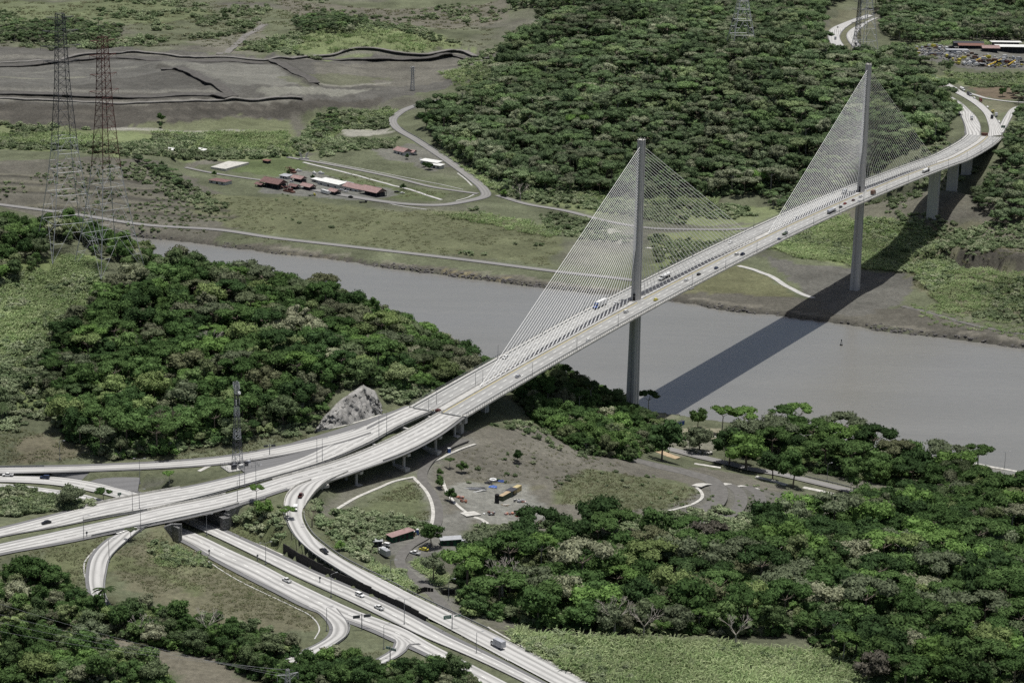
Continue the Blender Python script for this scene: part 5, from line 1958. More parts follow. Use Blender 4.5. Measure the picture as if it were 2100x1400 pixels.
# scrub and bushes
SH = [quads_mesh('bush', crown_quads(60 + k, 2.0 + 0.4 * k, 0.9, 1.3, 6, 0.5, 0.42, 0.9, 0.3)[0], ['scrub']) for k in range(4)]
DB = quads_mesh('bush', crown_quads(66, 2.3, 0.9, 1.6, 7, 0.5, 0.42, 0.9, 0.3)[0], ['foliage'])
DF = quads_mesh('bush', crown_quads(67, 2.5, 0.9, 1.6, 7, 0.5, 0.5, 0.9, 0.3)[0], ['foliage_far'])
SZ = [  # polygon, spacing, scale, keep, clump
    ([(-120, 235), (260, 270), (620, 285), (600, 322), (380, 330), (240, 322), (-120, 300)], 6.0, (0.8, 2.0), 0.8, (70, -0.05)),
    ([(640, 235), (800, 222), (815, 262), (700, 265), (640, 315), (600, 320)], 6.0, (0.8, 1.9), 0.9, (60, -0.2)),
    ([(640, 285), (820, 282), (800, 305), (660, 325)], 5.0, (0.9, 1.8), 0.9, None),
    ([(-150, 0), (560, 0), (520, 60), (380, 100), (-150, 95)], 11, (1.0, 2.6), 0.8, (110, 0.0)),
    ([(480, 100), (640, 55), (860, 60), (1000, 110), (1060, 60), (1080, 100), (1000, 200), (930, 100), (860, 112), (600, 115)], 8, (1.0, 2.2), 0.85, (80, -0.1)),
    ([(600, -10), (1060, -10), (1060, 30), (700, 60)], 14, (1.0, 2.2), 0.5, (110, 0.05)),
    ([(1000, 372), (1100, 395), (1300, 412), (1600, 420), (1640, 445), (1400, 462), (1150, 425), (1010, 395)], 5.5, (0.8, 1.8), 0.85, (60, -0.12)),
    ([(960, 430), (1150, 440), (1300, 470), (1300, 500), (1100, 480)], 6, (0.8, 1.6), 0.8, (50, 0.0)),
    ([(800, 480), (1140, 500), (1140, 545), (850, 512)], 7, (0.7, 1.3), 0.7, (40, 0.1)),
    ([(240, 335), (340, 345), (480, 430), (430, 440), (330, 400), (250, 360)], 6, (0.6, 1.4), 0.8, (60, -0.1)),
    ([(-100, 335), (330, 345), (470, 440), (470, 470), (-100, 415)], 7, (0.4, 0.9), 0.8, (40, 0.0)),
    ([(560, 395), (640, 410), (760, 432), (700, 470), (480, 455)], 12, (0.4, 1.0), 0.6, (40, 0.1)),
    ([(1330, 480), (1600, 450), (1740, 470), (1740, 545), (1560, 510), (1500, 540), (1350, 560)], 5.5, (0.7, 1.6), 0.9, (60, -0.05)),
    ([(1770, 450), (1900, 440), (1960, 460), (2140, 400), (2140, 680), (1950, 640), (1890, 580), (1800, 530)], 5.0, (0.6, 1.6), 0.85, (70, -0.15)),
    ([(1870, 150), (2140, 150), (2140, 178), (1990, 178)], 6.5, (0.8, 1.6), 0.9, None),
    ([(1940, 290), (2040, 330), (2000, 420), (1900, 440), (1780, 440), (1770, 380), (1850, 340)], 6, (0.6, 1.5), 0.8, (50, -0.1)),
    ([(1730, 112), (1860, 120), (1880, 150), (1760, 140)], 7, (0.8, 1.6), 0.9, None),
    ([(-150, 560), (120, 540), (210, 570), (190, 680), (110, 740), (100, 860), (-150, 920)], 4.2, (0.5, 1.4), 0.85, (45, -0.12)),
    ([(330, 905), (640, 868), (640, 890), (480, 915), (330, 930)], 3.2, (0.4, 1.0), 0.9, None),
    ([(780, 800), (870, 790), (930, 790), (900, 812), (830, 828), (790, 825)], 3.4, (0.6, 1.4), 0.95, None),
    ([(880, 720), (1000, 770), (960, 785), (890, 770)], 4, (0.7, 1.5), 0.9, None),
    ([(640, 1070), (700, 1050), (860, 1060), (870, 1090), (780, 1110), (760, 1150), (800, 1185), (740, 1150), (680, 1110)], 3.4, (0.5, 1.3), 0.9, (30, -0.2)),
    ([(820, 1170), (840, 1195), (860, 1215), (840, 1205), (800, 1180)], 3, (0.5, 1.2), 0.9, None),
    ([(640, 1010), (660, 1040), (640, 1060)], 3, (0.5, 1.0), 0.9, None),
    ([(480, 1070), (580, 1035), (600, 1090), (620, 1130), (560, 1110)], 3.4, (0.5, 1.2), 0.8, (25, -0.1)),
    ([(300, 1110), (410, 1130), (430, 1165), (350, 1165), (280, 1140)], 3.2, (0.4, 0.9), 0.85, (25, -0.1)),
    ([(1000, 875), (1090, 870), (1150, 915), (1290, 955), (1240, 965), (1100, 905), (1060, 895)], 4.0, (0.4, 1.0), 0.75, (30, -0.05)),
    ([(960, 1085), (1010, 1078), (1150, 1068), (1340, 1062), (1460, 1080), (1560, 1065), (1600, 1075), (1460, 1125), (1200, 1110), (1000, 1130)], 4, (0.5, 1.4), 0.85, (30, -0.1)),
    ([(1130, 985), (1200, 962), (1400, 985), (1435, 1010), (1410, 1040), (1270, 1052), (1150, 1035)], 7.5, (0.25, 0.7), 0.5, None),
    ([(920, 950), (1100, 930), (1130, 985), (960, 1000)], 8, (0.25, 0.6), 0.5, None),
    ([(1440, 1010), (1560, 990), (1600, 1015), (1570, 1060), (1430, 1075)], 8, (0.25, 0.6), 0.5, None),
    ([(940, 1140), (1000, 1090), (1100, 1075), (1350, 1055), (1600, 1055), (1600, 1090), (1000, 1130), (940, 1250)], 5, (0.7, 1.5), 0.85, None),
    ([(0, 995), (110, 1020), (190, 1035), (190, 1050), (0, 1060)], 3.6, (0.6, 1.5), 0.9, None),
    ([(430, 1260), (640, 1290), (640, 1320), (420, 1290)], 6, (0.4, 1.0), 0.7, None),
    ([(1020, 1290), (1160, 1300), (1350, 1420), (1180, 1420)], 5, (0.5, 1.2), 0.8, None),
    ([(-150, 700), (60, 700), (110, 760), (120, 880), (-150, 910)], 5, (0.6, 1.8), 0.8, (35, -0.05)),
    ([(1150, 1310), (1500, 1325), (1700, 1350), (1850, 1425), (1200, 1425)], 6, (0.4, 1.1), 0.8, (35, 0.0)),
    ([(1320, 880), (1420, 890), (1400, 920), (1330, 925)], 6, (0.5, 1.2), 0.7, None),
    ([(1290, 1100), (1500, 1075), (1650, 1060), (1650, 1085), (1400, 1100)], 4, (0.7, 1.4), 0.9, None),
]
sp_pts, sp_i, sp_r, sp_s = [], [], [], []
for zi, (pz, sp_, sc_, kp, cl) in enumerate(SZ):
    P = fill(pz, sp_, 1.5, 200 + zi, kp, cl)
    rg = np.random.default_rng(900 + zi)
    for p in P:
        s = rg.uniform(*sc_)
        sp_pts.append(p)
        sp_i.append(int(rg.integers(0, 4)))
        sp_r.append(rg.uniform(0, 6.28))
        sp_s.append((s, s, s * rg.uniform(0.7, 1.15)))
ub = []
for zi, pz in enumerate(FF[:4] + [TZ[7][0], TZ[8][0]]):
    ub.append(fill(pz, 3.5, 2.5, 300 + zi, 0.85))
ub.append(fill(FF[4], 6.0, 3.0, 333, 0.85))
for P in ub:
    rg = np.random.default_rng(len(P))
    for p in P:
        s = rg.uniform(0.7, 2.1)
        sp_pts.append(p)
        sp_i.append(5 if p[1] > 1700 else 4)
        sp_r.append(rg.uniform(0, 6.28))
        sp_s.append((s, s, s * rg.uniform(0.7, 1.1)))
print('bushes', len(sp_pts))
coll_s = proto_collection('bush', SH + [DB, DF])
scatter('undergrowth', sp_pts, sp_i, sp_r, sp_s, coll_s, 'pale green scrub and bushes scattered over the open ground')

# tall cane grass
TF = [quads_mesh('tuft', tuft(k, 1.5, 2.2, 26), ['grass_blades']) for k in range(4)]
leaf_mat('short_grass', [(0, (0.13, 0.15, 0.07)), (0.5, (0.17, 0.175, 0.09)), (0.8, (0.21, 0.20, 0.12)), (1.0, (0.12, 0.16, 0.06))], patch=0.3)
TF.append(quads_mesh('tuft', tuft(9, 1.5, 1.3, 18), ['short_grass']))
coll_g = proto_collection('tuft', TF)
GZN = [
    ([(1040, 1290), (1250, 1310), (1500, 1320), (1700, 1345), (1850, 1425), (1150, 1425)], 2.7, (0.5, 1.7), 0.85),
    ([(-150, 560), (70, 555), (205, 560), (195, 660), (110, 730), (-150, 830)], 3.0, (0.8, 1.5), 0.9),
    ([(140, 520), (215, 545), (200, 580), (90, 580)], 2.6, (0.8, 1.5), 0.95),
    ([(900, 310), (1000, 370), (1100, 400), (1050, 398), (960, 372), (880, 305)], 5, (1.2, 2.0), 0.9),
    ([(1720, 450), (1900, 455), (1950, 560), (1880, 560), (1740, 545)], 4.0, (1.0, 1.8), 0.9),
    ([(1560, 470), (1740, 440), (1750, 540), (1640, 530), (1560, 500)], 4.0, (1.0, 1.8), 0.9),
    ([(1880, 560), (1990, 545), (2140, 570), (2140, 640), (1930, 640)], 4.5, (0.9, 1.6), 0.8),
    ([(850, 1140), (920, 1190), (900, 1200), (850, 1160)], 2.0, (0.7, 1.2), 0.9),
    ([(760, 1150), (860, 1215), (850, 1222), (760, 1170)], 2.2, (0.6, 1.1), 0.8),
    ([(300, 1115), (420, 1140), (430, 1165), (330, 1165)], 2.4, (0.5, 0.9), 0.8),
    ([(0, 1000), (150, 1035), (180, 1048), (0, 1052)], 2.4, (0.7, 1.2), 0.9),
    ([(-120, 262), (200, 280), (240, 300), (-120, 290)], 6, (1.4, 2.4), 0.8),
    ([(300, 268), (590, 272), (600, 318), (400, 300)], 6, (1.4, 2.4), 0.8),
    ([(640, 270), (790, 222), (815, 235), (700, 262), (660, 320)], 6, (1.3, 2.2), 0.8),
    ([(900, 150), (1050, 110), (1060, 130), (960, 190)], 8, (1.5, 2.6), 0.8),
    ([(460, 105), (700, 60), (930, 95), (860, 108)], 9, (1.5, 2.6), 0.7),
    ([(1890, 150), (2140, 158), (2140, 176), (1980, 176)], 6, (1.2, 2.0), 0.9),
    ([(1860, 92), (2030, 84), (2030, 94), (1870, 100)], 6, (1.0, 1.8), 0.9),
    ([(1730, 112), (1850, 122), (1850, 135), (1740, 128)], 6, (1.0, 1.8), 0.9),
    ([(1160, 395), (1480, 405), (1460, 425), (1170, 412)], 5, (1.2, 2.2), 0.9),
    ([(1870, 622), (2140, 640), (2140, 705), (1900, 665)], 4.5, (0.5, 1.1), 0.5),
    ([(880, 440), (1010, 440), (1150, 470), (1140, 490)], 5, (1.0, 1.8), 0.6),
]
tp_, ti_, tr_, ts_ = [], [], [], []
for zi, (pz, sp_, sc_, kp) in enumerate(GZN):
    P = fill(pz, sp_, 1.5, 400 + zi, kp)
    rg = np.random.default_rng(1200 + zi)
    for p in P:
        s = rg.uniform(*sc_)
        tp_.append(p)
        ti_.append(int(rg.integers(0, 4)))
        tr_.append(rg.uniform(0, 6.28))
        ts_.append((s, s, s * rg.uniform(0.7, 1.1)))
SG = [([(380, 1115), (500, 1185), (640, 1255), (640, 1310), (450, 1300), (250, 1210), (230, 1130), (300, 1090)], 2.4, (0.25, 0.55)), ([(60, 1120), (215, 1095), (180, 1200), (60, 1190)], 2.4, (0.25, 0.55)),
      ([(430, 1095), (520, 1040), (590, 1075), (640, 1140), (560, 1120)], 2.2, (0.3, 0.6)), ([(640, 1060), (850, 985), (885, 1040), (870, 1090), (690, 1130)], 2.4, (0.3, 0.6)),
      ([(1130, 985), (1200, 962), (1400, 985), (1432, 1010), (1410, 1040), (1270, 1052), (1150, 1035)], 2.6, (0.3, 0.6)), ([(300, 940), (640, 890), (640, 915), (450, 935), (320, 950)], 2.2, (0.3, 0.6)),
      ([(0, 880), (120, 890), (200, 940), (-60, 955)], 2.6, (0.3, 0.7)), ([(700, 1290), (790, 1300), (780, 1345), (700, 1340)], 2.2, (0.3, 0.5)), ([(920, 940), (1120, 900), (1290, 955), (1130, 985), (960, 1000)], 4.5, (0.2, 0.5)),
      ([(430, 398), (760, 430), (950, 432), (1150, 475), (1130, 548), (800, 512), (470, 468)], 7.0, (0.4, 0.8)), ([(640, 340), (930, 398), (800, 405), (640, 360)], 6.0, (0.4, 0.8)), ([(1830, 470), (2130, 420), (2130, 660), (1950, 640), (1880, 590)], 5.0, (0.5, 1.0)),
      ([(-100, 0), (560, 0), (1040, 0), (1000, 100), (500, 100), (-100, 95)], 14.0, (0.9, 1.8)), ([(0, 420), (400, 440), (600, 500), (300, 470)], 6.0, (0.4, 0.8))]
for zi, (pz, sp_, sc_) in enumerate(SG):
    P = fill(pz, sp_, 1.2, 450 + zi, 0.85, (30, -0.12))
    rg = np.random.default_rng(1500 + zi)
    for p in P:
        s = rg.uniform(*sc_)
        tp_.append(p)
        ti_.append(4)
        tr_.append(rg.uniform(0, 6.28))
        ts_.append((s * 1.4, s * 1.4, s))
print('tufts', len(tp_))
scatter('tall_grass', tp_, ti_, tr_, ts_, coll_g, 'tall pale green cane grass on the open slopes')

# broken rock along the water line
def rock_mesh(seed):
    rg = np.random.default_rng(seed)
    mb = MB()
    Bq = blob(np.zeros(3), 1.0, np.array([1.0, 0.8, 0.6]), rg)
    for f in Bq:
        mb.face(f)
    return mb.mesh('riprap_rock', 'wet_rock')


plain('wet_rock', (0.105, 0.10, 0.095), 0.9, 0.5, 0.4)
coll_r = proto_collection('riprap_rock', [rock_mesh(k) for k in range(4)])
rp, rs_ = [], []
rg = np.random.default_rng(77)
for bank, n_, sg in ((FAR_BANK, 2600, 1), (NEAR_BANK, 700, -1)):
    for x in rg.uniform(-480, 560, n_):
        y = float(bank_y(bank, x)) + sg * (abs(rg.normal()) * 4.5 - 2.0) + rg.normal() * 1.5
        z = float(H(x, y))
        if -1.2 < z < 3.2 and not (sg < 0 and 110 < x < 700):
            rp.append((x, y, z))
            k = rg.uniform(0.5, 1.5) ** 1.5
            rs_.append((k * 1.3, k, k))
scatter('riprap', rp, rg.integers(0, 4, len(rp)), rg.uniform(0, 6.28, len(rp)), rs_, coll_r, 'dark broken rock along the canal water line')

# ---------------------------------------------------------------- strips laid on the ground: drains, kerbs, pads
def drape(px, width, mat, up=0.15, name='drain_channel', label=None, cat=None, thick=0.4, structure=True):
    C = catmull([np.append(G(u, v)[:2], 0) for u, v in px], 3.0)
    n_ = len(C)
    D_ = np.array([(C[min(i + 1, n_ - 1)] - C[max(i - 1, 0)])[:2] for i in range(n_)])
    D_ /= np.linalg.norm(D_, axis=1)[:, None]
    Nn = np.stack([-D_[:, 1], D_[:, 0], np.zeros(n_)], 1)
    z = np.maximum(H(C[:, 0], C[:, 1]), np.maximum(H(C[:, 0] + Nn[:, 0] * width / 2, C[:, 1] + Nn[:, 1] * width / 2), H(C[:, 0] - Nn[:, 0] * width / 2, C[:, 1] - Nn[:, 1] * width / 2)))
    C[:, 2] = z + up
    mb = MB()
    sweep(mb, [(-width / 2, -thick), (-width / 2, 0.0), (width / 2, 0.0), (width / 2, -thick)], C, Nn)
    o = mb.build(name, mat)
    tag(o, label, kind='structure') if structure else tag(o, label, cat)
    return o


for px, w, mt, nm, lb in [
    ([(683, 1045), (720, 1026), (770, 1003), (820, 984), (850, 978)], 1.9, 'pale_concrete', 'drain_channel', 'white concrete drain along the viaduct above the green bank'),
    ([(848, 979), (868, 1000), (884, 1028), (888, 1058), (880, 1083), (862, 1093)], 1.7, 'pale_concrete', 'drain_channel', 'white concrete drain beside the gravel track'),
    ([(875, 952), (922, 931), (975, 911)], 1.6, 'pale_concrete', 'drain_channel', 'white concrete drain by the blue toilet below the viaduct'),
    ([(908, 985), (914, 1003), (928, 1026), (945, 1042), (958, 1052)], 1.6, 'pale_concrete', 'drain_channel', 'white concrete drain down to the culvert pad'),
    ([(972, 1060), (985, 1064), (1000, 1074)], 2.0, 'pale_concrete', 'drain_channel', 'white concrete drain leaving the culvert pad'),
    ([(950, 1056), (980, 1052)], 6.0, 'pale_concrete', 'culvert_pad', 'cream concrete culvert pad crossing the yard track'),
    ([(1352, 1051), (1396, 1041), (1426, 1031), (1440, 1020), (1437, 1008), (1428, 1000)], 1.7, 'pale_concrete', 'kerb', 'curved white kerb round the grassy bluff'),
    ([(1428, 999), (1452, 993)], 5.5, 'pale_concrete', 'step_pad', 'white concrete pad at the head of the terraces'),
    ([(1472, 996), (1494, 992)], 4.5, 'pale_concrete', 'step_pad', 'second white pad down the terraces'),
    ([(1510, 998), (1526, 996)], 3.5, 'pale_concrete', 'step_pad', 'third white pad down the terraces'),
    ([(1546, 1001), (1556, 1002)], 3.0, 'pale_concrete', 'step_pad', 'lowest white pad of the terraces'),
    ([(1313, 911), (1343, 924), (1390, 941)], 5.0, 'timber', 'paved_strip', 'pale paved strip beside the river road'),
    ([(1424, 951), (1478, 960)], 2.6, 'pale_concrete', 'drain_channel', 'white drain above the river road'),
    ([(1550, 978), (1575, 984), (1613, 995)], 3.4, 'pale_concrete', 'drain_channel', 'white drain beside the river road'),
    ([(1647, 1000), (1690, 1009), (1726, 1019)], 3.4, 'pale_concrete', 'drain_channel', 'white drain at the end of the river road'),
    ([(1515, 545), (1545, 553), (1580, 566), (1615, 588), (1640, 601), (1668, 611)], 5.0, 'concrete', 'drain_channel', 'stepped concrete channel running to the canal on the far bank'),
    ([(1325, 508), (1370, 513), (1430, 521)], 4.0, 'pale_concrete', 'drain_channel', 'pale channel behind the cables of the near pylon'),
    ([(622, 333), (700, 352), (790, 376), (860, 395), (905, 410)], 3.6, 'concrete', 'drain_channel', 'pale concrete channel behind the red-roofed buildings'),
    ([(780, 414), (830, 424), (875, 430)], 1.6, 'concrete', 'kerb', 'pale kerb along the bend road'),
    ([(935, 412), (960, 405), (972, 399)], 1.6, 'concrete', 'kerb', 'pale kerb inside the road bend'),
    ([(938, 355), (955, 368), (968, 381)], 1.6, 'concrete', 'kerb', 'pale kerb beside the bend road'),
    ([(655, 330), (740, 346), (830, 364), (950, 389)], 1.2, 'concrete', 'kerb', 'long pale kerb along the village road'),
    ([(180, 1195), (172, 1170), (175, 1150), (195, 1125)], 0.7, 'concrete', 'kerb', 'narrow kerb drain outside the loop ramp'),
    ([(400, 1130), (430, 1153), (480, 1185), (540, 1215), (600, 1243), (640, 1265), (655, 1290), (645, 1310)], 0.55, 'concrete', 'kerb', 'thin drain across the grassy triangle'),
    ([(500, 1105), (540, 1120), (580, 1138)], 0.9, 'pale_concrete', 'kerb', 'thin kerb above the lower highway'),
    ([(408, 966), (430, 955), (452, 946)], 2.2, 'pale_concrete', 'drain_channel', 'short pale drain chute beside the mast enclosure'),
    ([(1000, 1285), (1080, 1330), (1170, 1380), (1230, 1415)], 0.9, 'pale_concrete', 'kerb', 'kerb of boulders along the lower highway and cane grass'),
    ([(650, 884), (700, 874), (740, 863), (782, 850)], 1.2, 'pale_concrete', 'kerb', 'kerb at the foot of the sprayed rock face'),
    ([(1560, 869), (1640, 884), (1750, 904), (1880, 929), (2020, 955), (2110, 972)], 2.5, 'pale_concrete', 'quay_edge', 'pale quay edge along the near canal bank'),
]:
    drape(px, w, mt, 0.15, nm, lb)

plain('gravel_track', (0.122, 0.118, 0.109), 0.95, 0.22, 0.35, bmp=0.3)
for px, w, lb in [
    ([(1270, 938), (1330, 953), (1400, 970), (1452, 986), (1472, 1004), (1474, 1024), (1458, 1042), (1420, 1054), (1370, 1064), (1330, 1072)], 9.0, 'dark gravel track curving round the grassy bluff'),
    ([(1494, 996), (1514, 1010), (1520, 1030), (1508, 1050), (1480, 1066)], 6.5, 'middle dark gravel terrace below the bluff'),
    ([(1530, 999), (1552, 1012), (1560, 1030), (1550, 1048)], 6.0, 'lowest dark gravel terrace below the bluff'),
    ([(955, 903), (905, 926), (872, 958), (866, 982), (882, 1008), (897, 1043), (893, 1078), (868, 1104), (832, 1128), (820, 1155), (848, 1186), (885, 1216), (925, 1262)], 5.0, 'dirt track winding from the viaduct to the yard entrance'),
    ([(1850, 628), (1920, 645), (2000, 668), (2090, 684), (2150, 692)], 5.0, 'dirt track along the far right bank'),
]:
    drape(px, w, 'gravel_track', 0.10, 'dirt_track', lb, thick=0.6)

plain('dark_bank', (0.084, 0.08, 0.073), 0.95, 0.3, 0.2)  # dark strips paint the shade lines of the spoil banks
plain('haul_earth', (0.165, 0.158, 0.145), 0.95, 0.25, 0.2)
for px, w, mt, nm, lb in [
    ([(-100, 141), (60, 134), (150, 124), (250, 118), (420, 126), (540, 130)], 17, 'dark_bank', 'bank_shade_strip', 'painted shade strip on the embankment below the rim of the spoil basin'),
    ([(560, 124), (585, 135), (610, 150), (645, 172)], 13, 'dark_bank', 'bank_shade_strip', 'painted shade strip on the dyke dividing the spoil basin'),
    ([(330, 143), (362, 141), (395, 152), (440, 172), (478, 198)], 13, 'dark_bank', 'bank_shade_strip', 'painted shade strip along the edge of the inner spoil mound'),
    ([(-100, 191), (150, 196), (300, 199), (430, 195), (470, 201)], 19, 'dark_bank', 'bank_shade_strip', 'painted shade strip on the step above the long spoil slope'),
    ([(650, 119), (760, 123), (860, 123), (930, 115), (985, 123)], 13, 'dark_bank', 'bank_shade_strip', 'painted shade strip on the embankment at the forest end of the spoil basin'),
    ([(-100, 133), (60, 126), (150, 116), (250, 109), (430, 118), (560, 121), (700, 108), (860, 114), (940, 106), (1010, 120)], 8, 'haul_earth', 'haul_track', 'pale haul track along the rim of the spoil basin'),
    ([(-100, 203), (100, 206), (300, 211), (450, 207), (620, 203)], 8, 'haul_earth', 'haul_track', 'pale haul track above the long dark slope'),
    ([(450, 112), (490, 88), (520, 66), (545, 50)], 9, 'haul_earth', 'haul_track', 'pale haul track climbing away from the spoil basin'),
]:
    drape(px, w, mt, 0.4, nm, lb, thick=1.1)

# guard rails as parts of the roads
ROAD_OBJ = {}
for o in COL.objects:
    if o.get('kind') == 'structure':
        for key, lb in ROAD_LABEL.items():
            if o.get('label') == lb:
                ROAD_OBJ[key] = o
for key, side, a, b2 in (('ramp', 'R', 0.20, 0.72), ('ramp', 'L', 0.20, 0.62), ('loop_w', 'R', 0.1, 1.0), ('loop_s', 'R', 0.3, 1.0), ('slip', 'L', 0.0, 0.3), ('bend_road', 'L', 0.25, 0.62), ('river_road', 'L', 0.55, 0.95),
                         ('far_left', 'L', 0.0, 0.6), ('farc', 'R', 0.42, 0.54), ('nearc', 'R', 0.62, 0.72)):
    rd = ROADS[key]
    Lw, Rw = widen(rd['L'], rd['R'], 0.9, 0.9)
    n_ = len(Lw)
    E_ = (Lw if side == 'L' else Rw)[int(a * (n_ - 1)):int(b2 * (n_ - 1)) + 1]
    d_ = (Rw - Lw)[int(a * (n_ - 1)):int(b2 * (n_ - 1)) + 1]
    d_ = d_ / np.linalg.norm(d_[:, :2], axis=1)[:, None]
    d_[:, 2] = 0
    mb = MB()
    sweep(mb, [(-0.12, 0.25), (-0.12, 0.85), (0.12, 0.85), (0.12, 0.25)], E_, d_)
    for q in E_:
        mb.box((q[0], q[1], q[2] - 0.6), (0.2, 0.2, 1.3))
    mb.build('guard_rail', 'rail_grey', ROAD_OBJ[key])
# gore stripes where the ramp joins
mb = MB()
for k in range(17):
    f_ = k / 16
    a = U(945 + 92 * f_, 1302 + 47 * f_, 58.05 - 0.75 * f_)
    b2 = U(966 + 76 * f_, 1313 + 41 * f_, 58.05 - 0.75 * f_)
    d = np.array([0.35, -0.5, 0])
    z_ = np.array([0, 0, 0.08])
    mb.face([a + z_, b2 + z_, b2 + d + z_, a + d + z_])
mb.build('gore_stripes', 'white_line', ROAD_OBJ['hwr'])
mb = MB()
for k in range(9):
    a = U(238 + 6.5 * k, 1093 - 2.2 * k, 67.6)
    b2 = a + np.array([2.0, 1.2, 0])
    d = np.array([0.4, -0.5, 0])
    z_ = np.array([0, 0, 0.12])
    mb.face([a + z_, b2 + z_, b2 + d + z_, a + d + z_])
mb.build('gore_stripes', 'white_line', ROAD_OBJ['nearc'])

# ---------------------------------------------------------------- sprayed rock face
bot = [(646, 886), (672, 879), (700, 872), (728, 865), (752, 858), (770, 852), (784, 847)]
top = [(648, 880), (663, 858), (685, 834), (712, 812), (740, 795), (764, 806), (782, 838)]
cols = []
rg = np.random.default_rng(5)
for k in np.linspace(0, 6, 49):
    i = min(int(k), 5)
    f_ = k - i
    bu, bv = [bot[i][c_] * (1 - f_) + bot[i + 1][c_] * f_ for c_ in (0, 1)]
    tu, tv = [top[i][c_] * (1 - f_) + top[i + 1][c_] * f_ for c_ in (0, 1)]
    B_ = U(bu, bv, 71.2 + 1.6 * k / 6)
    h = max(1.0, (bv - tv) / 4.6)
    col = []
    for j in range(13):
        g_ = j / 12
        p = B_ + np.array([(tu - bu) / 4.3 * g_, h * 0.75 * g_ ** 1.15, h * g_ ** 0.9])
        p = p + rg.normal(size=3) * np.array([0.45, 0.7, 0.3]) * (0.1 < g_ < 0.98)
        p[1] += 0.8 * math.sin(k * 4.1 + 5 * g_) + 0.5 * math.sin(k * 9.0 + 11 * g_)
        p[1] += 0.9 * math.sin(k * 1.9) * g_ * (1 - g_) * 2
        col.append(p)
    col.append(col[-1] + np.array([0, 5.0, 0.2]))
    col.append(col[-1] + np.array([0, 5.0, -8.0]))
    cols.append(col)
mb = MB()
for c_ in cols:
    mb.v.extend([tuple(map(float, p)) for p in c_])
kq = len(cols[0])
for i in range(len(cols) - 1):
    for j in range(kq - 1):
        a = i * kq + j
        mb.f.append((a, a + kq, a + kq + 1, a + 1))
        mb.mi.append(0)
rock = mb.build('rock_face', 'shotcrete')
for p_ in rock.data.polygons:
    p_.use_smooth = True
tag(rock, 'grey sprayed-concrete rock face at the foot of the wooded hill beside the slip road', 'rock')


# ---------------------------------------------------------------- lamp posts
def lamp_parts(h, arms):
    pm, hm = MB(), MB()
    pm.tube((0, 0, -0.6), (0, 0, h), 0.16, 0.09, 7)
    pm.box((0, 0, -0.5), (0.6, 0.6, 0.8))
    for s in arms:
        pm.tube((0, 0, h), (s * 2.2, 0, h + 0.55), 0.06, 0.05, 5)
        hm.hexa([(s * 2.0, -0.18, h + 0.42), (s * 3.0, -0.18, h + 0.52), (s * 3.0, 0.18, h + 0.52), (s * 2.0, 0.18, h + 0.42), (s * 2.0, -0.14, h + 0.62), (s * 3.0, -0.1, h + 0.66), (s * 3.0, 0.1, h + 0.66), (s * 2.0, 0.14, h + 0.62)])
    return pm.mesh('pole', 'pole_steel'), hm.mesh('lamp_head', 'galvanised')


LAMP = {}


def lamp(p, h, arms, rz, label, group):
    key = (round(h), arms)
    if key not in LAMP:
        LAMP[key] = lamp_parts(h, arms)
    t = empty('street_lamp', p, rz)
    tag(t, label, 'street lamp', group)
    obj('pole', LAMP[key][0], t)
    obj('lamp_head', LAMP[key][1], t)
    return t


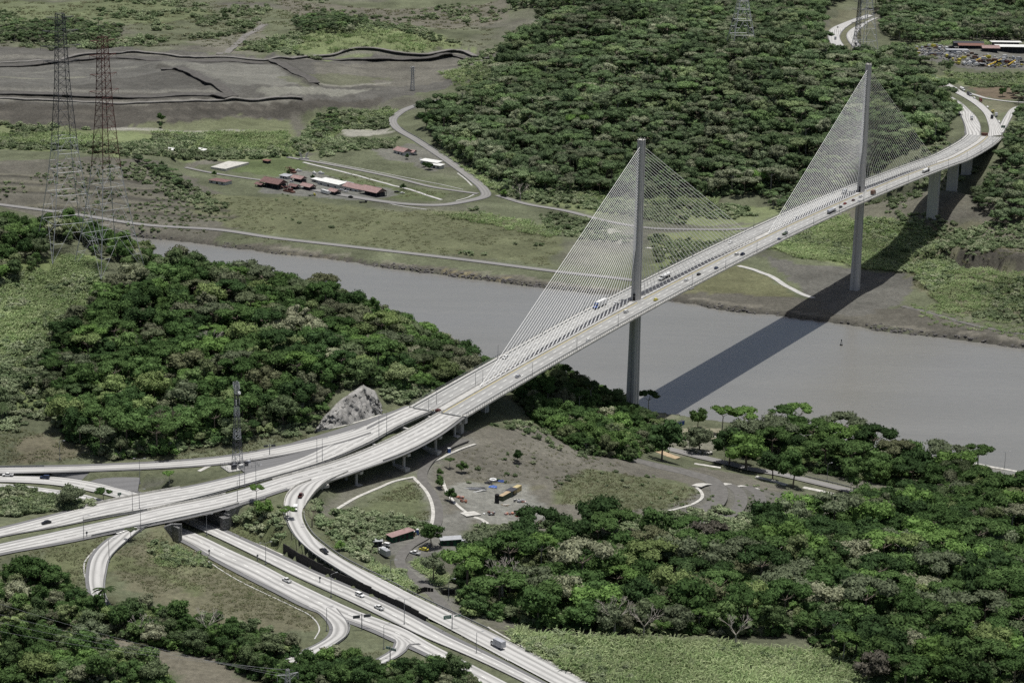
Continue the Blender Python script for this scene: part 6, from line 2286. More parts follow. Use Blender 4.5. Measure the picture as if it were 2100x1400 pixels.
for u, v, z, h, arms, lb in [
    (777, 897, 72.0, 12, (1,), 'tall street lamp in the viaduct median opposite the sprayed rock face'), (793, 889, 72.3, 12, (-1,), 'tall street lamp in the viaduct median nearer the bridge joint'),
    (650, 946, 70.6, 12, (-1,), 'street lamp in the viaduct median above the ramp, left of a pair'), (661, 947, 70.6, 12, (1,), 'street lamp in the viaduct median above the ramp, right of a pair'),
    (491, 997, 69.2, 11, (-1,), 'first of three median lamps behind the ramp'), (502, 997, 69.2, 11, (1,), 'second of three median lamps behind the ramp'), (525, 1000, 69.3, 11, (1,), 'third of three median lamps nearest the ramp'),
    (487, 1028, 69.0, 10, (1,), 'street lamp on the outer edge of the upper highway right of the overpass'), (287, 990, 66.6, 12, (-1, 1), 'double street lamp on the paved gore behind the overpass'),
    (272, 1046, 68.0, 9, (-1,), 'left of two median lamps on the overpass'), (286, 1042, 68.0, 9, (1,), 'right of two median lamps on the overpass'),
    (289, 1089, 67.2, 11, (1,), 'street lamp where the loop ramp leaves the upper highway'), (172, 1106, 67, 11, (1,), 'street lamp beside the upper highway near the black car'),
    (224, 1151, 65.4, 10.5, (1,), 'street lamp on the inner side of the loop ramp'), (424, 1096, 60.1, 9.5, (-1, 1), 'double street lamp in the lower highway median before the overpass'),
    (545, 1155, 59.6, 9.5, (-1, 1), 'double street lamp in the lower highway median near the panel wall'), (679, 1222, 58.9, 9.5, (1,), 'curved-arm street lamp in the lower highway median'),
    (829, 1279, 58.2, 11, (-1, 1), 'street lamp at the tip of the lower highway median'), (977, 1339, 57.4, 9, (1,), 'street lamp beside the white box truck'), (787, 1329, 57.4, 9.5, (1,), 'street lamp on the grass between the two bottom ramps'),
    (670, 1292, 58.3, 10, (1,), 'street lamp inside the bottom loop ramp'), (920, 1232, 57.2, 10, (1,), 'street lamp by the dark gate panels'), (801, 1188, 58.5, 9, (1,), 'street lamp on the ramp verge below the parked truck'),
    (879, 844, 73.6, 7.5, (1,), 'median lamp just left of the near bridge joint'), (895, 831, 74.4, 7.5, (-1,), 'median lamp just past the near bridge joint'),
    (975, 791, 76.3, 8, (1,), 'bridge median lamp before the first stay cable'), (990, 786, 76.6, 8, (-1,), 'bridge median lamp beside the first stay cable'),
    (2060, 958, 4.6, 10, (-1, 1), 'double lamp mast on the grey jetty'), (1486, 955, 11, 10, (1,), 'lamp post beside the river road among trees'), (1696, 985, 11, 10, (1,), 'lamp post at the right end of the river road'),
    (123, 940, 69.0, 9, (1,), 'lamp post at the foot of the grassy hillside'), (365, 895, 73, 9, (1,), 'lamp post below the brown tree on the hill edge'),
]:
    lamp(U(u, v, z), h, arms, random.uniform(-0.3, 0.5), lb, 'street lamps on the roads')
for k, t in enumerate(np.arange(-170, 780, 55.0)):
    if abs(t) < 12 or abs(t - 420) < 12:
        continue
    p, rz = ax_at(t, 16.2, 0.2)
    lamp(p, 8, (-1,), rz, '%s slim lamp from the near end on the near bridge walkway' % ORD[k], 'slim lamps along the near bridge walkway')
    p, rz = ax_at(t + 20, -16.2, 0.2)
    lamp(p, 8, (1,), rz, '%s slim lamp from the near end on the far bridge walkway' % ORD[k], 'slim lamps along the far bridge walkway')


# ---------------------------------------------------------------- signs
def sign(base, h, boards, rz, mats, label, name='gantry_sign', post='pole_steel'):
    t = empty(name, base, rz)
    tag(t, label, 'sign')
    mb = MB()
    mb.tube((0, 0, -0.8), (0, 0, h + 0.6), 0.22, 0.17, 8)
    xs_ = [b2[0] - b2[2] / 2 for b2 in boards] + [b2[0] + b2[2] / 2 for b2 in boards]
    mb.bar((min(0, min(xs_)), 0.12, h), (max(0, max(xs_)), 0.12, h), 0.16)
    mb.build('post', post, t)
    for x, z, w, hh in boards:
        mb = MB()
        mb.hexa([(x - w / 2, -0.12, z), (x + w / 2, -0.12, z), (x + w / 2, -0.04, z), (x - w / 2, -0.04, z), (x - w / 2, -0.12, z + hh), (x + w / 2, -0.12, z + hh), (x + w / 2, -0.04, z + hh), (x - w / 2, -0.04, z + hh)])
        bo = mb.build('sign_board', mats, t)
        if mats == 'sign_green':
            m2 = MB()
            for q in range(2):
                zz = z + hh * (0.28 + 0.36 * q)
                m2.face([(x - w * 0.36, -0.135, zz), (x + w * 0.30, -0.135, zz), (x + w * 0.30, -0.135, zz + hh * 0.13), (x - w * 0.36, -0.135, zz + hh * 0.13)])
            m2.build('legend', 'white_line', bo)
    return t


sign(U(742, 1290, 58.0), 6.4, [(-2.3, 5.2, 3.0, 1.3), (2.3, 5.2, 3.0, 1.3)], 0.35, 'sign_back', 'T-shaped gantry sign seen from behind beside the bottom loop ramp')
sign(U(927, 1291, 57.9), 6.6, [(-2.2, 5.2, 3.4, 1.6), (2.4, 5.6, 3.0, 0.5)], 0.45, 'sign_green', 'green gantry sign beside the curving ramp near its merge')
sign(U(800, 1351, 57.2), 5.2, [(-0.9, 4.2, 2.0, 1.0), (1.6, 4.0, 2.4, 1.0)], -0.5, 'sign_green', 'green gantry sign among the bushes at the bottom')
sign(U(553, 932, 70.0), 5.0, [(-1.9, 4.1, 2.2, 1.1), (1.9, 4.1, 2.2, 1.1)], 0.3, 'sign_back', 'T-shaped sign seen from behind beside the slip road')
sign(U(245, 1021, 61.6), 2.2, [(0, 1.5, 1.8, 1.3)], 0.5, 'sign_green', 'small green road sign behind the overpass parapet', 'road_sign')
sign(U(2060, 273, 70.2), 7.0, [(-2.0, 5.0, 3.6, 2.4)], 0.1, 'sign_green', 'green direction sign at the far end of the bridge')
for u, v, z, lb in ((429, 1137, 60, 'small grey sign on the grass edge of the lower highway'), (528, 1147, 59.7, 'small grey sign in the lower highway median'), (656, 1193, 59.3, 'small round sign in the lower highway lanes edge'), (178, 1100, 67.2, 'small sign at the loop ramp nose')):
    sign(U(u, v, z), 2.0, [(0, 1.5, 0.9, 0.9)], 0.6, 'sign_back', lb, 'road_sign')


# ---------------------------------------------------------------- lattice towers
def lattice(base, h, prof, mats, label, name, arms=(), legw=0.30, brw=0.16, split=None, arm_mat=None, rz=0.3, seg=None):
    """prof: [(fraction of height, width)]"""
    t = empty(name, base, rz)
    tag(t, label, 'tower')
    zs, z = [], 0.0
    fz, fw = [p[0] * h for p in prof], [p[1] for p in prof]
    wat = lambda zz: float(np.interp(zz, fz, fw))
    while z < h - 0.5:
        zs.append(z)
        z += max(2.2, wat(z) * (seg or 0.72))
    zs.append(h)
    cor = lambda zz, k: np.array([(1, 1), (-1, 1), (-1, -1), (1, -1)][k % 4] + (0,)) * wat(zz) / 2 + np.array([0, 0, zz])
    parts_ = {}
    for k in range(4):
        mb = MB()
        for a, b2 in zip(zs[:-1], zs[1:]):
            mi = 1 if (split and (a + b2) / 2 > split * h) else 0
            mb.bar(cor(a, k), cor(b2, k), legw, mi)
        mb.build('leg', mats, t)
    for face in range(4):
        mb = MB()
        for i, (a, b2) in enumerate(zip(zs[:-1], zs[1:])):
            mi = 1 if (split and (a + b2) / 2 > split * h) else 0
            p0, p1, q0, q1 = cor(a, face), cor(a, face + 1), cor(b2, face), cor(b2, face + 1)
            mb.bar(q0, q1, brw, mi)
            if wat(a) > 8:
                m_ = (q0 + q1) / 2
                mb.bar(p0, m_, brw, mi)
                mb.bar(p1, m_, brw, mi)
                mb.bar((p0 + m_) / 2, (p0 + q0) / 2, brw * 0.8, mi)
                mb.bar((p1 + m_) / 2, (p1 + q1) / 2, brw * 0.8, mi)
            else:
                mb.bar(p0, q1, brw, mi)
                mb.bar(p1, q0, brw, mi)
        mb.build('bracing', mats, t)
    for fz_, half in arms:
        za = fz_ * h
        for sg in (-1, 1):
            mb = MB()
            tip = np.array([sg * half, 0, za + 0.4])
            w = wat(za) / 2
            for a, b2 in ((w, 0), (-w, 0), (w, -1.8), (-w, -1.8)):
                mb.bar(np.array([sg * w, a, za + b2]), tip, brw * 1.1)
            mb.bar(tip, tip - np.array([0, 0, 2.6]), 0.14)
            mb.build('cross_arm', arm_mat or (mats[-1] if isinstance(mats, (list, tuple)) else mats), t)
    return t


big = [(0, 31), (0.18, 22), (0.42, 13), (0.72, 7), (1.0, 4.2)]
b1 = TB1 - np.array([0, 0, 1.0])
lattice(b1, DY(131, 28, TB1[1])[2] - b1[2], big, ['galvanised', 'dark_steel'], 'tall dark lattice power tower at the far left above the wooded hill', 'lattice_tower', ((0.985, 8.5), (0.93, 11), (0.87, 12.5), (0.81, 11)), 0.32, 0.15, split=0.5, arm_mat='dark_steel', rz=0.55)
b2_ = TB2 - np.array([0, 0, 1.0])
lattice(b2_, DY(211, 76, TB2[1])[2] - b2_[2], big, ['galvanised', 'red_steel'], 'tall lattice power tower, red above and grey below, right of the dark one', 'lattice_tower', ((0.985, 8.5), (0.925, 9), (0.845, 9), (0.775, 10)), 0.32, 0.15, split=0.42, arm_mat='red_steel', rz=0.75)
q = G(1519, 108)
lattice(q - [0, 0, 1], 95, [(0, 30), (0.3, 20), (0.6, 10), (1, 4)], ['galvanised'], 'grey lattice tower legs on the forested far hill', 'lattice_tower', ((0.95, 9), (0.85, 11)), 0.55, 0.26, rz=0.2)
q = G(1772, 112)
lattice(q - [0, 0, 1], 100, [(0, 24), (0.3, 17), (0.6, 9), (1, 4)], ['galvanised'], 'grey lattice tower standing by the distant curving highway', 'lattice_tower', ((0.95, 9), (0.85, 11)), 0.5, 0.24, rz=0.5)
q = G(1757, 104)
lattice(q - [0, 0, 1], 62, [(0, 7), (0.5, 5), (1, 2.4)], ['dark_steel'], 'slim dark lattice tower before the distant curving highway', 'lattice_tower', ((0.95, 7), (0.8, 9), (0.55, 9)), 0.34, 0.2, rz=0.2)
q = G(846, 186)
lattice(q - [0, 0, 1], 30, [(0, 4.6), (0.5, 3.2), (1, 2.2)], ['steel'], 'small grey lattice tower at the edge of the spoil ground', 'lattice_tower', ((0.97, 3), (0.85, 3.4)), 0.32, 0.18)
q = np.array([*DY(590, 1385, 700)[:2], 0])
q[2] = float(H(q[0], q[1])) - 1
tt = DY(590, 1372, 700)
ft = lattice(q, tt[2] - q[2], [(0, 6.5), (0.6, 3), (1, 1.0)], ['galvanised'], 'tip of a grey lattice power pole at the bottom edge', 'lattice_tower', ((0.95, 3.8),), 0.14, 0.08, rz=0.4)
# wires
wm = MB()


def wire(a, b2, sag, r, label):
    mb = MB()
    pts = []
    for k in range(13):
        f_ = k / 12
        pts.append(np.asarray(a) * (1 - f_) + np.asarray(b2) * f_ - np.array([0, 0, sag * 4 * f_ * (1 - f_)]))
    for c_, d_ in zip(pts[:-1], pts[1:]):
        mb.tube(c_, d_, r, n=4, caps=False)
    tag(mb.build('power_line', 'pole_steel'), label, 'power line', 'power lines at the bottom left')


for k, (vv, yy) in enumerate(((1218, 790), (1243, 785), (1262, 780), (1282, 775))):
    wire(DY(-60, vv, yy), tt + np.array([(-3.4, 3.4, -2, 2)[k], 0, (-2.4, -2.4, -0.2, -0.2)[k]]), 2.0, 0.038, '%s power line sagging over the bottom left wood' % ('topmost', 'second', 'third', 'lowest')[k])

# telecom mast
mp_ = U(487, 951, 69.2)
mast = lattice(mp_, 42, [(0, 4.2), (0.35, 2.8), (0.7, 1.9), (1, 1.7)], ['galvanised', 'dark_steel'], 'slender lattice telecom mast with dishes in front of the wooded hill', 'telecom_mast', (), 0.24, 0.12, rz=0.5, seg=0.9)
for part in [c_ for c_ in mast.children]:
    me_ = part.data
    zc_ = [sum(me_.vertices[v].co.z for v in p_.vertices) / len(p_.vertices) for p_ in me_.polygons]
    for p_, z_ in zip(me_.polygons, zc_):
        p_.material_index = int(z_ // 6) % 2
mb = MB()
mb.tube((0.9, -1.0, 36.5), (1.2, -1.5, 36.6), 0.9, 0.8, 12)
mb.build('dish', 'paint_white', mast)
for k in range(6):
    an = k * math.pi / 3
    mb = MB()
    mb.box((1.6 * math.cos(an), 1.6 * math.sin(an), 38.0 + 1.6 * (k % 2)), (0.35, 0.25, 2.4), 0, an)
    mb.build('antenna', 'paint_white', mast)
for k in range(3):
    mb = MB()
    mb.box((1.4 * math.cos(k * 2.1), 1.4 * math.sin(k * 2.1), 30.5), (0.35, 0.25, 2.8), 0, k)
    mb.build('antenna', 'paint_white', mast)
enc = empty('mast_enclosure', U(492, 957, 69.0), 0.55)
tag(enc, 'fenced equipment compound at the foot of the telecom mast', 'enclosure')
mb = MB()
for x in np.arange(-8, 8.1, 2.0):
    for y in (-5, 5):
        mb.box((x, y, -0.4), (0.1, 0.1, 2.4))
for y in np.arange(-5, 5.1, 2.0):
    for x in (-8, 8):
        mb.box((x, y, -0.4), (0.1, 0.1, 2.4))
for z_ in (0.6, 1.3, 1.95):
    for a, b2 in (((-8, -5), (8, -5)), ((8, -5), (8, 5)), ((8, 5), (-8, 5)), ((-8, 5), (-8, -5))):
        mb.bar((*a, z_), (*b2, z_), 0.05)
mb.build('fence', 'pole_steel', enc)
mb = MB()
mb.box((0, 0, -0.6), (16, 10, 0.7))
mb.build('slab', 'concrete', enc)
for x, y, w, d, h_, mt in ((-4, -2, 2.4, 1.6, 2.2, 'wall_dark'), (-0.5, -2.5, 2.0, 1.4, 1.8, 'wall_white'), (3, -1, 1.6, 1.4, 2.4, 'wall_dark'), (5.5, 2, 1.8, 1.2, 1.6, 'paint_silver')):
    mb = MB()
    mb.box((x, y, 0.1), (w, d, h_))
    mb.box((x, y, 0.1 + h_), (w + 0.2, d + 0.2, 0.12))
    mb.build('cabinet', mt, enc)


# ---------------------------------------------------------------- buildings and huts
def house(p, L, W, h, rz, wall, roof, label, name='low_building', style='gable', open_=False, ov=0.9, pitch=0.28, doors=3, cat='building'):
    t = empty(name, p, rz)
    tag(t, label, cat)
    L2, W2 = L / 2, W / 2
    mb = MB()
    if open_:
        for x in np.linspace(-L2 + 0.4, L2 - 0.4, max(3, int(L / 5))):
            for y in (-W2 + 0.3, W2 - 0.3):
                mb.box((x, y, -0.6), (0.45, 0.45, h + 0.6))
        mb.box((0, W2 * 0.35, -0.6), (L * 0.9, W * 0.5, h * 0.95))
    else:
        mb.box((0, 0, -0.8), (L, W, h + 0.8))
    mb.build('wall', wall, t)
    a, b2 = L2 + ov, W2 + ov
    rh = W2 * pitch * 2 if style == 'gable' else W * pitch * 0.5
    m2 = MB()
    if style == 'gable':
        for s in (-1, 1):
            m2.hexa([(-a, s * b2, h - 0.1), (a, s * b2, h - 0.1), (a, 0, h + rh), (-a, 0, h + rh), (-a, s * b2, h + 0.12), (a, s * b2, h + 0.12), (a, 0, h + rh + 0.22), (-a, 0, h + rh + 0.22)])
        m2.face([(-L2, -W2, h), (-L2, W2, h), (-L2, 0, h + rh)])
        m2.face([(L2, W2, h), (L2, -W2, h), (L2, 0, h + rh)])
    elif style == 'hip':
        r0 = max(0.5, L2 - W2 * 0.8)
        T = [(-r0, 0, h + rh), (r0, 0, h + rh)]
        c_ = [(-a, -b2, h), (a, -b2, h), (a, b2, h), (-a, b2, h)]
        m2.face([c_[0], c_[1], T[1], T[0]])
        m2.face([c_[2], c_[3], T[0], T[1]])
        m2.face([c_[1], c_[2], T[1]])
        m2.face([c_[3], c_[0], T[0]])
        m2.face(c_[::-1])
    else:
        m2.hexa([(-a, -b2, h), (a, -b2, h), (a, b2, h + rh), (-a, b2, h + rh), (-a, -b2, h + 0.2), (a, -b2, h + 0.2), (a, b2, h + rh + 0.2), (-a, b2, h + rh + 0.2)])
    ro = m2.build('roof', roof, t)
    if style == 'gable' and L > 10:
        m4 = MB()
        m4.bar((-a, 0, h + rh + 0.25), (a, 0, h + rh + 0.25), 0.25)
        m4.build('ridge_cap', roof, ro)
    if not open_:
        for k in range(doors):
            x = -L2 + L * (k + 0.5) / doors
            m3 = MB()
            m3.box((x, -W2 - 0.04, 0.0 if k % 2 else 0.9), (min(2.2, L / doors * 0.55), 0.1, min(2.2, h * 0.8) if k % 2 else min(1.1, h * 0.4)))
            m3.build('door' if k % 2 else 'window', 'dark', t)
    return t


vd = U(886, 383, 10) - U(677, 337, 11)
vrz = math.atan2(vd[1], vd[0])
for u, v, L, W, h, wl, rf, st, op, dr, lb in [
    (452, 376, 19, 11, 3.2, 'wall_white', 'red_roof', 'hip', False, 0.25, 'dark red roofed building alone left of the village track'),
    (562, 384, 24, 13, 5.0, 'wall_dark', 'red_roof', 'gable', True, 0.1, 'large dark red roofed open shed at the left end of the cluster'),
    (534, 383, 8, 6, 2.6, 'wall_dark', 'red_roof', 'gable', True, 0.1, 'tiny red roofed lean-to beside the large red shed'),
    (613, 372, 13, 8, 3.4, 'wall_dark', 'pink_roof', 'gable', True, 0.1, 'small pink roofed open shed behind the cluster'),
    (632, 388, 14, 8, 3.2, 'wall_dark', 'pink_roof', 'gable', True, 0.0, 'small pink roofed open shed in the middle of the cluster'),
    (681, 382, 31, 10, 4.2, 'wall_white', 'white_roof', 'mono', False, 0.0, 'long white roofed building in the middle of the cluster'),
    (686, 398, 11, 7, 3.0, 'wall_dark', 'pink_roof', 'gable', True, -0.1, 'small pink roofed shed beside the white trailer'),
    (728, 391, 22, 11, 3.6, 'wall_white', 'pink_roof', 'gable', False, 0.0, 'long pink roofed building, left of the joined pair'),
    (765, 399, 24, 13, 4.0, 'wall_dark', 'pink_roof', 'gable', True, 0.0, 'long pink roofed building, right of the joined pair'),
    (826, 316, 17, 11, 3.6, 'wall_white', 'pink_roof', 'gable', False, -0.1, 'pink roofed house alone beside the bend road'),
    (843, 317, 9, 7, 3.0, 'wall_white', 'pink_roof', 'gable', False, 0.3, 'small pink roofed wing beside the lone pink house'),
    (884, 338, 22, 7, 3.6, 'wall_white', 'white_roof', 'mono', False, 0.1, 'long white roofed hut beside the bend road'),
    (894, 344, 16, 6, 3.2, 'wall_white', 'white_roof', 'mono', False, 0.1, 'shorter white hut with a blue drum beside the bend road'),
    (586, 366, 10, 6, 2.8, 'wall_white', 'grey_roof', 'mono', False, 0.1, 'small grey roofed hut behind the large red shed'),
    (604, 387, 9, 6, 2.8, 'wall_dark', 'red_roof', 'gable', True, 0.1, 'small red roofed lean-to right of the large red shed'),
    (650, 373, 9, 5, 2.6, 'wall_white', 'white_roof', 'mono', False, 0.0, 'small white hut behind the long white roof'),
    (712, 382, 10, 6, 2.8, 'wall_white', 'grey_roof', 'mono', False, 0.0, 'small grey roofed hut behind the joined pink roofs'),
    (350, 312, 12, 6, 2.8, 'wall_white', 'white_roof', 'mono', False, 0.2, 'white roofed store among scrub left of the court'),
    (413, 312, 12, 5, 2.6, 'wall_white', 'white_roof', 'mono', False, 0.1, 'small white store above the court'),
    (547, 334, 8, 4, 2.4, 'wall_dark', 'rust', 'mono', False, 0.0, 'small brown kiosk on the green beside the court'),
]:
    house(G(u, v), L, W, h, vrz + dr, wl, rf, lb, style=st, open_=op)
# court, trailer, machines in the village
q = [G(432, 346), G(462, 352), G(511, 337), G(468, 331)]
mb = MB()
zc_ = max(p[2] for p in q)
mb.hexa([(*p[:2], zc_ - 2.5) for p in q] + [(*p[:2], zc_ + 0.35) for p in q])
tag(mb.build('sports_court', 'pale_concrete'), 'flat pale concrete court beside the green lawn', 'court')


def mesh_box_thing(name, p, rz, parts, label, cat, group=None):
    """parts: [(part name, material, [(centre, size)])]"""
    t = empty(name, p, rz)
    tag(t, label, cat, group)
    for nm, mt, bl in parts:
        mb = MB()
        for c_, s_ in bl:
            mb.box(c_, s_)
        mb.build(nm, mt, t)
    return t


mesh_box_thing('trailer', G(667, 398), vrz - 0.1, [('body', 'paint_white', [((0, 0, 1.0), (11, 2.6, 2.8)), ((0, 0, 3.8), (10.6, 2.3, 0.15))]), ('chassis', 'dark', [((0, 0, 0.5), (10, 2.0, 0.5)), ((-3.5, 0, 0), (1.2, 2.4, 0.9)), ((3.5, 0, 0), (1.2, 2.4, 0.9))])], 'long white site trailer in front of the pink shed', 'trailer')
for u, v, s, lb in ((598, 354, 1.0, 'rusty red dredging machine behind the pink shed'), (593, 394, 1.25, 'long rusty red machine in front of the red shed')):
    t = mesh_box_thing('old_machine', G(u, v), vrz, [('hull', 'rust', [((0, 0, 0), (11 * s, 4, 1.6))]), ('cabin', 'red_steel', [((1.5 * s, 0, 1.6), (4 * s, 3, 2.2))]), ('frame', 'red_steel', [((-4 * s, 1.2, 1.6), (0.4, 0.4, 3)), ((-4 * s, -1.2, 1.6), (0.4, 0.4, 3)), ((-2 * s, 1.2, 1.6), (0.4, 0.4, 3)), ((-2 * s, -1.2, 1.6), (0.4, 0.4, 3)), ((-3 * s, 0, 4.6), (3 * s, 3, 0.4))])], lb, 'machine')
    mb = MB()
    mb.bar((-4 * s, 0, 2), (-9 * s, 0, 4.5), 0.5)
    mb.bar((-9 * s, 0, 4.5), (-11 * s, 0, 0.5), 0.4)
    mb.build('boom', 'rust', t)
for u, v, r, lb in ((613, 352, 0.4, 'white boat hull leaning near the red machine'), (645, 357, -0.3, 'white propeller-shaped part on the gravel'), (659, 357, 0.2, 'small white tank on the gravel')):
    mb = MB()
    mb.hexa([(-3, -0.8, 0.2), (3, -0.3, 0.2), (3, 0.3, 0.2), (-3, 0.8, 0.2), (-3.4, -1.3, 1.6), (4.0, -0.2, 1.9), (4.0, 0.2, 1.9), (-3.4, 1.3, 1.6)])
    mb.box((-1, 0, 1.6), (2.4, 1.6, 1.0), 0, 0, 0.8)
    tag(mb.build('boat_part', 'paint_white', None, G(u, v), vrz + r), lb, 'boat part')
# white winged gateway at the track
t = mesh_box_thing('gateway', G(623, 328), 0.2, [('plinth', 'concrete', [((0, 0, -0.5), (10, 3, 2.4))])], 'white winged concrete headwall beside the village road', 'headwall')
for sg in (-1, 1):
    mb = MB()
    mb.hexa([(sg * 0.6, -0.5, 1.8), (sg * 3.0, -0.5, 1.8), (sg * 3.0, 0.5, 1.8), (sg * 0.6, 0.5, 1.8), (sg * 2.6, -0.4, 7.0), (sg * 5.2, -0.4, 8.4), (sg * 5.2, 0.4, 8.4), (sg * 2.6, 0.4, 7.0)] if sg > 0 else
            [(-3.0, -0.5, 1.8), (-0.6, -0.5, 1.8), (-0.6, 0.5, 1.8), (-3.0, 0.5, 1.8), (-5.2, -0.4, 8.4), (-2.6, -0.4, 7.0), (-2.6, 0.4, 7.0), (-5.2, 0.4, 8.4)])
    mb.build('wing', 'pale_concrete', t)

# far right works yard
wrz = 0.05
house(G(2078, 107), 42, 16, 7, wrz, 'wall_dark', 'white_roof', 'large white roofed workshop at the far right works yard', 'workshop', 'mono', True, 1.0, 0.1)
house(G(2062, 98), 36, 9, 7, wrz, 'wall_dark', 'white_roof', 'white roofed shed behind the large workshop', 'workshop', 'mono', True, 1.0, 0.1)
house(G(2030, 106), 20, 10, 4.5, wrz, 'wall_dark', 'pink_roof', 'pink roofed shed beside the large workshop', 'workshop', 'gable', True)
house(G(1962, 108), 26, 8, 3.4, wrz, 'wall_white', 'grey_roof', 'long low grey roofed hut in the works yard', 'workshop', 'mono', False, 0.5, 0.1)
house(G(1990, 100), 30, 8, 4.0, wrz, 'wall_dark', 'rust', 'long rust roofed shed at the back of the works yard', 'workshop', 'gable', True)
house(G(1985, 95), 36, 7, 4.0, wrz, 'wall_dark', 'wall_dark', 'long black roofed store at the back of the works yard', 'workshop', 'gable', False)

# near yard huts
trz = math.atan2(*(U(858, 1092, 56) - U(795, 1112, 56))[[1, 0]])
house(G(821, 1105), 13.5, 3.4, 3.0, trz, 'wall_green', 'pink_roof', 'long dark green site hut with a faded red roof', 'site_hut', 'mono', False, 0.5, 0.25, 5, 'hut')
house(G(924, 1116), 9.5, 3.6, 2.9, 0.25, 'wall_green', 'grey_roof', 'short dark green site hut with a grey metal roof', 'site_hut', 'mono', False, 0.5, 0.2, 3, 'hut')
house(G(774, 1118), 4.2, 3.4, 2.5, 0.2, 'wall_dark', 'grey_roof', 'small grey roofed canopy beside the green site hut', 'canopy', 'mono', True, 0.3, 0.1, 0, 'canopy')
for u, v, mt, lb in ((855, 1095, 'blue_plastic', 'blue portable toilet beside the long green hut'), (847, 1099, 'rust', 'rust red booth beside the long green hut'), (921, 928, 'blue_plastic', 'blue portable toilet with a white lid below the viaduct')):
    mesh_box_thing('portable_toilet', G(u, v), 0.3, [('cabin', mt, [((0, 0, 0), (1.5, 1.5, 2.3))]), ('roof', 'paint_white', [((0, 0, 2.3), (1.6, 1.6, 0.25)), ((0, 0, 2.55), (1.1, 1.1, 0.15))]), ('door', mt, [((0, -0.78, 0.1), (1.0, 0.06, 2.0))])], lb, 'toilet')


def container(p, L, rz, mat, top, label):
    t = empty('shipping_container', p, rz)
    tag(t, label, 'container')
    mb = MB()
    mb.box((0, 0, 0), (L, 2.5, 2.6))
    mb.build('body', [mat], t)
    mb = MB()
    for x in np.arange(-L / 2 + 0.4, L / 2 - 0.2, 0.7):
        for s in (-1, 1):
            mb.box((x, s * 1.27, 0.15), (0.35, 0.08, 2.3))
    mb.build('corrugation', mat, t)
    mb = MB()
    mb.box((0, 0, 2.6), (L - 0.1, 2.4, 0.08))
    mb.build('roof', top, t)
    return t


crz = math.atan2(*(U(1062, 1003, 54) - U(1018, 1028, 54))[[1, 0]])
container(G(1037, 1021), 10.5, crz, 'olive_box', 'timber', 'olive green container with a timber littered roof in the yard')
container(G(1058, 1008), 7.5, crz, 'tan_box', 'tan_box', 'tan container at the back end of the yard row')
mesh_box_thing('sheet_roof', G(1049, 1014) + [0, 0, 2.75], crz, [('sheet', 'wall_dark', [((0, 0, 0), (6, 4, 0.15))]), ('prop', 'steel', [((-2.6, -1.6, -2.7), (0.15, 0.15, 2.7)), ((2.6, -1.6, -2.7), (0.15, 0.15, 2.7))])], 'dark sheet canopy bridging the two yard containers', 'canopy')
t = empty('water_tank', G(1019, 1031), 0)
tag(t, 'black plastic water tank on a dark stand beside the olive container', 'tank')
mb = MB()
mb.box((0, 0, -0.2), (2.2, 2.2, 3.0))
mb.build('stand', 'dark', t)
mb = MB()
mb.tube((0, 0, 2.8), (0, 0, 4.4), 1.1, 1.1, 12)
mb.tube((0, 0, 4.4), (0, 0, 4.8), 1.1, 0.4, 12)
mb.build('barrel', 'rubber', t)


def heap(name, p, mat, n, sx, sy, sz, seed, label, cat, longx=False):
    """loose pile of members lying together"""
    rg = random.Random(seed)
    t = empty(name, p, rg.uniform(0, 0.6))
    tag(t, label, cat)
    for k in range(n):
        mb = MB()
        L_ = sx * rg.uniform(0.5, 1.0) if longx else rg.uniform(0.5, 1.6)
        mb.box((0, 0, 0), (L_, 0.3 if longx else rg.uniform(0.4, 1.2), 0.25 if longx else rg.uniform(0.3, 0.9)))
        mb.build('beam' if longx else 'block', mat[k % len(mat)], t, (rg.uniform(-0.2, 0.2) * sx if longx else rg.uniform(-0.5, 0.5) * sx, rg.uniform(-0.5, 0.5) * sy, rg.uniform(0, sz)), rg.uniform(-0.15, 0.15) if longx else rg.uniform(0, 3))
    return t


heap('steel_pile', G(973, 1002), ['dark_steel', 'steel', 'galvanised'], 12, 11, 3.5, 0.5, 1, 'pile of long steel sections on the yard gravel', 'steel pile', True)
heap('steel_pile', G(984, 1007), ['white_roof', 'galvanised'], 6, 7, 1.8, 0.3, 2, 'pile of pale sheets beside the long steel sections', 'steel pile', True)
heap('barrier_stack', G(943, 1022), ['orange', 'orange', 'pink_roof'], 9, 3, 2.0, 0.8, 3, 'stack of faded orange barriers by the white drain', 'barriers')
heap('barrier_stack', G(951, 1029), ['orange', 'rust'], 8, 3, 1.6, 0.8, 4, 'second stack of orange barriers by the white drain', 'barriers')
heap('barrier_stack', G(1046, 1055), ['orange', 'pink_roof'], 9, 6, 1.2, 0.5, 5, 'row of orange barriers at the yard edge', 'barriers')
heap('barrier_stack', G(1068, 1059), ['paint_red', 'rust'], 7, 4, 1.2, 0.5, 6, 'row of red barriers at the yard edge', 'barriers')
heap('scrap_pile', G(1002, 1054), ['dark_steel', 'galvanised', 'rust', 'white_roof'], 12, 6, 3, 0.6, 7, 'scrap heap below the culvert pad', 'scrap')
heap('scrap_pile', G(1064, 1028), ['dark_steel', 'galvanised', 'white_roof', 'steel'], 14, 5, 4, 0.6, 8, 'scrap heap beside the olive container', 'scrap')
heap('scrap_pile', G(1078, 1030), ['pink_roof', 'orange', 'white_roof'], 8, 4, 2, 0.4, 9, 'pinkish rubble beside the scrap heap', 'scrap')
heap('scrap_pile', G(1080, 1052), ['dark_steel', 'steel'], 6, 5, 2, 0.4, 10, 'dark scrap sheets near the yard edge', 'scrap')
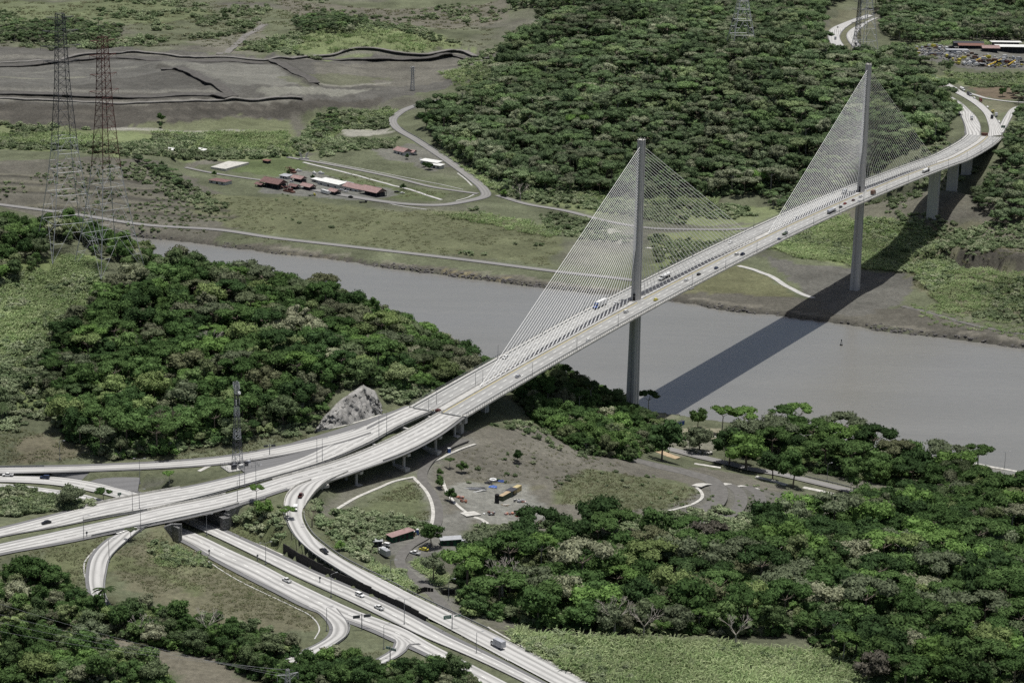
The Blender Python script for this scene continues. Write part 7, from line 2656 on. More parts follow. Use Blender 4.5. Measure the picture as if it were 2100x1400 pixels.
heap('timber_pile', G(1036, 1036), ['timber', 'white_roof'], 7, 4, 2, 0.3, 11, 'loose planks in front of the olive container', 'timber', True)
for u, v, mt, s, lb in ((1010, 998, 'blue_plastic', 2.2, 'crumpled blue tarpaulin on the yard'), (1025, 986, 'blue_box', 2.0, 'second blue tarpaulin behind the yard'), (1001, 990, 'dark', 2.0, 'black tarpaulin heap behind the yard')):
    rgn = np.random.default_rng(int(u))
    mb = MB()
    gsz = 6
    pts = {(i, j): (s * (i / 2.5 - 1) + rgn.normal() * 0.15, s * 0.7 * (j / 2.5 - 1) + rgn.normal() * 0.15, max(0.02, 0.75 * (1 - ((i / 2.5 - 1) ** 2 + (j / 2.5 - 1) ** 2) * 0.7) + rgn.normal() * 0.18)) for i in range(gsz) for j in range(gsz)}
    for i in range(gsz - 1):
        for j in range(gsz - 1):
            mb.face([pts[i, j], pts[i + 1, j], pts[i + 1, j + 1], pts[i, j + 1]])
    tag(mb.build('tarpaulin', mt, None, G(u, v)), lb, 'tarpaulin')
mb = MB()
for k in range(16):
    a0, a1 = k * math.pi / 8, (k + 1) * math.pi / 8
    mb.tube((1.5 * math.cos(a0), 1.5 * math.sin(a0), 0.5), (1.5 * math.cos(a1), 1.5 * math.sin(a1), 0.5), 0.5, n=7, caps=False)
tag(mb.build('pipe_coil', 'paint_white', None, G(1011, 985)), 'white ring-shaped pipe coil behind the yard', 'pipe coil')
# corrugated gates at the yard entrance
for pts, lb in (([(855, 1218), (871, 1213), (889, 1216)], 'dark sheet fence left of the yard entrance'), ([(905, 1214), (908, 1219), (933, 1218)], 'dark sheet fence right of the yard entrance')):
    t = empty('sheet_fence')
    tag(t, lb, 'fence')
    P = [G(*q) for q in pts]
    for a, b2 in zip(P[:-1], P[1:]):
        nn_ = max(1, int(np.linalg.norm(b2 - a) / 1.2))
        for k in range(nn_):
            c0, c1 = a + (b2 - a) * k / nn_, a + (b2 - a) * (k + 0.94) / nn_
            mb = MB()
            mb.box((0, 0, -0.4), (np.linalg.norm(c1 - c0), 0.08 + 0.06 * (k % 2), 2.7))
            mb.build('panel', 'black_panel', t, (c0 + c1) / 2, math.atan2((b2 - a)[1], (b2 - a)[0]))
# canal bank items
container(G(1391, 874), 12.0, math.atan2(*(U(1404, 866, 8) - U(1380, 878, 8))[[1, 0]]), 'blue_box', 'wall_dark', 'long blue container on the near canal bank')
for k, (u, v) in enumerate(((1434, 930), (1446, 932), (1451, 933), (1458, 932))):
    mb = MB()
    n_ = 12
    for j in range(n_):
        a0, a1 = 2 * math.pi * j / n_, 2 * math.pi * (j + 1) / n_
        for (r0, r1, x0, x1) in ((0.95, 0.95, -1.2, 1.2), (0.72, 0.72, 1.2, -1.2), (0.95, 0.72, 1.2, 1.2), (0.72, 0.95, -1.2, -1.2)):
            mb.face([(x0, r0 * math.cos(a0), 0.95 + r0 * math.sin(a0)), (x0, r0 * math.cos(a1), 0.95 + r0 * math.sin(a1)), (x1, r1 * math.cos(a1), 0.95 + r1 * math.sin(a1)), (x1, r1 * math.cos(a0), 0.95 + r1 * math.sin(a0))])
    tag(mb.build('concrete_pipe', 'pale_concrete', None, G(u, v), 1.1 + 0.2 * k), '%s of four short concrete pipes on the grass by the river road' % ('leftmost', 'second', 'third', 'rightmost')[k], 'pipe', 'short concrete pipes')
for k in range(5):
    mb = MB()
    mb.tube((0, 0, 0), (0, 0, 0.5), 0.42, 0.46, 10)
    mb.tube((0, 0, 0.5), (0, 0, 1.0), 0.46, 0.42, 10)
    tag(mb.build('drum', 'paint_white', None, G(1467 + 4 * k, 897 + 0.6 * k)), 'white drum in a row beside the canal bank trees', 'drum', 'row of white drums')
# channel marker afloat
p = U(1725, 708, 0)
t = empty('channel_buoy', p, 0)
tag(t, 'small dark channel buoy floating alone in the canal', 'buoy')
mb = MB()
mb.tube((0, 0, -0.6), (0, 0, 0.6), 1.1, 1.1, 10)
mb.build('float', 'dark', t)
mb = MB()
for k in range(3):
    mb.bar((0.8 * math.cos(k * 2.1), 0.8 * math.sin(k * 2.1), 0.6), (0.2 * math.cos(k * 2.1), 0.2 * math.sin(k * 2.1), 3.6), 0.16)
mb.box((0, 0, 3.4), (0.7, 0.7, 0.9))
mb.build('cage', 'dark', t)

# ---------------------------------------------------------------- vehicles (x forward)
def loft(mb, secs, mi=0):
    """secs: [(x, half width bottom, half width top, z bottom, z top)]"""
    i0 = len(mb.v)
    for x, wb, wt, zb, zt in secs:
        mb.v += [(x, -wb, zb), (x, wb, zb), (x, wt, zt), (x, -wt, zt)]
    for i in range(len(secs) - 1):
        a = i0 + 4 * i
        for j in range(4):
            b2 = a + (j + 1) % 4
            mb.f.append((a + j, a + j + 4, b2 + 4, b2))
            mb.mi.append(mi)
    mb.f.append((i0, i0 + 1, i0 + 2, i0 + 3))
    e = i0 + 4 * (len(secs) - 1)
    mb.f.append((e + 3, e + 2, e + 1, e))
    mb.mi += [mi, mi]


def wheels(xs_, y, r, w):
    out = []
    for x in xs_:
        for s in (-1, 1):
            out.append((x, s * y, r, w))
    return out


def veh_parts(kind):
    """returns [(part, MB, material or None for paint)], wheel list"""
    B_, W_, X = MB(), MB(), []
    if kind in ('sedan', 'taxi'):
        loft(B_, [(-2.25, 0.78, 0.74, 0.35, 0.85), (-2.1, 0.86, 0.82, 0.25, 0.95), (-1.0, 0.9, 0.86, 0.22, 0.97), (1.0, 0.9, 0.86, 0.22, 0.93), (2.0, 0.84, 0.78, 0.25, 0.78), (2.25, 0.72, 0.66, 0.35, 0.65)])
        loft(B_, [(-1.3, 0.72, 0.60, 1.36, 1.42), (-0.9, 0.72, 0.62, 1.36, 1.45), (0.3, 0.70, 0.62, 1.36, 1.45), (0.5, 0.68, 0.6, 1.36, 1.41)])
        loft(W_, [(-1.85, 0.80, 0.70, 0.93, 0.98), (-1.25, 0.82, 0.68, 0.93, 1.38), (0.45, 0.82, 0.68, 0.92, 1.38), (1.15, 0.78, 0.66, 0.90, 0.96)])
        X = wheels((-1.35, 1.4), 0.80, 0.32, 0.22)
    elif kind == 'suv':
        loft(B_, [(-2.35, 0.86, 0.84, 0.4, 1.05), (-2.2, 0.93, 0.9, 0.32, 1.12), (0.9, 0.93, 0.9, 0.32, 1.1), (2.1, 0.88, 0.82, 0.34, 0.98), (2.35, 0.76, 0.7, 0.42, 0.8)])
        loft(B_, [(-2.2, 0.76, 0.68, 1.68, 1.74), (0.2, 0.76, 0.68, 1.68, 1.78), (0.5, 0.74, 0.66, 1.68, 1.72)])
        loft(W_, [(-2.3, 0.86, 0.78, 1.08, 1.3), (-2.15, 0.86, 0.74, 1.08, 1.70), (0.4, 0.86, 0.74, 1.08, 1.70), (1.2, 0.82, 0.72, 1.04, 1.1)])
        X = wheels((-1.4, 1.45), 0.84, 0.37, 0.25)
    elif kind == 'pickup':
        loft(B_, [(-0.75, 0.93, 0.9, 0.4, 1.1), (0.9, 0.93, 0.9, 0.4, 1.1), (2.3, 0.88, 0.82, 0.42, 1.0), (2.6, 0.78, 0.72, 0.48, 0.85)])
        loft(B_, [(-2.65, 0.9, 0.88, 0.45, 0.62), (-0.75, 0.93, 0.9, 0.4, 0.62)])
        for s in (-1, 1):
            loft_m = [(-2.65, -1.1), (-0.75, -0.75)]
            B_.hexa([(-2.65, s * 0.9, 0.6), (-0.75, s * 0.92, 0.6), (-0.75, s * 0.78, 0.6), (-2.65, s * 0.76, 0.6), (-2.65, s * 0.88, 1.12), (-0.75, s * 0.9, 1.12), (-0.75, s * 0.78, 1.12), (-2.65, s * 0.76, 1.12)])
        B_.hexa([(-2.7, -0.88, 0.6), (-2.55, -0.88, 0.6), (-2.55, 0.88, 0.6), (-2.7, 0.88, 0.6), (-2.7, -0.86, 1.12), (-2.55, -0.86, 1.12), (-2.55, 0.86, 1.12), (-2.7, 0.86, 1.12)])
        loft(B_, [(-0.75, 0.74, 0.66, 1.68, 1.74), (0.5, 0.74, 0.66, 1.68, 1.76), (0.75, 0.72, 0.64, 1.66, 1.7)])
        loft(W_, [(-0.9, 0.86, 0.78, 1.08, 1.5), (-0.78, 0.86, 0.73, 1.08, 1.70), (0.65, 0.86, 0.73, 1.08, 1.69), (1.35, 0.82, 0.72, 1.04, 1.1)])
        X = wheels((-1.65, 1.6), 0.84, 0.38, 0.26)
    elif kind == 'van':
        loft(B_, [(-2.5, 0.92, 0.88, 0.35, 2.0), (-2.4, 0.95, 0.9, 0.3, 2.1), (1.4, 0.95, 0.9, 0.3, 2.1), (1.9, 0.94, 0.86, 0.3, 1.5), (2.45, 0.85, 0.8, 0.38, 1.1)])
        loft(W_, [(-2.0, 0.965, 0.93, 1.25, 1.8), (1.2, 0.965, 0.93, 1.25, 1.8)])
        W_.hexa([(1.52, -0.8, 1.95), (2.02, -0.82, 1.38), (2.02, 0.82, 1.38), (1.52, 0.8, 1.95), (1.56, -0.8, 1.99), (2.06, -0.82, 1.42), (2.06, 0.82, 1.42), (1.56, 0.8, 1.99)])
        X = wheels((-1.6, 1.6), 0.86, 0.36, 0.25)
    elif kind in ('box_truck', 'flatbed', 'dump', 'mixer'):
        loft(B_, [(1.6, 1.1, 1.05, 0.6, 2.4), (2.9, 1.1, 1.0, 0.6, 2.3), (3.5, 1.05, 0.95, 0.6, 1.4)])
        W_.hexa([(2.9, -0.92, 2.22), (3.48, -0.88, 1.42), (3.48, 0.88, 1.42), (2.9, 0.92, 2.22), (2.96, -0.92, 2.28), (3.54, -0.88, 1.46), (3.54, 0.88, 1.46), (2.96, 0.92, 2.28)])
        loft(W_, [(2.0, 1.12, 1.07, 1.5, 2.1), (2.8, 1.12, 1.06, 1.5, 2.05)])
        X = wheels((-2.2, 2.5), 0.95, 0.48, 0.32)
    elif kind in ('semi', 'tanker'):
        loft(B_, [(3.2, 1.2, 1.15, 0.8, 3.0), (4.8, 1.2, 1.1, 0.8, 3.1), (5.2, 1.15, 1.05, 0.8, 1.9), (6.8, 1.0, 0.9, 0.8, 1.6)])
        W_.hexa([(4.8, -1.0, 2.9), (5.18, -0.98, 1.95), (5.18, 0.98, 1.95), (4.8, 1.0, 2.9), (4.88, -1.0, 2.94), (5.26, -0.98, 2.0), (5.26, 0.98, 2.0), (4.88, 1.0, 2.94)])
        loft(W_, [(3.9, 1.22, 1.17, 1.9, 2.7), (4.75, 1.22, 1.15, 1.9, 2.65)])
        X = wheels((-7.0, -5.7, 2.6, 3.8, 6.0), 1.0, 0.52, 0.4)
    return B_, W_, X


WHEEL = {}
VM = {}


def vehicle(p, rz, kind, col, label, group=None, cargo=None, name=None):
    key = (kind, col)
    if key not in VM:
        B_, W_, X = veh_parts(kind)
        VM[key] = (B_.mesh('body', 'paint_' + col), W_.mesh('window', 'glass') if W_.f else None, X)
    bm, wm_, X = VM[key]
    nm = name or {'sedan': 'car', 'taxi': 'car', 'suv': 'suv', 'pickup': 'pickup_truck', 'van': 'van', 'box_truck': 'box_truck', 'flatbed': 'flatbed_truck', 'dump': 'dump_truck', 'semi': 'semi_trailer_truck', 'tanker': 'tanker_truck'}[kind]
    t = empty(nm, p, rz)
    tag(t, label, {'sedan': 'car', 'taxi': 'car', 'suv': 'car', 'pickup': 'pickup', 'van': 'van'}.get(kind, 'truck'), group)
    obj('body', bm, t)
    if wm_:
        obj('window', wm_, t)
    for x, y, r, w in X:
        k2 = (r, w)
        if k2 not in WHEEL:
            mb = MB()
            mb.tube((0, -w / 2, 0), (0, w / 2, 0), r, n=10)
            WHEEL[k2] = mb.mesh('wheel', 'rubber')
        obj('wheel', WHEEL[k2], t, (x, y, r))
    ck = ('cargo', kind, cargo)
    if kind == 'box_truck':
        mb = MB()
        mb.box((-1.2, 0, 0.9), (5.4, 2.4, 2.6))
        mb.box((-1.2, 0, 3.5), (5.3, 2.3, 0.06))
        mb.build('cargo_box', cargo or 'paint_white', t)
    elif kind in ('flatbed', 'dump'):
        mb = MB()
        mb.box((-1.2, 0, 0.8), (5.4, 2.3, 0.4))
        if kind == 'dump':
            for s in (-1, 1):
                mb.box((-1.2, s * 1.1, 1.2), (5.2, 0.15, 1.1))
            mb.box((1.3, 0, 1.2), (0.2, 2.3, 1.4))
            mb.box((-3.7, 0, 1.2), (0.2, 2.3, 0.9))
        mb.build('bed', cargo or 'dark_steel', t)
    elif kind == 'semi':
        mb = MB()
        mb.box((-2.6, 0, 1.2), (12.4, 2.5, 2.8))
        mb.box((-2.6, 0, 4.0), (12.3, 2.4, 0.06))
        mb.build('trailer', cargo or 'paint_white', t)
        mb = MB()
        mb.box((-2.0, 0, 0.8), (11, 1.0, 0.4))
        mb.build('chassis', 'dark', t)
    elif kind == 'tanker':
        mb = MB()
        mb.tube((-8.2, 0, 2.3), (-7.8, 0, 2.3), 0.8, 1.2, 14)
        mb.tube((-7.8, 0, 2.3), (2.2, 0, 2.3), 1.2, 1.2, 14)
        mb.tube((2.2, 0, 2.3), (2.6, 0, 2.3), 1.2, 0.8, 14)
        for x in (-5.5, -2.8, 0):
            mb.tube((x, 0, 3.4), (x, 0, 3.75), 0.35, 0.35, 8)
        mb.build('tank', cargo or 'paint_silver', t)
        mb = MB()
        mb.box((-2.4, 0, 0.7), (11, 1.1, 0.5))
        mb.build('chassis', 'dark', t)
    return t


def on_bridge(u, v):
    """place on the deck seen at a point of the photograph"""
    best = None
    for t in np.arange(T0, AXT[-1], 1.0):
        p, rz = ax_at(t, 0)
        q = U(u, v, p[2])
        d = abs((q - p)[:2] @ np.array([math.cos(rz + math.pi / 2), math.sin(rz + math.pi / 2)]))
        if best is None or d < best[0]:
            best = (d, q, rz, t)
    return best[1], best[2], best[3]


def on_road(key, u, v):
    rd = ROADS[key]
    mid = (rd['L'] + rd['R']) / 2
    P2 = np.array([proj(m_)[:2] for m_ in mid])
    i = int(np.argmin(np.linalg.norm(P2 - np.array([u, v]), axis=1)))
    d = mid[min(i + 1, len(mid) - 1)] - mid[max(i - 1, 0)]
    return U(u, v, mid[i][2] + 0.02), math.atan2(d[1], d[0])


for u, v, kind, col, dirn, cargo, lb in [
    (1036, 735, 'suv', 'white', -1, None, 'white car on the far lanes beside the first stay cables'),
    (1229, 630, 'semi', 'blue', -1, 'paint_white', 'blue truck with a white trailer on the bridge before the near pylon'),
    (1262, 624, 'sedan', 'white', -1, None, 'white car following the blue truck on the bridge'),
    (1362, 572, 'tanker', 'white', -1, 'paint_white', 'white tanker truck on the far lanes past the near pylon'),
    (1498, 499, 'sedan', 'white', -1, None, 'white car on the far lanes at mid span'),
    (1632, 448, 'sedan', 'white', -1, None, 'white car on the far lanes behind the far pylon cables'),
    (1731, 398, 'box_truck', 'white', -1, 'paint_silver', 'white truck on the far lanes beside the far pylon'),
    (1962, 309, 'sedan', 'white', -1, None, 'white car on the far lanes where the bridge bends'),
    (1062, 773, 'sedan', 'silver', 1, None, 'silver car on the near lanes below the first stay cables'),
    (1207, 699, 'sedan', 'white', 1, None, 'white car alone on the near lanes before the near pylon'),
    (1284, 641, 'suv', 'white', 1, None, 'white car on the near lanes beside the near pylon foot'),
    (1345, 616, 'taxi', 'yellow', 1, None, 'yellow taxi on the near lanes just past the near pylon'),
    (1407, 576, 'sedan', 'white', 1, None, 'white car behind a black car on the near lanes'),
    (1433, 564, 'sedan', 'black', 1, None, 'black car ahead of a white car on the near lanes'),
    (1469, 551, 'sedan', 'navy', 1, None, 'dark blue car on the near lanes before mid span'),
    (1511, 523, 'suv', 'white', 1, None, 'white car beside a dark pickup at mid span'),
    (1523, 523, 'pickup', 'navy', 1, None, 'dark pickup beside a white car at mid span'),
    (1598, 492, 'sedan', 'navy', 1, None, 'dark blue car by the railing past mid span'),
    (1610, 481, 'flatbed', 'white', 1, 'olive_box', 'white flatbed truck with a dark load past mid span'),
    (1706, 436, 'tanker', 'white', 1, 'paint_silver', 'silver tanker truck on the near lanes before the far pylon'),
    (1724, 426, 'sedan', 'black', 1, None, 'dark car just ahead of the silver tanker'),
    (1733, 419, 'sedan', 'red', 1, None, 'red car before the far pylon'),
    (1750, 412, 'sedan', 'maroon', 1, None, 'maroon car beside the far pylon foot'),
    (1762, 415, 'sedan', 'silver', 1, None, 'silver car on the outer lane beside the far pylon'),
    (1765, 405, 'suv', 'white', 1, None, 'white car on the inner lane beside the far pylon'),
    (1791, 399, 'box_truck', 'brown', 1, 'paint_brown', 'brown box truck just past the far pylon'),
    (1899, 353, 'tanker', 'black', 1, 'paint_white', 'tanker truck with a dark cab near the far bridge end'),
]:
    p, rz, _t = on_bridge(u, v)
    rz = rz + (math.pi / 2 if dirn > 0 else -math.pi / 2)
    vehicle(p + np.array([0, 0, 0.03]), rz, kind, col, lb, 'vehicles on the long bridge', cargo)
for key, u, v, kind, col, dirn, cargo, lb in [
    ('far_left', 1993, 246, 'box_truck', 'white', -1, 'paint_silver', 'small truck on the forest side lanes beyond the far joint'),
    ('far_right', 2034, 243, 'box_truck', 'silver', 1, 'wall_dark', 'grey box truck driving past the queued trucks'),
    ('far_right', 1940, 172, 'semi', 'maroon', -1, 'rust', 'dark red container truck at the top of the queue'),
    ('far_right', 1928, 164, 'sedan', 'black', -1, None, 'dark car behind the dark red container truck'),
    ('far_right', 1960, 187, 'box_truck', 'white', -1, 'paint_white', 'white box truck beside the queue'),
    ('far_right', 1974, 186, 'tanker', 'white', -1, 'paint_white', 'white tanker truck in the queue'),
    ('far_right', 1988, 196, 'tanker', 'silver', -1, 'dark_steel', 'dark tanker truck in the queue'),
    ('far_right', 1998, 202, 'suv', 'white', -1, None, 'white car between the dark tanker and the red truck'),
    ('far_right', 2011, 209, 'box_truck', 'red', -1, 'rust', 'red box truck in the queue'),
    ('far_right', 2025, 221, 'pickup', 'white', -1, None, 'white pickup in the queue beside the bare ground'),
    ('far_right', 2036, 230, 'flatbed', 'yellow', -1, 'yellow_paint', 'yellow flatbed truck in the queue'),
    ('far_right', 2043, 239, 'box_truck', 'white', -1, 'paint_silver', 'white truck second from the foot of the queue'),
    ('far_right', 2049, 251, 'suv', 'white', -1, None, 'white car at the foot of the queue'),
    ('top_left', 1718, 57, 'sedan', 'black', 1, None, 'tiny dark car on the outer distant highway'),
    ('top_left', 1713, 81, 'box_truck', 'silver', 1, 'paint_silver', 'tiny grey truck on the outer distant highway'),
    ('top_right', 1755, 94, 'box_truck', 'black', 1, 'wall_dark', 'tiny dark truck on the inner distant highway'),
    ('top_right', 1756, 101, 'sedan', 'black', 1, None, 'tiny dark car behind the tiny dark truck'),
    ('top_right', 1771, 109, 'sedan', 'navy', 1, None, 'tiny dark car lowest on the distant highway'),
    ('farc', 95, 1073, 'sedan', 'black', 1, None, 'black car on the upper highway at the left'),
    ('hwr', 16, 976, 'pickup', 'white', -1, None, 'white pickup at the left edge behind the overpass'),
    ('hwr', 92, 981, 'suv', 'navy', -1, None, 'dark car following the white pickup behind the overpass'),
    ('ramp', 617, 1018, 'pickup', 'maroon', -1, None, 'dark brown pickup at the top of the curving ramp'),
    ('ramp', 606, 1045, 'van', 'white', 1, None, 'white van in the bend of the curving ramp'),
    ('ramp', 665, 1132, 'pickup', 'black', 1, None, 'black pickup going down the curving ramp'),
    ('hwl', 588, 1192, 'pickup', 'white', -1, None, 'white pickup on the lower highway beside the grass'),
    ('hwr', 738, 1222, 'suv', 'white', 1, None, 'white car on the lower highway beside the panel wall'),
    ('hwr', 777, 1248, 'pickup', 'white', -1, None, 'white pickup on the lower highway near the gantry signs'),
    ('ramp', 1020, 1326, 'box_truck', 'white', -1, 'paint_silver', 'white box truck at the foot of the ramp by the striped gore'),
    ('bend_road', 719, 405, 'pickup', 'black', 1, None, 'dark pickup on the bend road before the pink roofs'),
]:
    p, rz = on_road(key, u, v)
    vehicle(p + np.array([0, 0, 0.05]), rz + (0 if dirn > 0 else math.pi), kind, col, lb, 'vehicles on the roads', cargo)
for u, v, rz, kind, col, cargo, lb in [
    (790, 1119, 2.7, 'suv', 'white', None, 'white car parked at the left end of the long green hut'),
    (785, 1127, 2.6, 'sedan', 'white', None, 'white car parked behind the grey flatbed'),
    (787, 1139, 2.2, 'box_truck', 'white', 'grey_roof', 'parked grey-topped truck at the yard edge'),
    (851, 1136, 2.6, 'pickup', 'white', None, 'white pickup parked in the middle of the dirt yard'),
    (869, 1128, 2.8, 'taxi', 'yellow', None, 'yellow car parked below the tree in the dirt yard'),
    (949, 1113, 0.3, 'sedan', 'silver', None, 'silver car parked beside the short green hut'),
    (958, 1112, 0.5, 'sedan', 'white', None, 'white car parked right of the silver one'),
    (851, 319, 0.2, 'pickup', 'black', None, 'dark pickup beside the lone pink house'),
    (864, 328, 0.2, 'sedan', 'white', None, 'white car beside the lone pink house'),
    (814, 395, 0.1, 'pickup', 'black', None, 'dark pickup on the gravel right of the pink roofs'),
    (825, 397, 0.1, 'sedan', 'white', None, 'white car on the gravel right of the pink roofs'),
    (700, 391, 0.1, 'sedan', 'silver', None, 'silver car before the white roofed building'),
    (710, 394, 0.1, 'sedan', 'white', None, 'white car before the white roofed building'),
    (598, 374, 0.2, 'sedan', 'silver', None, 'silver car between the red shed and the pink shed'),
    (640, 402, 0.4, 'flatbed', 'yellow', 'olive_box', 'yellow machine truck at the front of the gravel apron'),
    (745, 416, 0.2, 'flatbed', 'black', 'dark', 'dark low trailer beside the bend road'),
]:
    vehicle(G(u, v) + np.array([0, 0, 0.06]), rz, kind, col, lb, 'parked vehicles', cargo)

# machinery yard at the far right: small in the picture, one mesh each
rgv = random.Random(11)


def small_vehicle(kind, col):
    B_, W_, X = veh_parts(kind)
    mb = MB()
    mb.v, mb.f, mb.mi = list(B_.v), list(B_.f), [0] * len(B_.f)
    n_ = len(mb.v)
    mb.v += W_.v
    mb.f += [tuple(n_ + a for a in f) for f in W_.f]
    mb.mi += [1] * len(W_.f)
    for x, y, r, w in X:
        mb.tube((x, y - w / 2, r), (x, y + w / 2, r), r, n=8, mi=2)
    if kind == 'box_truck':
        mb.box((-1.2, 0, 0.9), (5.4, 2.4, 2.6), 0)
    return mb.mesh('parked_' + kind, ['paint_' + col, 'glass', 'rubber'])


SVM = {}
yard = gpoly([(1862, 100), (1915, 96), (1960, 99), (1985, 108), (2050, 118), (2096, 122), (2096, 138), (2020, 138), (1960, 132), (1925, 120), (1880, 110)])
x0, y0 = yard.min(0)
x1, y1 = yard.max(0)
cnt = 0
placed_y = []
for _ in range(4000):
    x, y = rgv.uniform(x0, x1), rgv.uniform(y0, y1)
    if not bool(inside(yard, np.array([x]), np.array([y]))[0]):
        continue
    if any((x - a) ** 2 + (y - b2) ** 2 < 20 for a, b2 in placed_y):
        continue
    placed_y.append((x, y))
    kind = rgv.choice(['sedan', 'suv', 'pickup', 'van', 'box_truck', 'box_truck', 'pickup'])
    col = rgv.choice(['white', 'white', 'white', 'white', 'white', 'silver', 'silver', 'black', 'black', 'maroon', 'brown', 'yellow'])
    key = (kind, col)
    if key not in SVM:
        SVM[key] = small_vehicle(kind, col)
    o = obj({'sedan': 'car', 'suv': 'suv', 'pickup': 'pickup_truck', 'van': 'van', 'box_truck': 'box_truck'}[kind], SVM[key], None, (x, y, float(H(x, y)) + 0.05), rgv.choice([0.2, 1.7, 0.5, 2.9]) + rgv.uniform(-0.2, 0.2))
    uu, vv, _ww = proj((x, y, float(H(x, y))))
    where = ('left end', 'left part', 'middle', 'right part', 'right end')[int(np.clip((uu - 1862) / 47, 0, 4))] + (', back' if vv < 108 else ', centre' if vv < 122 else ', front')
    tag(o, '%s %s parked in the far machinery yard, %s' % (col, {'sedan': 'car', 'suv': 'off-road car', 'pickup': 'pickup', 'van': 'van', 'box_truck': 'box truck'}[kind], where), 'car' if kind in ('sedan', 'suv') else 'truck' if kind == 'box_truck' else kind, 'vehicles parked in the machinery yard')
    cnt += 1
    if cnt >= 190:
        break
for u0, v0, u1, v1, lb in ((1998, 128, 2020, 118, 'left yellow crane boom lying in the machinery yard'), (2025, 137, 2056, 123, 'middle yellow crane boom lying in the machinery yard'), (2068, 135, 2082, 126, 'right yellow crane boom lying in the machinery yard')):
    a, b2 = G(u0, v0), G(u1, v1)
    mb = MB()
    for dx, dz in ((-0.5, 0.6), (0.5, 0.6), (-0.5, 1.6), (0.5, 1.6)):
        mb.bar(a + np.array([dx, 0, dz]), b2 + np.array([dx, 0, dz]), 0.35)
    for k in range(8):
        c_ = a + (b2 - a) * k / 8
        d_ = a + (b2 - a) * (k + 1) / 8
        mb.bar(c_ + np.array([-0.5, 0, 0.6]), d_ + np.array([0.5, 0, 1.6]), 0.2)
        mb.bar(c_ + np.array([0.5, 0, 0.6]), d_ + np.array([-0.5, 0, 1.6]), 0.2)
    tag(mb.build('crane_boom', 'yellow_paint'), lb, 'crane boom', 'crane booms in the machinery yard')


# ---------------------------------------------------------------- single trees with a look of their own
def bare_thing(p, s, seed, label, mat='pale_bark', depth=4):
    t = empty('bare_tree', p, seed * 1.3)
    t.scale = (s, s, s)
    tag(t, label, 'tree')
    rg = random.Random(seed)
    mb = MB()
    mb.tube((0, 0, -1), (0, 0, 4.0), 0.34, 0.26, 7, caps=False)
    mb.build('trunk', mat, t)
    for k in range(4):
        m2 = MB()
        an = k * 1.6 + rg.uniform(-.4, .4)
        branches(m2, Vector((0, 0, 3.9)), Vector((math.cos(an) * 0.8, math.sin(an) * 0.8, 0.9)).normalized(), 3.0, 0.17, depth - 1, rg)
        m2.build('limb', mat, t)
    return t


bare_thing(G(432, 728), 1.35, 3, 'pale leafless tree standing out in the middle of the wooded hill')
bare_thing(G(335, 905), 1.5, 4, 'brown leafless tree at the lower edge of the wooded hill', 'bark', 5)
bare_thing(G(208, 910), 1.3, 5, 'grey leafless tree at the left foot of the wooded hill', 'bark')
bare_thing(G(1035, 1160), 1.5, 6, 'pale leafless tree above the big wood beside the yard')
bare_thing(G(1030, 1235), 1.9, 7, 'tall pale-limbed tree at the left edge of the big wood')
bare_thing(G(1260, 1300), 1.5, 8, 'pale leafless tree above the cane grass, left one')
bare_thing(G(1320, 1310), 1.4, 9, 'pale leafless tree above the cane grass, right one')
bare_thing(G(1508, 1325), 1.3, 10, 'grey leafless tree at the lower edge of the big wood')
bare_thing(G(290, 1310), 1.0, 12, 'pale leafless tree in the bottom left wood')
bare_thing(G(425, 1310), 1.2, 13, 'pale forked leafless tree below the grassy triangle')
bare_thing(G(640, 1080), 0.0001 + 0.9, 14, 'thin bare tree beside the ramp bank', 'bark')
bare_thing(G(1755, 1035), 1.2, 15, 'grey leafless tree beside the end of the river road')
bare_thing(G(1067, 412), 1.6, 16, 'grey leafless tree by the far road fork')

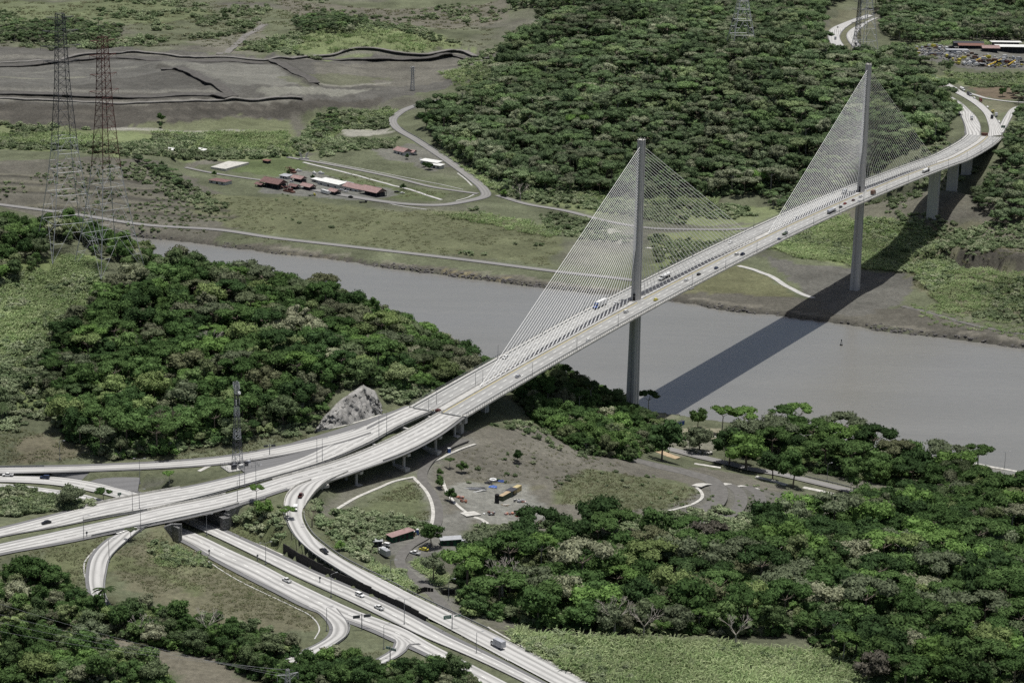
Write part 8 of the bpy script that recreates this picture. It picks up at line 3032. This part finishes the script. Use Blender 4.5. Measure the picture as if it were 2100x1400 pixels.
TREE_LIST = [  # u, v (foot), species, scale, tone, label
    (1357, 945, 1, 1.35, 'dark green', 'tall dark round tree standing alone beside the river road'),
    (1435, 925, 0, 0.95, 'grey-green', 'bushy grey-green tree behind the short concrete pipes'),
    (1494, 955, 1, 1.2, 'dark green', 'dark narrow tree beside the river road lamp'),
    (1530, 962, 2, 1.2, 'bright green', 'large bright green tree over the river road'),
    (1585, 985, 1, 1.0, 'dark green', 'dark shaded tree at the river road shadow'),
    (1625, 1000, 1, 1.15, 'deep green', 'tall vine-clad tree at the bend of the river road'),
    (1755, 1015, 6, 1.25, 'mid green', 'tall pale green tree at the end of the river road'),
    (1330, 852, 5, 0.9, 'dark green', 'dark layered tree beside the near pylon at the water'),
    (1480, 890, 5, 1.0, 'bright green', 'bright umbrella tree on the canal bank, leftmost of the row'),
    (1525, 892, 4, 0.9, 'bright green', 'wide bright green flat-topped tree on the canal bank'),
    (1600, 893, 5, 1.05, 'deep green', 'dark slender umbrella tree on the canal bank'),
    (1640, 890, 5, 1.1, 'bright green', 'bright slender umbrella tree on the canal bank'),
    (1725, 920, 4, 1.15, 'grey-green', 'wide grey-green flat-topped tree on the canal bank'),
    (2005, 960, 4, 0.75, 'mid green', 'flat-topped tree beside the jetty'),
    (1430, 880, 3, 0.9, 'mid green', 'round tree beside the blue container'),
    (1060, 948, 3, 0.55, 'dark green', 'small dark tree alone on the dirt bluff'),
    (945, 968, 7, 0.75, 'mid green', 'rounded bush tree on the bluff below the blue toilet'),
    (922, 960, 5, 0.38, 'mid green', 'thin young tree below the blue toilet'),
    (902, 975, 7, 0.5, 'mid green', 'young tree by the gravel track junction'),
    (905, 1000, 7, 0.8, 'mid green', 'leafy young tree on the upper drain'),
    (925, 1030, 7, 0.85, 'deep green', 'leafy young tree across the white drain'),
    (885, 1120, 1, 0.85, 'deep green', 'broad dark tree beside the short green hut'),
    (889, 1195, 6, 0.95, 'grey-green', 'thin-crowned tree in the dirt yard'),
    (1225, 1095, 0, 1.5, 'dark green', 'big dark dome-shaped tree at the corner of the bluff'),
    (148, 1040, 0, 0.85, 'grey-green', 'round grey-green tree between the two roads at the left'),
    (212, 1030, 4, 0.45, 'deep green', 'low flat bush behind the overpass parapet'),
    (347, 995, 5, 0.5, 'bright green', 'thin bright tree on the gore before the mast'),
    (525, 1030, 5, 0.6, 'bright green', 'small bright tree beside the overpass wing wall'),
    (540, 1062, 3, 0.75, 'bright green', 'bushy bright tree below the wing wall'),
    (590, 1065, 4, 0.4, 'bright green', 'flat little tree beside the ramp bend'),
    (268, 1108, 5, 0.42, 'grey-green', 'sparse little tree beside the loop ramp lamp'),
    (55, 1200, 0, 1.0, 'deep green', 'dark tree at the left edge above the thicket'),
    (700, 1130, 7, 0.6, 'bright green', 'bright bush on the ramp bank'),
    (332, 252, 1, 0.9, 'deep green', 'lone tree at the foot of the spoil embankment'),
    (331, 262, 7, 0.9, 'dark green', 'dark bush below the lone embankment tree'),
    (833, 327, 7, 0.9, 'dark green', 'dark small tree before the lone pink house'),
    (868, 343, 7, 0.8, 'dark green', 'dark small tree left of the white huts'),
    (880, 348, 0, 0.7, 'dark green', 'dark round tree before the white huts'),
    (828, 390, 7, 0.9, 'dark green', 'dark small tree beside the pale channel'),
    (590, 360, 7, 0.8, 'dark green', 'small dark tree behind the large red shed'),
    (700, 376, 7, 0.7, 'deep green', 'small tree behind the joined pink roofs'),
    (640, 368, 7, 0.7, 'dark green', 'small dark tree behind the long white roof'),
    (440, 362, 7, 0.8, 'deep green', 'small tree before the court'),
    (1034, 405, 7, 1.1, 'bright green', 'bright small tree by the far road fork'),
    (2056, 199, 3, 1.0, 'deep green', 'dark tree on the red earth bank'),
    (1555, 385, 2, 1.5, 'bright green', 'big bright dome tree at the foot of the far forest'),
    (875, 262, 2, 1.5, 'dark green', 'big dark tree at the bend of the far road'),
    (905, 235, 2, 1.4, 'dark green', 'big dark tree above the bend of the far road'),
    (1180, 275, 4, 1.6, 'bright green', 'wide bright crown in the far forest'),
]
for u, v, k, s, tn, lb in TREE_LIST:
    s *= 1.5 if (u > 1300 and v > 800) else 1.2 if v > 900 else 1.0
    tree_thing(k, G(u, v), s, random.uniform(0, 6), lb, None, 'single_tree', 'tone ' + tn)
tree_thing(2, G(338, 895), 0.9, 1.0, 'dull brown half-leafless crown at the lower edge of the wooded hill', None, 'single_tree', 'tone dull brown')
PQ, PT = palm_parts(1)
PMs = (quads_mesh('fronds', PQ, ['foliage_dark']), PT.mesh('trunk', 'bark'))
for u, v, s, lb in ((215, 1245, 1.3, 'palm beside the lower end of the loop ramp'), (5, 860, 1.2, 'palm at the left edge below the hillside'), (65, 800, 1.2, 'palm on the grassy hillside at the left'), (900, 1395, 1.1, 'palm low at the bottom edge'), (300, 700, 1.1, 'palm in the upper wood near the towers'), (1690, 1290, 1.0, 'palm at the lower right of the wood')):
    t = empty('palm_tree', G(u, v), u)
    t.scale = (s, s, s)
    tag(t, lb, 'palm')
    obj('fronds', PMs[0], t)
    obj('trunk', PMs[1], t)
